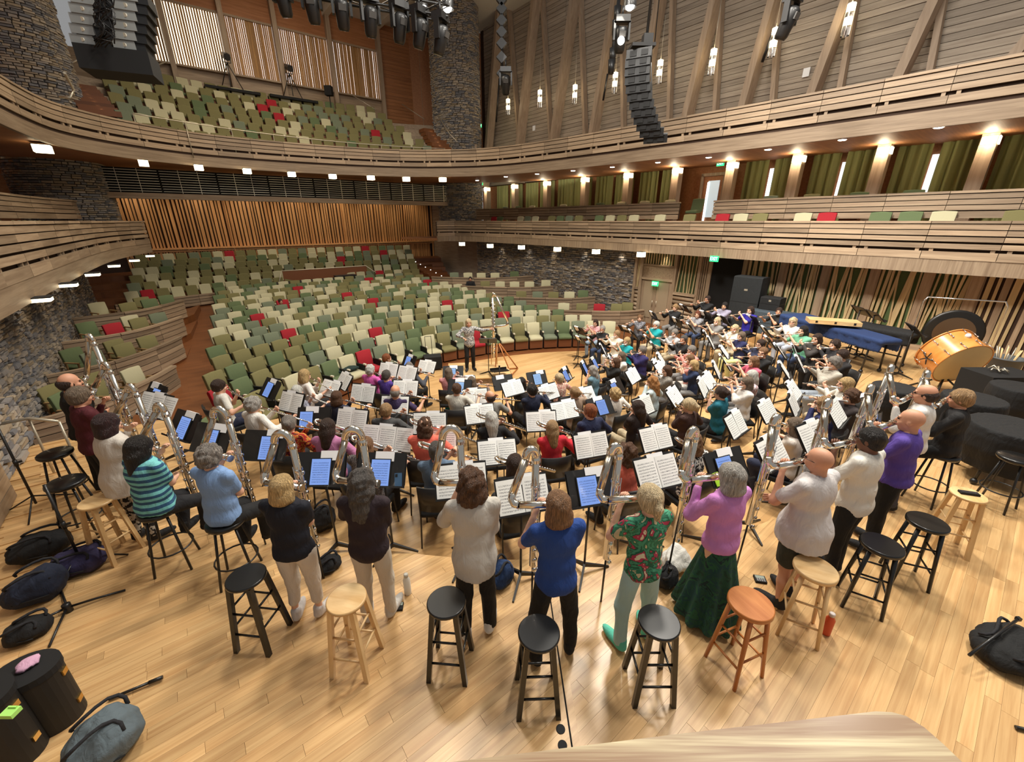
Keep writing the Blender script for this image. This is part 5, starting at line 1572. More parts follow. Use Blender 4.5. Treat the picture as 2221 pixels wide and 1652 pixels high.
# music stand; desk frame: x across, y up the desk, z towards the player
def stand_meshes():
    d = MB(); W_, H_ = .52, .355
    d.box((0, H_/2, -.004), (W_, H_, .006)); d.box((0, H_-.004, -.012), (W_-.06, .012, .02)); 
    for sx in (-1, 1): d.box((sx*(W_/2-.004), H_/2, -.010), (.010, H_-.05, .018))
    desk = d.mesh('desk', ['black_metal'])
    s = MB(); s.box((0, .0, .028), (W_, .008, .062)); s.box((0, .008, .058), (W_, .018, .006)); shelf = s.mesh('shelf', ['black_metal'])
    p = MB(); p.tube([(0, 0, 0), (0, 0, 1)], .0125, 8); pole = p.mesh('pole', ['black_metal'])
    c = MB(); c.tube([(0, 0, -.16), (0, 0, .0)], .017, 8); c.box((0, -.012, .02), (.05, .03, .05)); coll = c.mesh('tilt_head', ['black_metal'])
    l = MB(); pts = [Vector((0, 0, .10)), Vector((0, .10, .065)), Vector((0, .29, .012))]
    l.hexa([(-.012, .0, .07), (.012, 0, .07), (.009, .29, 0), (-.009, .29, 0), (-.012, .0, .12), (.012, 0, .12), (.009, .29, .018), (-.009, .29, .018)])
    leg = l.mesh('leg', ['black_metal'])
    return desk, shelf, pole, coll, leg
ST_DESK, ST_SHELF, ST_POLE, ST_COLL, ST_LEG = stand_meshes()
card = MB(); card.box((0, -.045, .006), (.20, .10, .0015)); card.box((0, -.085, -.034), (.20, .18, .0015)); card.box((0, .006, -.014), (.20, .002, .042)); CARD = card.mesh('name_card', ['card_white'])
tb_ = MB(); tb_.box((0, .145, .010), (.215, .285, .010)); TAB = tb_.mesh('case', ['black_matte'])
ts_ = MB(); ts_.v = [Vector((-.098, .012, .016)), Vector((.098, .012, .016)), Vector((.098, .278, .016)), Vector((-.098, .278, .016))]; ts_.quad((0, 1, 2, 3), 0, [(0, 0), (1, 0), (1, 1), (0, 1)])
SCR = [ts_.mesh('screen', ['screen_score']), ts_.mesh('screen', ['screen_score_pale'])]
ph_ = MB(); ph_.box((0, .075, .008), (.075, .15, .009)); ph_.box((-.018, .125, .0135), (.024, .03, .003), None, 1)
def deskM(loc, rz, tilt): return Matrix.Translation(loc) @ Matrix.Rotation(rz, 4, 'Z') @ Matrix.Rotation(R(90-tilt), 4, 'X') 
def add_stand(pos, rz, zd, content, who, tilt=34, rot_=0.):
    """pos: floor point; rz: the turn of the player it faces; zd: height of the lower desk edge above that floor"""
    rz2 = rz + rot_
    o = thing('music_stand', 'black music stand of the '+who, 'music stand', pos, rz2, 'music stands of the players')
    def part(nme, me, M): c = bpy.data.objects.new(nme, me); COL.objects.link(c); c.parent = o; c.matrix_local = M; return c
    part('pole', ST_POLE, Matrix.Translation((0, .15, .06)) @ Matrix.Diagonal((1, 1, zd+.06, 1)))
    part('tilt_head', ST_COLL, Matrix.Translation((0, .145, zd+.12)))
    for k in range(3): part('leg', ST_LEG, Matrix.Translation((0, .15, 0)) @ Matrix.Rotation(2*PI*k/3+.5, 4, 'Z'))
    DM = Matrix.Translation((0, 0, zd)) @ Matrix.Rotation(R(90-tilt), 4, 'X')
    part('desk', ST_DESK, DM); part('shelf', ST_SHELF, DM)
    W = Matrix.Translation(pos) @ Matrix.Rotation(rz2, 4, 'Z') @ DM
    rj = random.Random(int(pos[0]*977+pos[1]*131))
    if content[0] in 'ST' or content == 'E':
        c = link('name_card', CARD, M=W @ Matrix.Translation((rj.uniform(-.08, .12), .362, .0))); tag(c, 'white name card of the '+who, 'card', 'name cards on the music stands')
    if content.startswith('S'):
        n = int(content[1]); t = thing('sheet_music', 'white sheet music of the '+who, 'sheet music', group='sheet music on the stands'); t.matrix_world = W
        for i in range(n):
            x = (i-(n-1)/2)*.249; q = bpy.data.objects.new('page', PAGE[rj.randrange(3)]); COL.objects.link(q); q.parent = t
            q.matrix_local = Matrix.Translation((x, .006+rj.uniform(0, .006), .004+.002*i)) @ Matrix.Rotation(rj.uniform(-.02, .02), 4, 'Z')
    if content.startswith('T'):
        off = {'T': 0., 'L': -.11, 'R': .11}[content[1]] if len(content) > 1 and content[1] in 'LR' else rj.uniform(-.06, .06)
        t = thing('tablet', 'blue lit tablet of the '+who, 'tablet', group='tablets on the stands'); t.matrix_world = W @ Matrix.Translation((off, .004, .0))
        for nme, me in (('case', TAB), ('screen', SCR[1 if 'p' in content else 0])):
            q = bpy.data.objects.new(nme, me); COL.objects.link(q); q.parent = t
    return o, W
def add_phone(W, x, col, who):
    o = build(MB_copy(ph_), 'phone', [plain('phone_%d_%d_%d' % col, srgb(*col), .35), 'black_matte']); o.matrix_world = W @ Matrix.Translation((x, .0, .0)) @ Matrix.Rotation(.08, 4, 'Z')
    tag(o, who, 'phone')
def MB_copy(m):
    q = MB(); q.v = list(m.v); q.f = list(m.f); q.m = list(m.m); q.uv = list(m.uv); q.sm = list(m.sm); return q
# black stacking chair
def chair_meshes():
    s = rbox(.45, .44, .05, .02); s.v = [v + Vector((0, .0, .425)) for v in s.v]
    b = MB(); n = 6
    for i in range(n+1):
        x = -.225+.45*i/n; y = -.235+.05*(x/.225)**2
        for z, dy in ((.53, 0), (.90, -.05)): b.v += [Vector((x, y+dy, z)), Vector((x, y+dy-.022, z))]
    for i in range(n):
        o0, o1 = 4*i, 4*(i+1)
        for k, k2 in ((0, 2), (2, 3), (3, 1), (1, 0)): b.quad((o0+k, o1+k, o1+k2, o0+k2), 0, None, k in (0, 3))
    b.quad((0, 2, 3, 1)); e = 4*n; b.quad((e, e+1, e+3, e+2))
    legs = []
    for sx in (-1, 1):
        for sy in (-1, 1):
            l = MB()
            if sy < 0: l.tube([(sx*.215, -.235, .86), (sx*.215, -.20, .42), (sx*.225, -.26, .0)], .011, 6)
            else: l.tube([(sx*.215, .0, .42), (sx*.215, .18, .42), (sx*.225, .22, .0)], .011, 6)
            legs.append(l.mesh('leg', ['black_metal']))
    return [('seat', s.mesh('seat', ['black_matte'])), ('backrest', b.mesh('backrest', ['black_metal']))] + [('leg', l) for l in legs]
CHAIR = chair_meshes()
def add_chair(pos, rz, who):
    o = thing('chair', 'black chair of the '+who, 'chair', pos, rz, 'black chairs of the players')
    for nme, me in CHAIR:
        c = bpy.data.objects.new(nme, me); COL.objects.link(c); c.parent = o
# flutes, lip at the origin, tube along +X, open side +Z
def flute_meshes(kind):
    r = {'flute': .0105, 'alto': .0135, 'bass': .018}[kind]; L_ = {'flute': .60, 'alto': .80, 'bass': .86}[kind]
    t = MB(); k = MB(); off = 0.
    if kind == 'bass':
        off = .075; t.tube([(.10, 0, 0), (-.20, 0, 0)], r, 8)
        bend = [(-.20-.045*math.sin(a), .0375-.0375*math.cos(a), 0) for a in [PI*i/8 for i in range(9)]]
        bd = MB(); bd.tube(bend, r, 8); hb = bd.mesh('curved_head', ['silver'])
        t.tube([(-.20, off, 0), (L_, off, 0)], r*1.05, 8)
    else: t.tube([(-.09, 0, 0), (L_, 0, 0)], r, 8); hb = None
    lp = MB(); lp.sphere((0, -.004, .008), (.024, .014, .006), 8, 6)
    for i in range(13 if kind != 'bass' else 15):
        x = .14+(L_-.2)*i/13; k.lathe([(r*.8, 0), (r*.8, .005), (r*.3, .006)], 8, (x, off, r*.95))
    k.tube([(.13, off-r*.9, r*.8), (L_-.05, off-r*.9, r*.8)], .0028, 4)
    for x in (.02+.1, L_*.6): k.lathe([(r*1.3, -.012), (r*1.3, .012)], 8, (x, off, 0), M=Matrix.Rotation(PI/2, 3, 'Y'), caps=False)
    out = [('tube', t.mesh('tube', ['silver'])), ('lip_plate', lp.mesh('lip_plate', ['silver'])), ('keywork', k.mesh('keywork', ['chrome']))]
    if hb: out.append(('curved_head', hb))
    return out
FL = {k: flute_meshes(k) for k in ('flute', 'alto', 'bass')}
def contra_meshes(var):
    """lip at the origin, player's x right, y forward, z up; stands on a peg 'drop' below the lip"""
    r = .032; top = .35 if var != 2 else .58; drop = 1.5
    yb = .27
    body = MB(); body.tube([(.03, yb, top-.06), (.03, yb+.03, -.88)], r, 12)
    bw = .09 if var != 1 else .15                       # width of the top bend
    sl = MB(); sl.tube([(.03-bw, yb-.015, top-.06), (-.185, .14, .055)], r, 12)
    bend = MB(); c = Vector((.03-bw/2, yb-.008, top-.06)); ax = Vector((bw/2, .008, 0))
    pts = [c - ax*math.cos(a) + Vector((0, 0, bw/2+.03))*math.sin(a) for a in [PI*i/12 for i in range(13)]]
    bend.tube(pts, r*1.04, 12)
    low = MB(); low.tube([(-.185, .14, .055), (-.198, .125, .015), (-.182, .095, -.012), (-.145, .07, -.012)], r*1.02, 12)
    head = MB(); head.tube([(-.145, .07, -.012), (.19, .012, -.008)], r*.92, 12); head.tube([(.19, .012, -.008), (.22, .006, -.008)], r*1.1, 12)
    lp = MB(); lp.sphere((.115, .03, .012), (.034, .03, .010), 8, 6)
    kw = MB()
    for i in range(9):
        z = top-.35-.11*i; kw.lathe([(.022, 0), (.022, .01), (.008, .014)], 10, (.03, yb+.01-r, z), M=Matrix.Rotation(PI/2, 3, 'X'))
        kw.lathe([(.02, 0), (.02, .01), (.008, .014)], 10, (.03+r, yb+.015, z-.04), M=Matrix.Rotation(PI/2, 3, 'Y'))
    for dx in (-.022, .03): kw.tube([(.03+dx, yb-.03, top-.3), (.03+dx, yb-.01, -.8)], .0045, 5)
    for x, y, z in ((.03, yb+.003, top-.1), (.03, yb+.02, -.4), (.03, yb+.012, .0)): kw.lathe([(r*1.18, -.014), (r*1.18, .014)], 12, (x, y, z), caps=False)
    peg = MB(); peg.tube([(.03, yb+.03, -.86), (.03, yb+.04, -drop)], .010, 6)
    return [('body_tube', body.mesh('body_tube', ['silver'])), ('slanted_tube', sl.mesh('slanted_tube', ['silver_dark'])), ('top_bend', bend.mesh('top_bend', ['silver'])),
            ('lower_bend', low.mesh('lower_bend', ['silver'])), ('head_joint', head.mesh('head_joint', ['silver'])), ('lip_plate', lp.mesh('lip_plate', ['silver'])),
            ('keywork', kw.mesh('keywork', ['chrome'])), ('floor_peg', peg.mesh('floor_peg', ['black_metal']))]
CONTRA = {v: contra_meshes(v) for v in (0, 1, 2)}
def add_instrument(p, who):
    ins = p.get('ins')
    if not ins: return
    W = Matrix.Translation(p['loc']) @ Matrix.Rotation(p['rz'], 4, 'Z')
    m = p['mouth']
    if ins == 'contra':
        o = thing('contrabass_flute', 'tall silver contrabass flute of the '+who, 'flute', group='contrabass flutes'); o.matrix_world = W @ Matrix.Translation(m + Vector((-.115, .0, -.0)))
        parts = CONTRA[p.get('cvar', 0)]
        for nme, me in parts:
            c = bpy.data.objects.new(nme, me); COL.objects.link(c); c.parent = o
            if nme == 'keywork': c['kind'] = 'stuff'
            if nme == 'floor_peg':
                want = m.z; c.matrix_local = Matrix.Translation((0, 0, -.86)) @ Matrix.Diagonal((1, 1, max(.05, (want-.86))/.64, 1)) @ Matrix.Translation((0, 0, .86))
        return
    fd = p['fdir']; x = fd; z = Vector((0, -.3, 1)); z = (z - x*z.dot(x)).normalized(); y = z.cross(x)
    Mx = Matrix(((x.x, y.x, z.x, m.x), (x.y, y.y, z.y, m.y+.008), (x.z, y.z, z.z, m.z), (0, 0, 0, 1)))
    nm_ = {'flute': 'flute', 'alto': 'alto_flute', 'bass': 'bass_flute'}[ins]
    o = thing(nm_, {'flute': 'silver flute', 'alto': 'silver alto flute', 'bass': 'silver bass flute'}[ins]+' of the '+who, 'flute', group='flutes held by the players'); o.matrix_world = W @ Mx
    for nme, me in FL[ins]:
        c = bpy.data.objects.new(nme, me); COL.objects.link(c); c.parent = o
        if nme == 'keywork': c['kind'] = 'stuff'

# ---- seated players: head top pixel, description, hair, top, sleeve, bottom, instrument, stand content, extras
BLK = (24, 23, 25); NAVY = (28, 34, 58); WHT = (226, 222, 214); JEAN = (52, 66, 96); KHA = (176, 160, 130); GRY = (120, 118, 116)
P_ = [
 (475, 825, 'A', 'short-haired player in a white tee at the far left', ('short', 'dkbrown', 1.05), (206, 202, 192), 's', NAVY, 'alto', 'T', {}),
 (540, 865, 'A', 'curly grey-haired player in a white blouse', ('curly', 'ltgrey', 1.1), (228, 224, 216), 'l', KHA, 'alto', 'S2', {}),
 (622, 903, 'A', 'grey-bunned player in a red and gold shirt', ('bun', 'grey'), ('floral', (170, 30, 30), [(150, 24, 26), (180, 34, 30), (200, 150, 60), (170, 26, 26), (60, 20, 24), (190, 40, 36)], 9), 'l', BLK, 'alto', 'TL', {}),
 (655, 800, 'B', 'blonde player in white with dark trousers', ('bob', 'blond'), (222, 214, 206), '3', BLK, 'alto', 'S2', {'rot': -12}),
 (640, 838, 'B', 'white-haired player in a grey print top', ('bob', 'white'), ('speckle', (150, 150, 160), (90, 90, 110), 60), '3', GRY, 'alto', 'S2', {}),
 (730, 848, 'B', 'brown-bobbed player in a navy hoodie', ('bob', 'brown'), (44, 46, 66), 'l', BLK, 'alto', 'S2', {}),
 (707, 908, 'A', 'long brown-haired player in a pink blouse', ('long', 'dkbrown', 1.0, .14), (186, 118, 158), '3', JEAN, 'bass', 'S2', {}),
 (787, 948, 'A', 'sandy-haired player in a sparkling grey top', ('bob', 'ltbrown'), ('speckle', (120, 112, 108), (70, 64, 66), 70), 's', BLK, 'bass', 'S3', {}),
 (803, 790, 'C', 'white-haired player in a magenta sweater', ('curly', 'white'), (206, 92, 164), 'l', BLK, 'flute', 'S2', {}),
 (838, 766, 'D', 'red-haired player in a green shirt', ('short', 'red'), (34, 84, 62), 's', BLK, 'flute', 'T', {}),
 (838, 803, 'C', 'grey-haired player in a purple top', ('short', 'dkgrey'), (78, 54, 140), 's', BLK, 'alto', 'S2', {'glasses': 'dark'}),
 (888, 785, 'D', 'silver-curled player behind the left front stands', ('curly', 'grey'), (70, 72, 80), 'l', BLK, 'flute', 'S2', {}),
 (857, 836, 'B', 'balding grey player in a dark plum shirt', ('balding', 'grey'), (62, 48, 84), 's', BLK, 'alto', 'S2', {'skin': 'm'}),
 (835, 875, 'B', 'sandy short-haired man in a charcoal shirt', ('short', 'sandy'), (72, 72, 72), 'l', BLK, 'alto', 'S2', {'skin': 'm', 'w': 1.12}),
 (920, 905, 'A', 'curly brown-haired player in a coral tee', ('curlybob', 'brown', 1.0), (236, 112, 92), 's', BLK, 'bass', 'S2', {}),
 (945, 958, 'A', 'dark grey-haired man in a slate blue tee', ('short', 'dkgrey'), (92, 112, 134), 's', JEAN, 'bass', 'S2', {'skin': 'm', 'w': 1.15}),
 (972, 798, 'D', 'long-haired player in a red striped top', ('long', 'greybrown', 1.0, .18), ('stripe', (196, 60, 66), (226, 190, 190), 22), 's', (20, 110, 102), 'flute', 'Tp', {}),
 (990, 832, 'C', 'brown short-haired player in a pale tee', ('short', 'brown'), (198, 194, 182), 's', BLK, 'alto', 'Tp', {}),
 (1022, 817, 'D', 'brown-grey-haired player nearest the podium', ('bob', 'greybrown'), (110, 96, 90), 'l', BLK, 'flute', 'S2', {}),
 (1062, 848, 'C', 'balding dark-haired player in a grey shirt', ('balding', 'dkbrown'), (128, 126, 120), 's', BLK, 'alto', 'S2', {'skin': 'm'}),
 (1065, 892, 'B', 'player with very long white hair and black cardigan', ('long', 'white', 1.05, .30), BLK, 'l', BLK, 'bass', 'S2', {}),
 (1130, 817, 'D', 'black-haired player behind the front grey stand', ('bob', 'black'), (60, 58, 62), 'l', BLK, 'flute', 'E', {}),
 (1152, 833, 'C', 'black-haired player in a navy sweater', ('short', 'black', 1.12), (26, 32, 56), 'l', BLK, 'alto', 'S2', {'w': 1.12}),
 (1118, 988, 'A', 'dark-bobbed player in a black top', ('bob', 'dkbrown'), (28, 26, 28), '3', BLK, 'bass', 'S2', {}),
 (1198, 913, 'B', 'long ash-blonde-haired player in a red jacket', ('long', 'sandy', 1.0, .14), (198, 36, 52), 'l', BLK, 'bass', 'S2', {}),
 (1215, 811, 'D', 'blond player in a cream floral top', ('short', 'ltblond', 1.05), ('speckle', (214, 190, 168), (186, 120, 112), 40), 's', BLK, 'flute', 'Tp', {'glasses': 'red'}),
 (1247, 840, 'C', 'ash-haired player with a low bun', ('bun', 'sandy'), (150, 128, 110), 'l', BLK, 'alto', 'S2', {}),
 (1282, 878, 'B', 'red short-haired player in a navy sweater', ('short', 'red', 1.05), (26, 34, 66), 'l', BLK, 'bass', 'S2', {'w': 1.18}),
 (1290, 793, 'D', 'player with curly grey hair and a blue tank top', ('longcurly', 'ltgrey', 1.0, .10), (96, 128, 142), 't', BLK, 'flute', 'T', {}),
 (1333, 841, 'C', 'curly golden-haired player behind a tablet stand', ('curly', 'blond', 1.08), (208, 200, 190), 'l', BLK, 'alto', 'S2', {}),
 (1337, 776, 'D', 'brown-haired player in a black sweater', ('bob', 'brown'), (24, 24, 24), 'l', BLK, 'flute', 'T', {'w': 1.1}),
 (1352, 762, 'D', 'brown-haired player in a white shawl', ('bob', 'greybrown'), (226, 220, 212), 'l', BLK, 'flute', 'T', {}),
 (1392, 750, 'D', 'grey-haired player in an indigo sweater', ('short', 'grey', 1.05), (44, 38, 92), 'l', BLK, 'flute', 'T', {'w': 1.25}),
 (1382, 868, 'B', 'long dark-haired player in a dark brown tee', ('long', 'dkbrown', 1.0, .20), (40, 28, 26), 's', KHA, 'bass', 'T', {}),
 (1362, 965, 'A', 'player with a cloud of curly brown hair', ('curlybob', 'brown', 1.08), (226, 112, 92), 's', BLK, 'bass', 'S2', {}),
 (1420, 817, 'C', 'player with long strawberry-blond curls', ('longcurly', 'strawb', 1.05, .16), (190, 204, 206), 'l', BLK, 'alto', 'TL', {}),
 (1450, 793, 'C', 'brown-bobbed player in a speckled grey jacket', ('bob', 'brown'), ('speckle', (150, 144, 134), (110, 104, 98), 90), 'l', GRY, 'alto', 'S2', {'w': 1.1}),
 (1497, 865, 'B', 'blonde-ponytailed player in a brown top', ('pony', 'ltblond', 1.05), (58, 34, 28), 'l', BLK, 'bass', 'S2', {}),
 (1568, 838, 'B', 'dark-haired player in a teal tee', ('bun', 'dkbrown'), (18, 98, 116), 's', BLK, 'bass', 'S2', {'glasses': 'dark'}),
 (1620, 818, 'B', 'brown-grey-bobbed player in a white blouse', ('bob', 'greybrown'), (226, 222, 216), '3', (150, 170, 186), 'alto', 'S2', {'w': 1.1}),
 (1510, 943, 'A', 'curly brown-haired player in a black and white print', ('curlybob', 'ltbrown'), ('speckle', (40, 38, 40), (210, 206, 200), 30), 's', BLK, 'bass', 'S2', {}),
 (1735, 908, 'A', 'wavy ash-haired player in white and plum', ('wavybob', 'greybrown'), (206, 196, 186), 's', NAVY, 'bass', 'S2', {}),
 (1800, 862, 'A', 'curly sandy-haired player in a navy cardigan', ('curly', 'sandy', 1.1), (26, 32, 76), 'l', BLK, 'alto', 'S2', {'glasses': 'dark'}),
 (1848, 845, 'A', 'curly auburn-haired player in dark glasses', ('curly', 'brown', 1.1), (52, 44, 44), 'l', BLK, 'alto', 'S2', {'glasses': 'dark'}),
 (1845, 817, 'A', 'blond-bobbed player in a white top', ('bob', 'blond'), (222, 218, 208), 'l', KHA, 'alto', 'S2', {}),
 (1812, 773, 'A', 'grey-curled player in a grey hoodie', ('curly', 'grey', 1.12), (178, 172, 160), 'l', (150, 158, 168), 'flute', 'S2', {'w': 1.1}),
 (1835, 757, 'A', 'dark-haired player in a black top behind the hoodie', ('short', 'dkbrown', 1.08), (30, 28, 30), 's', BLK, 'flute', 'S2', {}),
 (1815, 737, 'A', 'dark-curled player in a black jacket', ('curly', 'dkbrown', 1.05), (34, 32, 36), 'l', BLK, 'flute', 'S2', {}),
 (1777, 722, 'A', 'long brown-haired player in a charcoal top', ('long', 'dkbrown', 1.0, .16), (60, 56, 54), 'l', BLK, 'flute', 'S2', {}),
 (1747, 705, 'A', 'long black-haired player in mint green', ('long', 'black', 1.0, .16), (110, 176, 142), 's', JEAN, 'flute', 'S2', {}),
 (1723, 688, 'A', 'wavy blonde player in a white top and glasses', ('wavybob', 'ltblond', 1.05), (226, 222, 216), 'l', (170, 176, 188), 'flute', 'S2', {'glasses': 'dark'}),
 (1692, 667, 'A', 'bearded man in a black tee and khaki shorts', ('short', 'dkbrown'), (28, 27, 28), 's', KHA, 'flute', 'S2', {'skin': 'm', 'beard': ('dkbrown', 1), 'leg': 'shorts'}),
 (1628, 664, 'A', 'long brown-haired player in royal blue', ('long', 'dkbrown', 1.0, .16), (38, 30, 140), 's', BLK, 'flute', 'S2', {}),
 (1573, 655, 'A', 'black-haired player in lavender grey', ('bob', 'black'), (150, 144, 164), 'l', BLK, 'flute', 'S2', {'skin': 't'}),
 (1535, 641, 'A', 'man with glasses and black shirt by the entrance', ('short', 'dkbrown'), (26, 26, 28), 'l', BLK, 'flute', 'S2', {'skin': 'm', 'glasses': 'dark'}),
 (1465, 660, 'B', 'short blond-haired player in a black sweater', ('curly', 'sandy', 1.05), (26, 26, 28), 'l', GRY, 'flute', 'S2', {}),
 (1515, 674, 'B', 'auburn-bobbed player in a grey print top', ('bob', 'auburn'), ('speckle', (170, 170, 174), (110, 112, 122), 50), 's', JEAN, 'flute', 'S2', {}),
 (1558, 688, 'B', 'player with pink-ended blond hair', ('bob', 'ltblond'), (132, 130, 128), 's', GRY, 'flute', 'S2', {}),
 (1597, 703, 'B', 'pale blond-bobbed player in white and glasses', ('bob', 'ltblond'), (218, 210, 196), 'l', KHA, 'flute', 'S2', {'glasses': 'red'}),
 (1610, 720, 'B', 'brown-grey-haired player in a dark navy top', ('bob', 'greybrown'), (30, 34, 76), 's', (226, 220, 150), 'flute', 'S2', {}),
 (1652, 736, 'B', 'dark-haired player in a navy jacket', ('bun', 'dkbrown'), (38, 42, 66), 'l', BLK, 'flute', 'S2', {'glasses': 'dark'}),
 (1658, 752, 'B', 'player with a blond bun and black top', ('bun', 'ltbrown'), (24, 24, 26), 'l', (80, 84, 80), 'flute', 'S2', {'glasses': 'dark'}),
 (1640, 772, 'B', 'long brown-haired player in a rose pink tee', ('long', 'ltbrown', 1.0, .10), (206, 96, 120), 's', JEAN, 'flute', 'S2', {}),
 (1630, 802, 'B', 'white-haired player in a pale print top', ('long', 'white', 1.0, .08), ('speckle', (214, 206, 206), (170, 120, 130), 40), 's', GRY, 'flute', 'S2', {}),
 (1388, 683, 'C', 'light-haired player in a dark print by the doors', ('short', 'ltbrown', 1.05), ('speckle', (70, 72, 82), (150, 150, 156), 50), 'l', BLK, 'flute', 'S2', {}),
 (1425, 696, 'C', 'white-haired man in a turquoise shirt', ('short', 'white', 1.05), (22, 158, 164), 's', KHA, 'flute', 'S2', {'w': 1.22, 'skin': 'm'}),
 (1293, 692, 'D', 'dark-haired player in a red check shirt', ('bob', 'dkbrown'), ('speckle', (196, 110, 116), (226, 196, 196), 60), 's', (150, 168, 186), 'flute', 'S2', {}),
 (1307, 706, 'D', 'grey-haired man in a black and white jacket', ('short', 'ltgrey'), (28, 28, 30), 'l', JEAN, 'flute', 'S2', {'skin': 'm'}),
 (1338, 716, 'D', 'sandy-haired player in a cream top', ('short', 'sandy', 1.05), (226, 216, 196), 'l', (220, 214, 204), 'flute', 'S2', {}),
 (1361, 730, 'D', 'long blonde player in a turquoise tee', ('long', 'blond', 1.0, .08), (26, 160, 168), 's', BLK, 'flute', 'S2', {}),
 (1464, 714, 'C', 'grey-haired player in a pale grey shirt', ('short', 'grey', 1.05), (176, 176, 178), 'l', KHA, 'flute', 'S2', {'glasses': 'dark'}),
 (1487, 726, 'C', 'dark grey-haired man in a black shirt', ('short', 'dkgrey'), (26, 25, 26), 'l', BLK, 'flute', 'S2', {'skin': 'm'}),
 (1505, 748, 'C', 'grey-haired player with glasses in salmon pink', ('short', 'grey', 1.05), (216, 140, 130), 'l', GRY, 'flute', 'S2', {'glasses': 'dark'}),
 (1502, 768, 'C', 'brown-haired player in a pale pink top', ('bob', 'ltbrown'), (222, 150, 140), 's', WHT, 'flute', 'S2', {}),
 (1510, 782, 'C', 'wavy golden-haired player in a navy top', ('wavybob', 'blond', 1.05), (28, 42, 74), '3', GRY, 'alto', 'S2', {}),
]
CND = Vector((CX, CY, 0))
ZR = dict(A=-.25, B=-.5, C=-.75, D=-1.)
rp = random.Random(31)
desk_W = {}
for i, (x, y, row, who, hair, top, slv, bot, ins, cont, ex) in enumerate(P_):
    z = ZR[row]; hh = rp.uniform(1.68, 1.78); sw = 1.335*hh/1.72
    for zz in (z, z-.25, z+.25):
        q = atz(x, y, zz+sw)
        if abs(zstage(q.x, q.y)-zz) < .01: z = zz; break
    q = atz(x, y, z+sw); d = CND - Vector((q.x, q.y, 0)); rz = math.atan2(d.y, d.x) - PI/2 + R(ex.get('rot', rp.uniform(-8, 8)))
    rzs = rz; fw_ = Vector((-math.sin(rz), math.cos(rz), 0)); base = Vector((q.x, q.y, z)) - fw_*.02
    sp_ = base + fw_*rp.uniform(.62, .72) + Vector((math.cos(rz), math.sin(rz), 0))*rp.uniform(-.12, .04)
    if math.degrees(math.atan2(q.y-CEN.y, q.x-CEN.x)) > -48: rz += R(30)     # flutists on the right sit turned to the near side
    fw_ = Vector((-math.sin(rz), math.cos(rz), 0))
    ppm = CAM_F/((base-Vector((0, 0, CAM_H))).length)
    p = dict(label='seated '+who, h=hh, pose='seat', lod=1 if ppm > 95 else 2, loc=base, rz=rz, hair=hair, top=top, sleeve=slv, bottom=bot, ins=ins, seed=i, lean=rp.uniform(-.02, .10),
             w=ex.get('w', rp.uniform(1.02, 1.14)), hyaw=rp.uniform(-.15, .35), hpitch=rp.uniform(.05, .22), glasses=ex.get('glasses'), skin=ex.get('skin', 'f'), beard=ex.get('beard'), leg=ex.get('leg', 'pants'), hem=-.10)
    if ppm > 140: p['lod'] = 0
    make_person(p); add_instrument(p, who); add_chair(base - fw_*.0 + Vector((0, 0, 0)), rz, who)
    # the stand in front, a little to the left so that the player sees past it
    zf = zstage(sp_.x, sp_.y)
    so, W_ = add_stand(Vector((sp_.x, sp_.y, zf)), rzs, z-zf+.80+rp.uniform(-.04, .05), cont, who, rp.uniform(28, 40), R(rp.uniform(-8, 8)))
    desk_W[who] = W_
add_phone(desk_W['long dark-haired player in a dark brown tee'], -.19, (120, 206, 190), 'mint green phone beside the tablet of the dark brown tee player')
add_phone(desk_W['player with curly grey hair and a blue tank top'], .16, (200, 200, 204), 'pale phone on the stand of the blue tank top player')

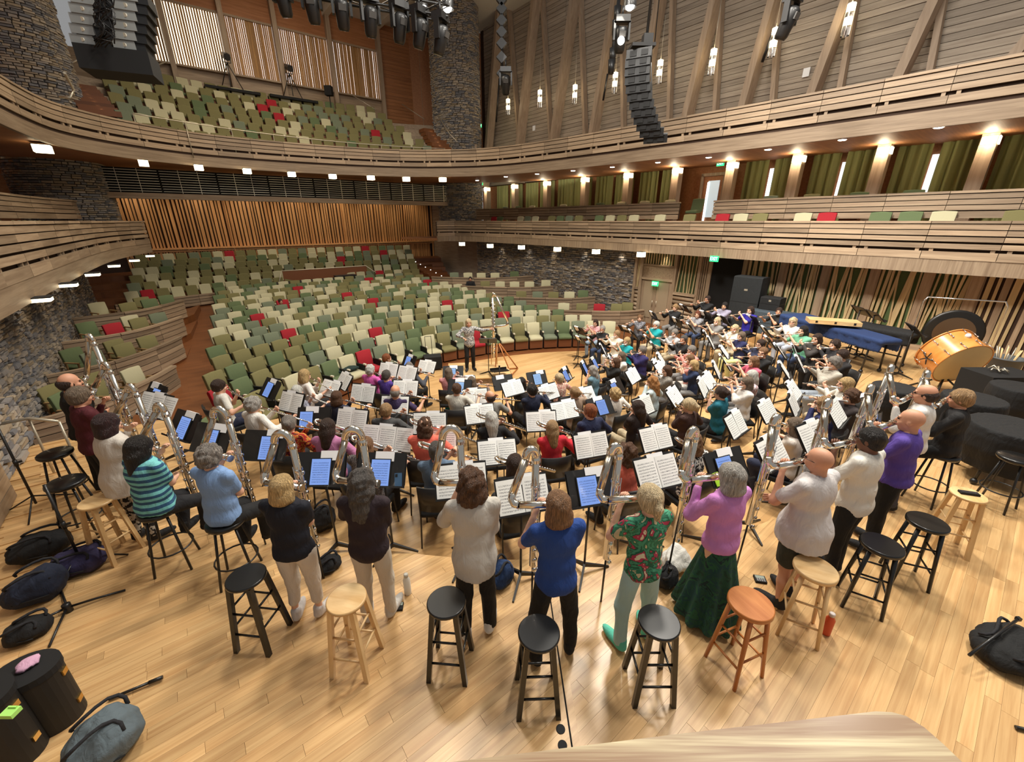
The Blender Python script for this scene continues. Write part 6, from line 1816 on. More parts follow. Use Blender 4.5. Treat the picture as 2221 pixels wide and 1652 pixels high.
# ---- standing and stool players round the rear
S_ = [
 # head px, head py, height, pose, description, hair, top, sleeve, bottom, content, extras
 (140, 808, 1.76, 'stand', 'balding man in a black shirt at the far left', ('balding', 'dkbrown'), (24, 23, 24), 'l', BLK, 'T', {'skin': 'm', 'w': 1.1, 'cvar': 2, 'sd': .75}),
 (163, 838, 1.70, 'stand', 'grey short-haired person in a dark maroon shirt', ('short', 'greybrown', 1.1), (78, 18, 28), 'l', BLK, 'S3', {'skin': 'm', 'w': 1.1, 'glasses': 'dark', 'sd': .68}),
 (224, 897, 1.64, 'stand', 'dark-bobbed woman in a loose cream sweater', ('bob', 'plum', 1.15), (206, 198, 188), 'l', ('speckle', (30, 28, 30), (190, 184, 172), 18), 'T', {'loose': .03, 'hem': -.16, 'w': 1.05, 'sd': .68}),
 (300, 948, 1.64, 'stool', 'long dark-haired woman in a turquoise striped tee', ('long', 'black', 1.15, .22), ('stripe', (120, 196, 196), (44, 84, 120), 5), 's', (26, 26, 30), 'T', {'w': 1.25, 'loose': .01, 'sd': .68}),
 (452, 965, 1.66, 'stool', 'curly grey-haired woman in a light blue tee', ('curly', 'grey', 1.12), (128, 160, 206), 's', (20, 20, 22), 'T', {'w': 1.12, 'legw': 1.2, 'sd': .68, 'cvar': 1}),
 (606, 1030, 1.57, 'stand', 'blonde woman in a black tee and white capris', ('bob', 'blond', 1.08), (18, 20, 32), 's', (214, 204, 190), 'T', {'w': 1.2, 'leg': 'capri', 'shoe': (206, 200, 196), 'sd': .70, 'cvar': 1}),
 (780, 1020, 1.62, 'stand', 'woman with long wavy grey hair and plum shirt', ('longcurly', 'dkgrey', 1.22, .18), (40, 26, 32), '3', (206, 196, 180), 'T', {'w': 1.12, 'shoe': (196, 192, 186), 'hem': -.10, 'sd': .70, 'cvar': 1}),
 (1022, 1018, 1.74, 'stand', 'curly brown-haired player in a pale linen shirt', ('curlybob', 'brown', 1.14), (196, 190, 180), '3', (20, 19, 20), 'S2', {'w': .98, 'cvar': 1, 'hem': -.13, 'loose': .012, 'shoe': (226, 224, 220), 'sd': .70}),
 (1212, 1066, 1.69, 'stand', 'brown-bobbed woman in a royal blue tee', ('bob', 'ltbrown', 1.06), (30, 66, 136), 's', (18, 17, 18), 'S2', {'w': 1.02, 'hem': -.08, 'stance': .15, 'shoe': (26, 26, 28), 'sd': .70}),
 (1413, 1052, 1.65, 'stand', 'blonde-ponytailed woman in a tropical floral top', ('pony', 'ltblond', 1.1), ('floral', (70, 140, 100), [(206, 190, 150), (48, 118, 88), (70, 150, 116), (34, 96, 70), (176, 54, 82), (226, 216, 180)], 7.5), 's', (170, 200, 196), 'T', {'w': 1.0, 'hem': -.07, 'stance': .14, 'shoe': (96, 196, 170), 'sd': .70}),
 (1593, 1005, 1.66, 'stand', 'grey-bobbed woman in a lilac cardigan and green skirt', ('bob', 'ltgrey', 1.1), (200, 132, 196), 'l', ('floral', (22, 66, 48), [(16, 56, 40), (24, 72, 52), (20, 62, 60), (30, 84, 54), (14, 44, 44), (28, 76, 60)], 5), 'S2', {'w': 1.08, 'leg': 'skirt', 'hem': -.05, 'sd': .70}),
 (1788, 970, 1.74, 'stand', 'bald man with white beard and white shirt', ('bald', 'white'), (206, 200, 198), 's', (52, 54, 44), 'T', {'skin': 'm', 'w': 1.3, 'leg': 'shorts', 'beard': ('white', 2), 'glasses': 'dark', 'hem': -.14, 'sd': .70}),
 (1900, 925, 1.76, 'stand', 'dark-haired man with glasses and white polo', ('short', 'black', .98), (222, 218, 208), 's', (18, 18, 18), 'S2', {'skin': 'd', 'w': 1.12, 'glasses': 'dark', 'hem': -.07, 'shoe': (30, 30, 32), 'sd': .70}),
 (1988, 886, 1.76, 'stand', 'bald man in a purple tee', ('bald', 'grey'), (86, 64, 150), 's', (18, 18, 18), 'S2', {'skin': 'm', 'w': 1.12, 'hem': -.02, 'sd': .70}),
 (2018, 832, 1.74, 'stand', 'balding dark-haired man in a white shirt', ('balding', 'dkbrown'), (222, 220, 216), 'l', (60, 60, 70), 'S2', {'skin': 'm', 'w': 1.12, 'glasses': 'dark', 'hem': -.05, 'sd': .70}),
 (2088, 845, 1.74, 'stool', 'short fair-haired young man in a black sweater', ('short', 'sandy', 1.05), (26, 25, 26), 'l', (20, 20, 22), 'T', {'skin': 'm', 'w': 1.1, 'sd': .70}),
]
def ring_stool(pos, label):
    o = thing('bar_stool', label, 'stool', pos, .4)
    mb = MB(); mb.lathe([(.0, .685), (.165, .69), (.18, .71), (.18, .735), (.165, .745), (0, .745)], 20, caps=False); build(mb, 'seat', 'black_paint', o)
    for k in range(4):
        a = PI/4+PI/2*k; mb = MB(); mb.tube([(.12*math.cos(a), .12*math.sin(a), .69), (.23*math.cos(a), .23*math.sin(a), .0)], .013, 6); build(mb, 'leg', 'black_metal', o)
    mb = MB(); mb.tube([(.195*math.cos(2*PI*i/20), .195*math.sin(2*PI*i/20), .26) for i in range(20)], .009, 6, closed=True); build(mb, 'foot_ring', 'black_metal', o)
    return o
for i, (x, y, hh, pose, who, hair, top, slv, bot, cont, ex) in enumerate(S_):
    ht = hh if pose == 'stand' else (.72+.845*hh/1.66)
    q = atz(x, y, ht); d = CND - Vector((q.x, q.y, 0)); rz = math.atan2(d.y, d.x) - PI/2 + R(ex.get('rot', 0))
    fw_ = Vector((-math.sin(rz), math.cos(rz), 0)); rt_ = Vector((math.cos(rz), math.sin(rz), 0))
    base = Vector((q.x, q.y, 0)) - fw_*.04
    p = dict(label=('standing ' if pose == 'stand' else 'stool-seated ')+who, h=hh, pose=pose, lod=0, loc=base, rz=rz, hair=hair, top=top, sleeve=slv, bottom=bot, ins='contra', seed=50+i,
             w=ex.get('w', 1.), skin=ex.get('skin', 'f'), glasses=ex.get('glasses'), beard=ex.get('beard'), leg=ex.get('leg', 'pants'), hem=ex.get('hem', -.05), loose=ex.get('loose', 0),
             stance=ex.get('stance', .10), shoe=ex.get('shoe', (28, 27, 28)), legw=ex.get('legw', 1.), cvar=ex.get('cvar', 0), lean=.03)
    make_person(p); add_instrument(p, who)
    if pose == 'stool': ring_stool(base - fw_*.02, 'black ring-footed stool under the '+who)
    sp_ = base + fw_*ex.get('sd', .95) - rt_*.10
    zf = zstage(sp_.x, sp_.y)
    so, W_ = add_stand(Vector((sp_.x, sp_.y, zf)), rz, -zf+.98, cont, who, 36, R(rp.uniform(-6, 6)))
    desk_W[who] = W_
add_phone(desk_W['woman with long wavy grey hair and plum shirt'], .2, (60, 96, 130), 'blue phone on the stand of the plum shirt woman')
add_phone(desk_W['bald man with white beard and white shirt'], -.18, (176, 226, 60), 'lime green phone on the stand of the bearded man')

# ---- conductor on a podium
pod = thing('podium', 'low wooden podium under the conductor', 'podium', (CX+.35, CY-.1, -1.0), R(8))
mb = MB(); mb.box((0, 0, .185), (1.9, 1.5, .03)); build(mb, 'deck', 'stool_wood', pod)
mb = MB(); mb.box((0, 0, .085), (1.8, 1.4, .17)); build(mb, 'frame', 'oak_t', pod)
q = atz(1016, 690, -.8+1.64)
pc_ = dict(label='conductor with blond hair, white print blouse and black trousers, arms out', h=1.64, pose='stand', lod=1, loc=Vector((q.x, q.y, -.8)), rz=PI+R(12), hair=('bob', 'ltblond', 1.05),
           top=('speckle', (206, 202, 196), (90, 90, 96), 42), sleeve='l', bottom=(20, 20, 22), seed=77, w=1.04, hem=-.12, arms=(Vector((-.60, .28, 1.34)), Vector((.20, .30, 1.12))), hints=(Vector((-.3, -.4, -1)), Vector((1, -.3, -.4))))
make_person(pc_)
# two people far back in the seats
for (x, y, z, who, hr, tp) in ((607, 648, .33, 'lone listener in grey sitting among the stalls seats', ('short', 'dkbrown'), (84, 88, 84)), (1020, 600, .62, 'lone listener in black sitting on the right side tier', ('short', 'black'), (24, 22, 26))):
    q = atz(x, y, z); d = CND-Vector((q.x, q.y, 0)); rz = math.atan2(d.y, d.x)-PI/2
    make_person(dict(label=who, h=1.70, pose='seat', lod=2, loc=Vector((q.x, q.y, z-1.33)), rz=rz, hair=hr, top=tp, sleeve='l', bottom=BLK, seed=5, skin='m', w=1.1))
# ================================================================== PROPS ON THE STAGE
def aty(x, y, Y):
    d = ray(x, y); k = Y/d[1]; return Vector((d[0]*k, Y, CAM_H + d[2]*k))
# ---- wooden bar stools ----------------------------------------------------
def stool(seat_px, feet, col, label, square=True, hz=.737):
    c = atz(*seat_px, hz); a, b = atz(*feet[0], 0), atz(*feet[1], 0); rz = math.atan2((b-a).y, (b-a).x)
    o = thing('bar_stool', label, 'stool', (c.x, c.y, 0), rz)
    m = {'black': 'black_paint', 'wood': 'stool_wood', 'orange': 'stool_orange'}[col]
    th = .03 if square else .042; R_ = .155 if square else .168
    mb = MB(); mb.lathe([(R_-.012, hz-th), (R_, hz-th+.006), (R_, hz-.007), (R_-.008, hz)], 32); build(mb, 'seat', m, o)
    tp, bt = .092, .152
    for sx in (-1, 1):
        for sy in (-1, 1):
            mb = MB(); w_ = .019
            P0 = Vector((sx*tp, sy*tp, hz-th)); P1 = Vector((sx*bt, sy*bt, 0))
            if square:
                mb.hexa([P1+Vector((i*w_, j*w_, 0)) for i, j in ((-1, -1), (1, -1), (1, 1), (-1, 1))] + [P0+Vector((i*w_, j*w_, 0)) for i, j in ((-1, -1), (1, -1), (1, 1), (-1, 1))])
            else: mb.tube([P1, P0], [.016, .02], 10)
            build(mb, 'leg', m, o)
    def at_h(z, sx, sy): k = z/(hz-th); q = bt+(tp-bt)*k; return Vector((sx*q, sy*q, z))
    for (z, side) in ((.20, 0), (.27, 1), (.20, 2), (.27, 3), (.42, 0), (.48, 1), (.42, 2), (.48, 3)):
        (ax, ay), (bx, by) = (((-1, -1), (1, -1)), ((1, -1), (1, 1)), ((1, 1), (-1, 1)), ((-1, 1), (-1, -1)))[side]
        mb = MB(); mb.tube([at_h(z, ax, ay), at_h(z, bx, by)], .0095, 8); build(mb, 'rung', m, o)
    return o, c
stool((533, 1249), ((516, 1412), (585, 1420)), 'black', 'black wooden stool behind the blonde woman in white capris')
stool((751, 1296), ((729, 1461), (794, 1470)), 'wood', 'pale wooden stool behind the grey-haired woman in plum')
stool((968, 1303), ((931, 1477), (1006, 1484)), 'black', 'black wooden stool behind the player in pale linen shirt')
stool((1169, 1369), ((1128, 1559), (1210, 1556)), 'black', 'black wooden stool nearest the camera behind the royal blue tee')
stool((1430, 1346), ((1375, 1529), (1460, 1529)), 'black', 'black wooden stool behind the woman in the floral top')
stool((1629, 1306), ((1528, 1424), (1594, 1504)), 'orange', 'orange-brown wooden stool beside the green skirt', False)
stool((1770, 1231), ((1697, 1375), (1771, 1403)), 'wood', 'pale wooden stool behind the bearded man', False)
stool((1914, 1179), ((1825, 1311), (1909, 1341)), 'black', 'black wooden stool behind the man in white polo', False)
stool((2013, 1130), ((1945, 1224), (1980, 1285)), 'black', 'black wooden stool behind the man in purple', False)
so, c10 = stool((2101, 1071), ((2046, 1150), (2080, 1208)), 'wood', 'pale wooden stool with a dark device on its seat')
stool((208, 1085), ((195, 1205), (252, 1218)), 'wood', 'pale wooden stool behind the woman in the cream sweater')
mb = MB(); mb.box((0, 0, .012), (.17, .06, .022)); mb.box((.0, 0, .025), (.15, .045, .004), None, 1)
o = build(mb, 'tuner', ['black_matte', plain('dark_glass', srgb(40, 42, 48), .2)], loc=Vector((c10.x, c10.y, .737))); o.rotation_euler = (0, 0, -.3); tag(o, 'slim dark device lying on the far right wooden stool', 'device')
for (x, y), lb in (((118, 980), 'black round stool at the left, behind another black stool'), ((140, 1043), 'black round stool with foot ring next to the pale left stool'), ((2206, 990), 'black round stool at the right edge by the covered drums')):
    c = atz(x, y, .745); ring_stool((c.x, c.y, 0), lb)

# ---- bags, bottles and small things --------------------------------------
def blob(name, label, cat, px, z, dims, col, rz=0., seed=1, strap=True, crumple=1., lod=.022, zf=0.0):
    """soft bag: rounded, slumped body with straps and a pocket seam"""
    c = atz(px[0], px[1], zf+dims[2]*.5); L_, W_, H_ = dims
    o = thing(name, label, cat, (c.x, c.y, zf), rz)
    s = SDF(.05); s.ell((0, 0, H_*.42), (L_*.5, W_*.5, H_*.46)); s.ell((L_*.18, .02, H_*.5), (L_*.3, W_*.42, H_*.44)); s.ell((-L_*.22, -.03, H_*.36), (L_*.28, W_*.46, H_*.34)); s.plane((0, 0, .0), (0, 0, -1))
    def wk(V):
        n = (vnoise(V, 14, seed)*.020 + vnoise(V, 34, seed+3)*.010)*crumple; r_ = V-np.array([0, 0, H_*.3], np.float32); r_ /= np.linalg.norm(r_, axis=1)[:, None]+1e-6
        V = V + r_*n[:, None]; V[:, 2] = np.maximum(V[:, 2], 0.001); return V
    V, Q = s.mesh(lod, wk); link('bag_body', np_mesh('bag_body', V, Q, [cloth(col)]), o)
    if strap:
        for k in (-1, 1):
            mb = MB(); pts = [Vector((L_*.35*math.cos(a), k*W_*.28+.05*math.sin(2*a), H_*.72+H_*.28*max(0, math.sin(a)))) for a in [PI*i/8 for i in range(9)]]
            pts = [Vector((q.x, q.y, min(q.z, H_*1.15))) for q in pts]
            mb.tube(pts, .013, 6); build(mb, 'strap', cloth((30, 30, 34) if sum(col if not isinstance(col[0], str) else col[1]) < 330 else col), o)
    mb = MB(); mb.tube([(-L_*.3, -W_*.47, H_*.32), (0, -W_*.52, H_*.36), (L_*.3, -W_*.46, H_*.34)], .006, 5); build(mb, 'zip', 'black_matte', o)
    return o
blob('backpack', 'navy blue drawstring bag on the floor beside the linen shirt player', 'bag', (1085, 1240), 0, (.30, .22, .26), (26, 52, 92), .5, 1)
blob('bag', 'small black bag on the floor between the two women in white trousers', 'bag', (708, 1222), 0, (.30, .2, .16), (22, 22, 24), .3, 2)
blob('bag', 'black backpack standing by a chair behind the left stands', 'bag', (700, 1120), 0, (.26, .22, .40), (26, 26, 28), .2, 3, zf=-.25)
blob('bag', 'crumpled white plastic bag on the floor near the lilac cardigan', 'bag', (1462, 1210), 0, (.30, .24, .26), (220, 218, 210), .2, 4, strap=False, zf=0, crumple=2.2)
blob('bag', 'black shoulder bag next to the white plastic bag', 'bag', (1447, 1250), 0, (.24, .18, .22), (20, 20, 22), .2, 5)
blob('bag', 'black bag heaped by the left wall', 'bag', (85, 1180), 0, (.50, .36, .30), (16, 16, 18), .3, 6)
blob('backpack', 'dark purple bag on the floor near the left wooden stool', 'bag', (170, 1212), 0, (.46, .34, .26), (52, 48, 84), .2, 7)
blob('backpack', 'navy backpack against the left wall with a white label', 'bag', (78, 1265), 0, (.44, .36, .36), (24, 32, 52), .5, 8)
blob('backpack', 'grey backpack in the bottom left corner with looped strap', 'bag', (222, 1600), 0, (.42, .36, .38), (92, 104, 110), .6, 9, lod=.016)
blob('bag', 'black bag lying in front of the tall instrument cases', 'bag', (60, 1362), 0, (.30, .24, .20), (20, 20, 22), .3, 10)
blob('bag', 'large black bag at the right edge of the stage floor', 'bag', (2190, 1400), 0, (.55, .42, .24), (22, 22, 22), .2, 11)
blob('bag', 'black bag with wheels behind the conductor', 'bag', (940, 770), 0, (.5, .36, .3), (18, 18, 20), .2, 12, zf=-1.0, strap=False)
def bottle(label, px, r, h, col, cap_, zf=0.):
    c = atz(px[0], px[1], zf); o = thing('bottle', label, 'bottle', (c.x, c.y, zf))
    mb = MB(); mb.lathe([(r*.96, 0), (r, .01), (r, h*.70), (r*.55, h*.84), (r*.5, h*.88)], 16); build(mb, 'flask', plain('bottle_%d_%d_%d' % col, srgb(*col), .35), o)
    mb = MB(); mb.lathe([(r*.62, h*.86), (r*.62, h*.98), (r*.4, h)], 14); build(mb, 'cap', plain('cap_%d_%d_%d' % cap_, srgb(*cap_), .4), o)
bottle('white metal bottle on the floor left of the linen shirt player', (885, 1286), .036, .26, (226, 224, 216), (190, 186, 176))
bottle('orange bottle with pale top beside the right wooden stool', (1790, 1372), .038, .25, (216, 84, 44), (206, 196, 190))
bottle('dark green bottle on the floor by the black shoulder bag', (1447, 1272), .036, .26, (38, 42, 34), (24, 24, 24))
bottle('clear pale bottle between the right rows', (1697, 828), .036, .24, (206, 208, 204), (220, 220, 220), -.5)
bottle('second pale bottle between the right rows', (1700, 806), .036, .24, (196, 196, 190), (214, 214, 214), -.5)
def device(label, px, dims, rz, keys=False):
    c = atz(px[0], px[1], 0); o = thing('device', label, 'device', (c.x, c.y, 0), rz)
    mb = MB(); mb.box((0, 0, dims[2]/2), dims); build(mb, 'case', 'black_matte', o)
    mb = MB(); mb.box((0, dims[1]*.22, dims[2]+.001), (dims[0]*.8, dims[1]*.4, .003)); build(mb, 'display', plain('lcd', srgb(150, 160, 150), .3), o)
    if keys:
        mb = MB()
        for i in range(4):
            for j in range(3): mb.box((-dims[0]*.3+dims[0]*.2*i, -dims[1]*.08-dims[1]*.14*j, dims[2]+.002), (dims[0]*.14, dims[1]*.09, .004))
        tag(build(mb, 'buttons', plain('button_grey', srgb(160, 160, 160), .5), o), kind='stuff')
device('black metronome on the floor right of the white trousers', (846, 1318), (.075, .07, .03), .2)
device('black tuner with wire next to the floor metronome', (868, 1317), (.06, .085, .025), .1)
device('dark keypad device on the floor by the bearded man', (1648, 1258), (.11, .09, .025), -.2, True)

# ---- left corner: cases, tripods ------------------------------------------
def tripod_stand(label, base_px, top_px, hgt, zf=0.):
    c = atz(*base_px, zf); o = thing('instrument_stand', label, 'stand', (c.x, c.y, zf), random.Random(len(label)).uniform(0, 2))
    mb = MB(); mb.tube([(0, 0, .10), (0, 0, hgt)], .014, 8); build(mb, 'pole', 'black_metal', o)
    for k in range(3):
        a = 2*PI*k/3; mb = MB(); mb.tube([(0, 0, .22), (.36*math.cos(a), .36*math.sin(a), .012)], .010, 6); build(mb, 'leg', 'black_metal', o)
    mb = MB(); mb.tube([(0, 0, hgt*.55-.04), (0, 0, hgt*.55+.04)], .022, 8); mb.box((.03, 0, hgt*.55), (.05, .02, .02)); build(mb, 'clamp', 'black_metal', o)
tripod_stand('tall black tripod stand left of the round stools', (85, 1105), None, 1.3)
tripod_stand('black tripod stand with spread legs beside the navy backpack', (185, 1235), None, 1.1)
c = atz(150, 1325, 0); o = thing('instrument_stand', 'folded black stand base lying open on the left floor', 'stand', (c.x, c.y, 0), .6)
for a, ln in ((.0, .42), (1.9, .40), (3.3, .36), (4.6, .42)):
    mb = MB(); mb.tube([(0, 0, .05), (ln*.5*math.cos(a), ln*.5*math.sin(a), .035), (ln*math.cos(a), ln*math.sin(a), .012)], .011, 6); build(mb, 'leg', 'black_metal', o)
mb = MB(); mb.lathe([(.035, .0), (.035, .09), (.018, .10)], 10); build(mb, 'hub', 'black_metal', o)
def hard_case(label, px, L_, W_, H_, rz, tilt=0., zc=None):
    c = atz(px[0], px[1], 0); o = thing('instrument_case', label, 'case', (c.x, c.y, 0), rz)
    Mx = Matrix.Rotation(tilt, 4, 'Y')
    prof = [(-W_/2, .03), (-W_/2+.03, 0), (W_/2-.03, 0), (W_/2, .03), (W_/2, H_-.05), (W_/2-.05, H_), (-W_/2+.05, H_), (-W_/2, H_-.05)]
    mb = MB(); n = len(prof)
    for x in (-L_/2, L_/2):
        for (y, z) in prof: mb.v.append(Vector((x, y, z)))
    for j in range(n): j2 = (j+1) % n; mb.quad((j, n+j, n+j2, j2))
    mb.quad(list(reversed(range(n)))); mb.quad([n+j for j in range(n)])
    build(mb, 'shell', plain('case_black', srgb(26, 24, 22), .6, bump=.2, bscale=90), o)
    mb = MB(); mb.box((0, W_/2+.001, H_*.55), (L_, .006, .012)); mb.box((0, -W_/2-.001, H_*.55), (L_, .006, .012)); build(mb, 'seam', 'black_metal', o)
    for x in (-L_*.35, 0, L_*.35):
        for sy in (-1, 1):
            mb = MB(); mb.box((x, sy*(W_/2+.006), H_*.55), (.04, .01, .045)); build(mb, 'latch', 'gold', o)
    return o
# two long cases stood on end at the left, tops towards the wall
def upright_case(label, px, hgt, r, rz):
    c = atz(px[0], px[1], 0); o = thing('instrument_case', label, 'case', (c.x, c.y, 0), rz)
    mb = MB(); prof = [(r*math.cos(a)*1.25, r*math.sin(a)) for a in [2*PI*i/28 for i in range(28)]]
    mb.prism(prof, 0, hgt); build(mb, 'shell', plain('case_black', srgb(26, 24, 22), .6), o)
    mb = MB(); mb.prism([(x*1.04, y*1.04) for x, y in prof], hgt-.05, hgt+.004); build(mb, 'lid', 'black_matte', o)
    for z in (hgt*.25, hgt*.8):
        mb = MB(); mb.box((r*1.27, 0, z), (.012, .05, .045)); build(mb, 'latch', 'gold', o)
    return o
upright_case('tall black instrument case with brass latches by the left wall', (118, 1560), .55, .15, .4)
upright_case('black instrument case cut by the left bottom corner', (20, 1640), .62, .17, .2)
blob('cloth', 'pale pink cloth lying on the left instrument case', 'cloth', (62, 1436), 0, (.12, .09, .04), (206, 160, 186), .4, 21, strap=False, zf=.56)
mb = MB(); mb.box((0, 0, .015), (.08, .06, .03)); mb.box((0, .02, .034), (.05, .01, .012)); o = build(mb, 'case_label', plain('lime', srgb(176, 236, 120), .5), loc=Vector((atz(20, 1540, .66).x, atz(20, 1540, .66).y, .625))); tag(o, 'bright lime green box on the corner case', 'box')
mb = MB(); mb.tube([(0, 0, .02), (.22, .12, .03)], .012, 6); mb.tube([(.22, .12, .03), (.30, .165, .03)], .016, 6); o = build(mb, 'metal_rod', 'black_metal', loc=atz(238, 1520, 0)); tag(o, 'black stand rod lying behind the grey backpack', 'rod')
mb = MB(); mb.tube([(0, 0, .02), (.35, -.1, .02)], .014, 6); mb.box((.35, -.1, .02), (.03, .03, .03)); o = build(mb, 'stand_pole', 'black_metal', loc=atz(2200, 1580, 0)); tag(o, 'black pole lying on the floor at the right edge', 'pole')
c = atz(2160, 1360, .35); mb = MB(); mb.tube([c+Vector((-.25, -.1, -.2)), c+Vector((.35, .12, -.05))], .012, 6); mb.box(c+Vector((.35, .12, -.05)), (.03, .03, .03)); o = build(mb, 'stand_pole', 'black_metal'); tag(o, 'black pole leaning over the large right bag', 'pole')

# ---- percussion on the right ----------------------------------------------
wood('drum_wood', srgb(206, 130, 56), srgb(226, 156, 84), .25, 'UV', 1.5, 8, .0, coat=.5)
plain('drum_skin', srgb(226, 202, 150), .6, vary=.06, bscale=4)
cd = atz(2066, 772, .86); bd = thing('bass_drum', 'large amber concert bass drum tilted on its stand', 'drum', (cd.x, cd.y, 0), 0)
axis = (Vector((.02, -.87, -.40))).normalized(); q_ = axis.to_track_quat('Z', 'Y').to_matrix()
def dl(x, y, z): return Vector((0, 0, .86)) + q_ @ Vector((x, y, z))
Rd, Dd = .50, .50
mb = MB(); n = 40
for z in (-Dd/2, Dd/2):
    for j in range(n): a = 2*PI*j/n; mb.v.append(dl(Rd*math.cos(a), Rd*math.sin(a), z))
for j in range(n): j2 = (j+1) % n; mb.quad((j, j2, n+j2, n+j), 0, [(j*.08, 0), (j*.08+.08, 0), (j*.08+.08, Dd), (j*.08, Dd)], True)
build(mb, 'shell', 'drum_wood', bd)
for sg in (-1, 1):
    mb = MB(); mb.v = [dl(Rd*.99*math.cos(2*PI*j/n), Rd*.99*math.sin(2*PI*j/n), sg*(Dd/2+.012)) for j in range(n)]; mb.quad(list(range(n)) if sg > 0 else list(reversed(range(n)))); build(mb, 'drum_head', 'drum_skin', bd)
    mb = MB(); mb.tube([dl((Rd+.012)*math.cos(2*PI*j/n), (Rd+.012)*math.sin(2*PI*j/n), sg*(Dd/2+.005)) for j in range(n)], .016, 6, closed=True); build(mb, 'hoop', 'drum_wood', bd)
for k in range(12):
    a = 2*PI*k/12
    for sg in (-1, 1):
        mb = MB(); mb.tube([dl((Rd+.03)*math.cos(a), (Rd+.03)*math.sin(a), sg*(Dd/2+.02)), dl((Rd+.02)*math.cos(a), (Rd+.02)*math.sin(a), sg*.10)], .008, 6); mb.sphere(dl((Rd+.02)*math.cos(a), (Rd+.02)*math.sin(a), sg*.10), .018, 6, 4); build(mb, 'tension_rod', 'chrome', bd)
mb = MB(); b0 = dl(-.3, -.4, 0)
for dx, dy in ((-.35, -.3), (.35, -.3), (-.3, .4), (.35, .35)): mb.tube([(0, 0, .4), (dx, dy, .02)], .02, 6)
mb.tube([dl(0, 0, 0)+Vector((-.45, -.05, -.05)), (0, 0, .4)], .02, 6); build(mb, 'cradle', 'black_metal', bd)
mb = MB()
for k in range(5): a = 2*PI*k/5; mb.tube([dl(-Rd-.03, -.05, 0), dl(-Rd-.03, -.05+.14*math.cos(a), .14*math.sin(a))], .012, 5)
build(mb, 'swivel_bracket', 'black_metal', bd)
cb_ = dl(.2, Rd*.9, .15)+Vector((cd.x, cd.y, 0)); mb = MB(); p0 = atz(2100, 728, 1.35); mb.sphere(p0, .05, 10, 8); o = build(mb, 'mallet_head', 'white_paper'); mb2 = MB(); mb2.tube([p0, p0+Vector((.25, .12, -.10))], .009, 5); build(mb2, 'handle', 'stool_wood', o); tag(o, 'white felt mallet resting on the bass drum', 'mallet')
cg = atz(2066, 722, 1.05); gg = thing('gong', 'large dark gong hung in a metal frame behind the bass drum', 'gong', (cg.x, cg.y, 0), R(-28))
mb = MB(); mb.lathe([(.55, -.02), (.55, .03), (.5, .04), (.2, .05), (0, .06)], 36, (0, 0, 1.05), M=Matrix.Rotation(PI/2, 3, 'X'), caps=False); mb.lathe([(0, -.02), (.55, -.02)], 36, (0, 0, 1.05), M=Matrix.Rotation(PI/2, 3, 'X'), caps=False); build(mb, 'disc', plain('gong_dark', srgb(48, 46, 44), .35, .6), gg)
mb = MB(); mb.lathe([(.38, .052), (.02, .062)], 30, (0, 0, 1.05), M=Matrix.Rotation(PI/2, 3, 'X'), caps=False); build(mb, 'polished_centre', plain('gong_bronze', srgb(120, 100, 80), .3, .8), gg)
mb = MB(); mb.tube([(-.72, 0, .02), (-.72, 0, 1.75), (-.66, 0, 1.85), (.66, 0, 1.85), (.72, 0, 1.75), (.72, 0, .02)], .018, 8); build(mb, 'frame', 'chrome', gg)
mb = MB()
for sx in (-1, 1): mb.tube([(sx*.3, 0, 1.84), (sx*.28, 0, 1.5)], .004, 4); mb.tube([(sx*.72, -.3, .02), (sx*.72, .3, .02)], .018, 6)
build(mb, 'cords', 'black_metal', gg)
def timpani(label, px, r, h, cov=(20, 20, 21)):
    c = atz(px[0], px[1], h); o = thing('timpani', label, 'drum', (c.x, c.y, 0), .3)
    s = SDF(.04); s.cap((0, 0, h-.10), (0, 0, h-.12), r*.96, r*.98); s.plane((0, 0, h-.0), (0, 0, 1)); s.cap((0, 0, h*.62), (0, 0, h*.40), r*.98, r*.86); s.plane((0, 0, .22), (0, 0, -1))
    def wk(V):
        a = np.arctan2(V[:, 1], V[:, 0]); k = np.clip((h-V[:, 2])/h, 0, 1); rr = V.copy(); rr[:, 2] = 0; return V + rr*(.05*k*np.sin(a*9+r*20))[:, None]
    V, Q = s.mesh(.03, wk); link('cover', np_mesh('cover', V, Q, [cloth(cov)]), o)
    for k in range(4):
        a = PI/2*k; mb = MB(); mb.tube([(r*.7*math.cos(a), r*.7*math.sin(a), .35), (r*.85*math.cos(a), r*.85*math.sin(a), .05)], .02, 6); mb.sphere((r*.85*math.cos(a), r*.85*math.sin(a), .045), .045, 8, 6); build(mb, 'leg', 'black_metal', o)
    return o
timpani('black covered kettledrum behind the contrabass players', (1945, 838), .36, .82)
timpani('black covered kettledrum right of the young man', (2115, 862), .42, .84)
timpani('large black covered kettledrum at the right edge', (2205, 925), .50, .86)
timpani('black covered kettledrum behind the right edge one', (2215, 838), .40, .84)
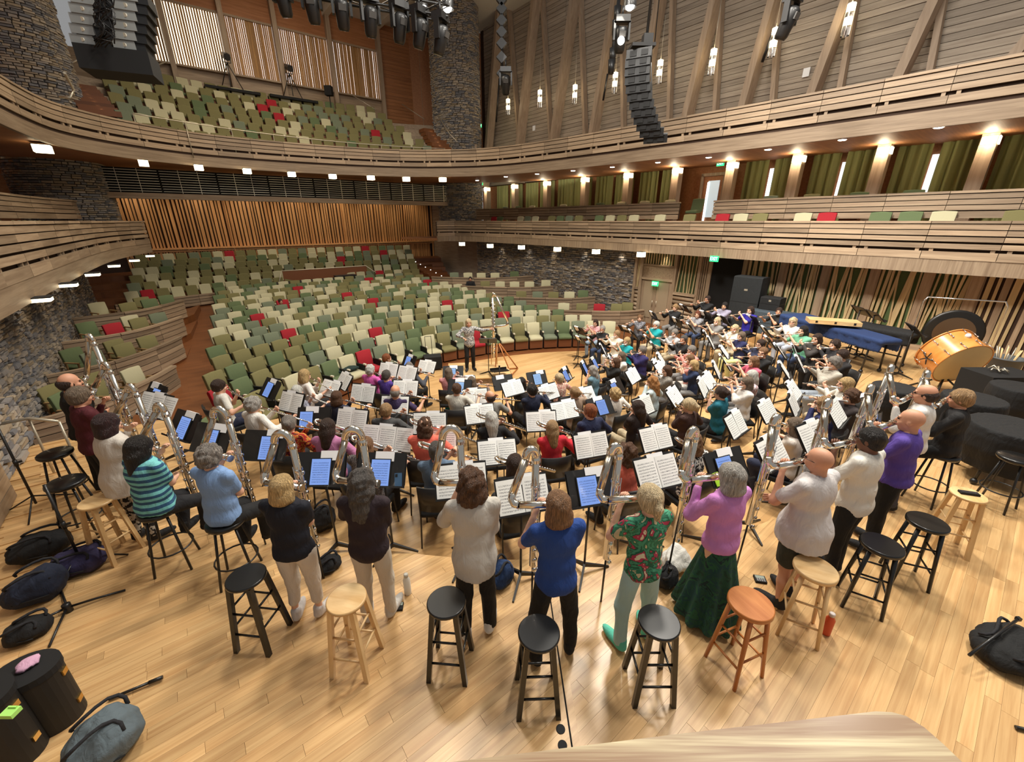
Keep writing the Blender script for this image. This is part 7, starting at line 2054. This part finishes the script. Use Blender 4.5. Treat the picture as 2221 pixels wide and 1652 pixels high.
# grey bin of sticks
c = atz(2185, 775, .75); o = thing('stick_bin', 'grey bin full of sticks and mallets by the wall', 'bin', (c.x, c.y, 0))
mb = MB(); mb.lathe([(.22, 0), (.27, .72), (.29, .73), (.29, .76), (.265, .76), (.24, .5)], 20, caps=False); build(mb, 'bin_body', plain('bin_grey', srgb(84, 88, 90), .6), o)
mb = MB(); mb.lathe([(0, .5), (.25, .5)], 16, caps=False); build(mb, 'bin_floor', 'black_matte', o)
rk = random.Random(3)
for k in range(10):
    a = rk.uniform(0, 6.28); r0 = rk.uniform(.02, .15); mb = MB(); mb.tube([(r0*math.cos(a), r0*math.sin(a), .5), (r0*2*math.cos(a), r0*2*math.sin(a), .92+rk.uniform(-.05, .08))], .012, 5); build(mb, 'stick', 'rail_metal' if k % 2 else 'stool_wood', o)
mb = MB()
for k in range(7):
    a = k*.9; mb.tube([(0, 0, .02), (.09*math.cos(a), .09*math.sin(a), .05+.02*(k % 3)), (.14*math.cos(a+.4), .14*math.sin(a+.4), .02)], .014, 5)
c = atz(2165, 805, .86); o = build(mb, 'cable_bundle', 'rail_metal', loc=(c.x, c.y, .86)); tag(o, 'pale tangle of straps on a dark box at the right', 'cable')
mb = MB(); mb.box((0, 0, .42), (1.0, .6, .84)); o = build(mb, 'equipment_box', 'black_matte', loc=(c.x+.1, c.y, 0)); tag(o, 'dark equipment box carrying the pale tangle', 'box')
# covered mallet instruments
def covered(label, a_px, b_px, z, w_, col, legs=True, over=.28, zf=0.):
    a, b = atz(*a_px, z), atz(*b_px, z); d = b-a; L_ = d.length; o = thing('marimba', label, 'marimba', ((a.x+b.x)/2, (a.y+b.y)/2, zf), math.atan2(d.y, d.x))
    s = SDF(.03); zz = z-zf
    for i in range(41):
        f = i/40; ww = w_*(1-.35*f)
        s.cap(((f-.5)*L_, -ww/2, zz-.06), ((f-.5)*L_, ww/2, zz-.06), .07, .07)
        s.cap(((f-.5)*L_, -ww/2, zz-.06), ((f-.5)*L_, -ww/2-.02, zz-over), .05, .04); s.cap(((f-.5)*L_, ww/2, zz-.06), ((f-.5)*L_, ww/2+.02, zz-over), .05, .04)
    def wk(V): V = V.copy(); V[:, 1] += .012*np.sin(V[:, 0]*22)*(V[:, 2] < zz-.12); return V
    V, Q = s.mesh(.03, wk); link('cover', np_mesh('cover', V, Q, [cloth(col)]), o)
    for sx in (-.42, .42):
        for sy in (-.3, .3):
            mb = MB(); mb.tube([(sx*L_, sy*w_, zz-.1), (sx*L_, sy*w_*1.2, .06)], .022, 6); mb.sphere((sx*L_, sy*w_*1.2, .05), .05, 8, 6); build(mb, 'leg', 'black_metal', o)
    mb = MB(); mb.tube([(-.42*L_, 0, .3), (.42*L_, 0, .3)], .018, 6); build(mb, 'brace', 'black_metal', o)
    return o
covered('long marimba under a dark blue cover along the right wall', (1722, 680), (1932, 736), .92, .75, (30, 52, 96))
covered('vibraphone under a black cover beside the wall panels', (1860, 700), (1985, 722), .95, .6, (20, 20, 22))
c = atz(1806, 699, 1.02); o = thing('wooden_case', 'flat pale wooden case with dark latches lying on the blue cover', 'case', (c.x, c.y, .985), R(-22))
mb = MB(); mb.box((0, 0, .06), (1.15, .46, .10)); build(mb, 'box', 'stool_orange' if False else 'stool_wood', o)
for x in (-.42, .0, .42):
    mb = MB(); mb.box((x, -.232, .07), (.05, .012, .05)); build(mb, 'latch', 'black_metal', o)
def boxcase(label, px, z, dims, col, rz, zf, name='equipment_case', lean=0.):
    c = atz(px[0], px[1], z); o = thing(name, label, 'case', (c.x, c.y, zf), rz)
    L_, W_, H_ = dims; mb = MB(); b = .03
    prof = [(-W_/2, 0), (W_/2, 0), (W_/2, H_-b), (W_/2-b*2, H_), (-W_/2+b*2, H_), (-W_/2, H_-b)]
    n = len(prof)
    for x in (-L_/2, L_/2):
        for (y, z_) in prof: mb.v.append(Vector((x, y, z_)))
    for j in range(n): j2 = (j+1) % n; mb.quad((j, n+j, n+j2, j2))
    mb.quad(list(reversed(range(n)))); mb.quad([n+j for j in range(n)]); build(mb, 'body', cloth(col), o)
    mb = MB(); mb.box((0, -W_/2-.004, H_*.75), (L_*.12, .01, .06)); build(mb, 'badge', 'rail_metal', o)
    mb = MB(); mb.box((0, 0, H_*.5), (L_+.006, W_+.006, .012)); build(mb, 'seam', 'black_metal', o)
    return o
boxcase('tall black covered cabinet standing by the dark entrance', (1610, 706), 0.0, (.95, .6, 1.75), (28, 31, 33), HANG-PI/2+.0, 0, 'covered_cabinet')
boxcase('black cube case on the grey table by the wall', (1672, 672), .72, (.62, .5, .42), (18, 18, 19), HANG-PI/2, .74)
boxcase('low grey blue covered table by the wall', (1690, 692), .5, (1.7, .7, .74), (60, 70, 78), HANG-PI/2, 0, 'covered_table')
# conductor's end: tall double contrabass on a wooden frame, trolley
cb = atz(1072, 808, -1.0); o = thing('giant_flute', 'very tall triangular silver flute on a wooden frame beside the conductor', 'flute', (cb.x, cb.y, -1.0))
def pp(x, y): q = aty(x, y, cb.y); return Vector((q.x-cb.x, 0, q.z+1.0))
mb = MB(); mb.tube([pp(1072, 775), pp(1068, 645)], .042, 10); build(mb, 'body_tube', 'silver', o)
mb = MB(); mb.tube([pp(1068, 645), pp(1070, 636), pp(1076, 642)], .042, 10); build(mb, 'top_bend', 'silver', o)
mb = MB(); mb.tube([pp(1076, 642), pp(1101, 697)], .036, 10); build(mb, 'slanted_tube', 'silver', o)
mb = MB(); mb.tube([pp(1101, 697), pp(1101, 703), pp(1095, 706), pp(1040, 711)], .034, 10); build(mb, 'head_joint', 'silver', o)
mb = MB()
for k in range(14): q = pp(1069, 660+8*k); mb.sphere(q+Vector((.05, -.03, 0)), .028, 6, 4); mb.sphere(q+Vector((-.04, -.04, .05)), .02, 6, 4)
tag(build(mb, 'keywork', 'chrome', o), kind='stuff')
for a, b, nme in (((1082, 745), (1108, 812), 'leg'), ((1084, 745), (1123, 800), 'leg'), ((1078, 745), (1074, 808), 'leg'), ((1064, 804), (1110, 812), 'brace'), ((1110, 812), (1123, 800), 'brace'), ((1062, 800), (1122, 800), 'brace')):
    p0, p1 = atz(*b, -1.0) - Vector((cb.x, cb.y, -1.0)), pp(*a)
    if nme == 'brace': p1 = atz(*a, -.95) - Vector((cb.x, cb.y, -1.0))
    mb = MB(); mb.tube([p0+Vector((0, 0, .02)), p1], .02, 6); build(mb, nme, 'stool_orange', o)
for px in (1066, 1078):
    mb = MB(); mb.tube([pp(px, 745), pp(px, 790)], .016, 6); build(mb, 'upright', 'stool_wood', o)
so, W_ = add_stand(atz(1062, 800, -.81)+Vector((0, -.35, 0)), PI, .95, 'N', 'conductor', 50)
so2, W_ = add_stand(atz(1075, 812, -1.0)+Vector((.1, -.5, 0)), PI+.3, .35, 'N', 'conductor, lowered flat', 80)
c = atz(940, 800, -1.0); o = thing('trolley', 'black folding trolley with tall handle behind the left front players', 'trolley', (c.x, c.y, -1.0), .3)
mb = MB(); mb.box((0, 0, .26), (.55, .4, .4)); build(mb, 'crate', 'black_matte', o)
mb = MB(); mb.tube([(-.18, .2, .1), (-.18, .24, 1.05), (.02, .24, 1.05), (.02, .2, .1)], .012, 6); build(mb, 'handle', 'black_metal', o)
for sx in (-.2, .2):
    mb = MB(); mb.lathe([(.06, -.02), (.06, .02)], 12, (sx, .2, .06), M=Matrix.Rotation(PI/2, 3, 'Y')); build(mb, 'wheel', 'black_metal', o)
# bags left on seats
for (px, lb, dm) in (((262, 740), 'black coat thrown over a left side tier armchair', (.7, .4, .14)), ((530, 738), 'black bag lying on the stalls seats left of centre', (.5, .3, .12)), ((752, 800), 'dark green instrument case across the front stalls seats', (.7, .25, .14)), ((560, 845), 'black case resting on the front left stalls seats', (.8, .25, .12))):
    q = atz(px[0], px[1], -.35); blob('bag', lb, 'bag', px, 0, dm, (18, 18, 20) if 'green' not in lb else (22, 44, 40), .6, 30, strap=False, zf=-.52 if px[1] > 760 else -.45)

# ---- left stage wall and the near rail ------------------------------------
wsl = thing('wall_stage_left', 'left stage wall of horizontal oak boards', 'wall', kind='structure')
quad_wall('core', HP(-9.5, -9.05), HP(-2.6, -9.05), -.02, 2.3, .2, 'back_dark', wsl)
for k in range(12):
    for j in range(4):
        mb = MB(); mb.box(HP(-3.4-1.72*j, -8.98, .1+.19*k), (1.70, .05, .175), rotS); build(mb, 'board', 'oak_s', wsl)
lw = thing('wall_left_low', 'low stone wall with handrail at the left stage edge', 'wall', kind='structure')
quad_wall('core', HP(-2.5, -9.2), HP(-.4, -9.2), -.02, .85, .25, 'mortar', lw)
stone_wall(lw, HP(-2.5, -9.15), HP(-.4, -9.15), 0, .85, 60, .09, 9, inward=-1)
railing('pale handrail at the left stage steps', [tuple(atz(5, 918, .95)), tuple(atz(62, 907, .95)), tuple(atz(128, 914, .9))], [tuple(atz(62, 907, .95)), tuple(atz(128, 914, .9))], .022, .9)
# the near balcony rail under the camera
rz_ = 2.80
edge = [atz(x, y, rz_) for x, y in ((760, 1680), (980, 1652), (1480, 1590), (1780, 1556), (1900, 1542), (1935, 1544), (1965, 1552), (2005, 1577), (2045, 1612), (2090, 1655))]
edge = [Vector((p.x, p.y, 0)) for p in edge]
edge = [edge[0] + (edge[0]-edge[1])*4] + edge + [edge[-1] + (edge[-1]-edge[-2])*1.2]
nr = thing('trim_20', 'pale wooden balcony rail with rounded corner in the near foreground', 'rail', kind='structure')
mb = MB(); mb.prism([(p.x, p.y) for p in edge] + [(edge[-1].x, .03), (edge[0].x, .03)], rz_-.045, rz_)
build(mb, 'rail_cap', 'rail_uv', nr)
mb = MB(); mb.box(((edge[0].x+edge[4].x)/2, .16, rz_-.5), (edge[4].x-edge[0].x-.1, .05, .9)); build(mb, 'parapet', 'oak_t', nr)

# empty black stands standing about
for i, ((x, y), zf, rr_, lb) in enumerate((((1880, 775), 0, 1.4, 'at the end of the blue covered marimba'), ((1962, 818), 0, 1.2, 'left of the bass drum'), ((1850, 760), 0, 1.5, 'next to the marimba case'))):
    add_stand(atz(x, y, zf), rr_, 1.05, 'N', 'percussion '+lb, 45)
# ================================================================== RIGGING
def moving_head(px, Y, label, sc=1.0, rz=0., tilt=.35):
    p = aty(px[0], px[1], Y); o = thing('moving_light', label, 'stage light', p, rz); o.scale = (sc, sc, sc)
    mb = MB(); mb.box((0, 0, .34), (.36, .26, .14)); build(mb, 'base', 'black_metal', o)
    mb = MB()
    for sx in (-1, 1): mb.box((sx*.19, 0, .10), (.05, .12, .40))
    mb.box((0, 0, .285), (.42, .12, .05))
    build(mb, 'yoke', 'black_metal', o)
    M = Matrix.Rotation(tilt, 3, 'X')
    mb = MB(); mb.lathe([(.10, -.36), (.13, -.30), (.15, -.05), (.15, .14), (.09, .2)], 14, (0, 0, 0), M=M); h = build(mb, 'lamp_head', 'black_metal', o)
    mb = MB(); mb.lathe([(.0, -.365), (.095, -.365)], 14, (0, 0, 0), M=M, caps=False); build(mb, 'lens', plain('lens', srgb(150, 150, 155), .1, .3), h)
    mb = MB(); mb.box(M @ Vector((0, -.14, .05)), (.16, .03, .12), M); build(mb, 'badge', plain('badge_grey', srgb(70, 68, 66), .5), h)
    mb = MB(); mb.tube([(0, 0, .4), (0, 0, .62)], .03, 6); build(mb, 'clamp', 'black_metal', o)
    return o
def truss(label, a, b, w_=.3):
    o = thing('lighting_truss', label, 'truss', a); d = b-a; n = max(3, int(d.length/.5)); s = Vector((0, 0, w_)); t = Vector((-d.y, d.x, 0)).normalized()*w_
    ch = [Vector((0, 0, 0)), s, t, s+t]
    for c in ch:
        mb = MB(); mb.tube([c, c+d], .025, 6); build(mb, 'chord', 'black_metal', o)
    mb = MB()
    for i in range(n):
        p0, p1 = d*(i/n), d*((i+1)/n)
        mb.tube([p0, p1+s], .012, 4); mb.tube([p0+t, p1+s+t], .012, 4); mb.tube([p0, p1+t], .012, 4); mb.tube([p0+s, p1+s+t], .012, 4)
    tag(build(mb, 'lacing', 'black_metal', o), kind='stuff')
    for i in (0, n//2, n):
        mb = MB(); mb.tube([d*(i/n)+s, d*(i/n)+s+Vector((0, 0, 8))], .012, 4); build(mb, 'hoist_cable', 'black_metal', o)
    return o
YT = 11.0
truss('black lighting truss with moving lights at the top of the hall', aty(560, -38, YT), aty(972, 36, YT))
for i, (px, sc) in enumerate((((612, -8), 1.0), ((676, 8), 1.0), ((742, 22), 1.0), ((804, 38), 1.0), ((868, 52), 1.0), ((912, 64), 1.0), ((957, 78), 1.0))):
    moving_head(px, YT, 'black moving light under the truss, %s from the left' % ORD[i], .95, .2*i, .3)
for i, px in enumerate(((914, 4), (970, 8), (1367, 4))):
    p = aty(*px, YT+.5); o = thing('stage_lamp', 'bright round stage lamp at the top, %s from the left' % ORD[i], 'lamp', p); mb = MB(); mb.lathe([(.05, .2), (.14, .12), (.14, -.1)], 14, caps=False); build(mb, 'can', 'black_metal', o)
    mb = MB(); mb.sphere((0, 0, -.06), .10, 10, 8); build(mb, 'bulb', 'lamp_white', o); mb = MB(); mb.tube([(0, 0, .2), (0, 0, 5)], .02, 5); build(mb, 'drop_pipe', 'black_metal', o)
moving_head((1347, 78), 14.5, 'black stage light with a lit lens left of the curved speakers', 1.1)
o_ = aty(1347, 88, 14.3); mb = MB(); mb.sphere(o_, .10, 10, 8); o = build(mb, 'lit_lens', 'lamp_white', bpy.data.objects['moving_light'] if False else None); tag(o, 'glowing lens of the light left of the curved speakers', 'lamp')
moving_head((1712, 40), 11.0, 'black moving light hung before the right timber wall', 1.0, .6)
moving_head((1097, 178), 20.0, 'black moving light at the foot of the hanging lamp chain', 1.2)
# vertical chain of small lights
o = thing('lamp_chain', 'vertical pole of small black lights beside the right pier', 'stage lights', aty(1089, 190, 20.5))
mb = MB(); mb.tube([(0, 0, 0), (.1, 0, 6.5)], .05, 6); build(mb, 'pole', 'black_metal', o)
for k, y in enumerate((160, 125, 95, 70, 45, 20, 0)):
    q = aty(1088, y, 20.5) - o.location; mb = MB(); mb.box(q, (.30, .2, .30), Matrix.Rotation(PI/4, 3, 'Y')); build(mb, 'light_fixture', 'black_metal', o)
o = thing('lamp_chain', 'slanting pole of small black lights on a right rib', 'stage lights', aty(1325, 150, 17))
mb = MB(); mb.tube([(0, 0, 0), aty(1342, 0, 17)-o.location], .06, 6); build(mb, 'pole', 'black_metal', o)
for k, y in enumerate((145, 120, 60, 30)):
    q = aty(1326+int((150-y)*.11), y, 16.9) - o.location; mb = MB(); mb.lathe([(.10, -.2), (.12, .2)], 10, q); build(mb, 'light_fixture', 'black_metal', o)
# slim black rods on some ribs
for i, (a, b) in enumerate((((1076, 265), (1083, 170)), ((1308, 218), (1318, 160)), ((1653, 135), (1680, 60)))):
    mb = MB(); mb.tube([att(*a, 12.1), att(*b, 12.1)], .05, 6); o = build(mb, 'conduit', 'black_metal'); mb = MB(); tag(o, 'slim black rod on a right timber rib, %s from the back' % ORD[i], 'rod')
# right line array
arr_px = [(1390, 122), (1387, 140), (1386, 158), (1386, 176), (1388, 194), (1391, 211), (1395, 228), (1399, 244), (1404, 259), (1410, 273), (1417, 286), (1425, 299)]
YA = 11.0; la = thing('line_array', 'curved black column of loudspeakers hanging before the right wall', 'loudspeaker', aty(*arr_px[0], YA))
pts = [aty(*p, YA+.02*i) for i, p in enumerate(arr_px)]
for i, p in enumerate(pts):
    d = (pts[min(i+1, 11)]-pts[max(i-1, 0)]).normalized(); ang = math.atan2(d.x, -d.z)
    M = Matrix.Rotation(R(-28), 3, 'Z') @ Matrix.Rotation(i*.03-.05, 3, 'X'); q = p - la.location
    mb = MB(); h2 = .085
    mb.hexa([q + M @ Vector(v) for v in ((-.27, -.20, -h2), (.27, -.20, -h2), (.20, .22, -h2*.8), (-.20, .22, -h2*.8), (-.27, -.20, h2), (.27, -.20, h2), (.20, .22, h2*.8), (-.20, .22, h2*.8))])
    c = build(mb, 'speaker_box', plain('speaker_black', srgb(15, 16, 18), .6, bump=.1, bscale=120), la)
    for sx in (-1, 1):
        mb = MB(); mb.box(q + M @ Vector((sx*.12, -.205, 0)), (.14, .012, h2*1.2), M); build(mb, 'grille', 'black_matte', c)
mb = MB(); mb.box(pts[0]-la.location+Vector((0, .05, .16)), (.5, .5, .06)); mb.box(pts[0]-la.location+Vector((.12, .05, .3)), (.2, .2, .2)); build(mb, 'rigging_frame', 'black_metal', la)
mb = MB(); mb.tube([pts[0]-la.location+Vector((.1, .05, .3)), pts[0]-la.location+Vector((.25, .05, 7))], .03, 6); mb.tube([pts[0]-la.location+Vector((.33, .2, .3)), pts[0]-la.location+Vector((.33, .2, 7))], .012, 5); mb.tube([pts[0]-la.location+Vector((.3, .25, 0)), pts[6]-la.location+Vector((.3, .3, 0)), pts[9]-la.location+Vector((.15, .3, 0))], .015, 5); build(mb, 'cables', 'black_metal', la)
# left line array seen from behind
YL = 8.4; lb = thing('line_array', 'hanging loudspeaker stack seen from behind at the top left', 'loudspeaker', aty(228, 100, YL))
def lq(x, y, dy=0.): return aty(x, y, YL+dy) - lb.location
for k in range(6):
    y0 = 92-22*k; p = lq(225, y0); M = Matrix.Rotation(R(24), 3, 'Z')
    mb = MB(); mb.box(p+Vector((0, .28, 0)), (.88, .5, .17), M); c = build(mb, 'speaker_box', 'speaker_black', lb)
    for sx in (-1, 1):
        mb = MB(); mb.box(p + M @ Vector((sx*.27, .0, 0)), (.30, .03, .13), M); pl = build(mb, 'rear_panel', plain('panel_grey', srgb(150, 152, 150), .45, .3), c)
        mb = MB(); mb.lathe([(.03, -.03), (.03, .0)], 10, p + M @ Vector((sx*.27, -.02, 0)), M=Matrix.Rotation(PI/2, 3, 'X')); build(mb, 'socket', 'arm_tip', c)
mb = MB(); rk = random.Random(8)
for k in range(16):
    pts_ = [lq(225+rk.uniform(-26, 26), 95-j*22+rk.uniform(-8, 8), -.12-rk.uniform(0, .08)) for j in range(6)]
    mb.tube(pts_, .010, 4)
tag(build(mb, 'cable_tangle', 'black_metal', lb), kind='stuff')
mb = MB(); p = lq(232, 122); mb.box(p+Vector((0, .25, -.05)), (.98, .62, .34), Matrix.Rotation(R(24), 3, 'Z')); build(mb, 'subwoofer', 'black_matte', lb)
mb = MB(); mb.tube([lq(225, 0), lq(225, -300)], .03, 5); build(mb, 'hoist_chain', 'black_metal', lb)
# balcony spotlights on tripods and a small speaker
def followspot(px, s, label):
    p = ats(px[0], px[1], s); o = thing('followspot', label, 'spotlight', p, HANG)
    M = Matrix.Rotation(R(20), 3, 'X')
    mb = MB(); mb.box(M @ Vector((0, -.1, 0)), (.28, .75, .26), M); mb.lathe([(.15, -.5), (.17, -.42)], 12, (0, 0, 0), M=M @ Matrix.Rotation(-PI/2, 3, 'X')); build(mb, 'lamp_housing', 'black_metal', o)
    mb = MB(); mb.tube([(-.18, 0, .0), (-.18, 0, -.3), (.18, 0, -.3), (.18, 0, 0)], .025, 6); build(mb, 'yoke', 'black_metal', o)
    for a in (0.3, 2.4, 4.5):
        mb = MB(); mb.tube([(0, 0, -.3), (.65*math.cos(a), .65*math.sin(a), -1.55)], .022, 6); build(mb, 'leg', 'black_metal', o)
    mb = MB(); mb.box((0, 0, -1.62), (2.6, .8, .12)); build(mb, 'platform', 'black_matte', o)
followspot((489, 121), 20.4, 'black followspot on a tripod before the second window')
followspot((625, 146), 20.4, 'black followspot on a tripod before the third and fourth windows')
p = ats(713, 197, 20.0); o = thing('speaker', 'small black speaker on a pole below the balcony windows', 'loudspeaker', p); mb = MB(); mb.box((0, 0, 0), (.42, .35, .5)); build(mb, 'cabinet', 'black_matte', o); mb = MB(); mb.tube([(0, 0, -.25), (0, 0, -1.5)], .03, 6); build(mb, 'pole', 'black_metal', o)
# small white wall plates
for i, px in enumerate(((1749, 157), (1158, 278))):
    mb = MB(); mb.box(att(*px, 13.1), (.22, .04, .28), rotS); tag(build(mb, 'wall_plate', 'card_white'), 'small white plate on the upper right board wall, %s from the back' % ('far' if i else 'near'), 'plate')
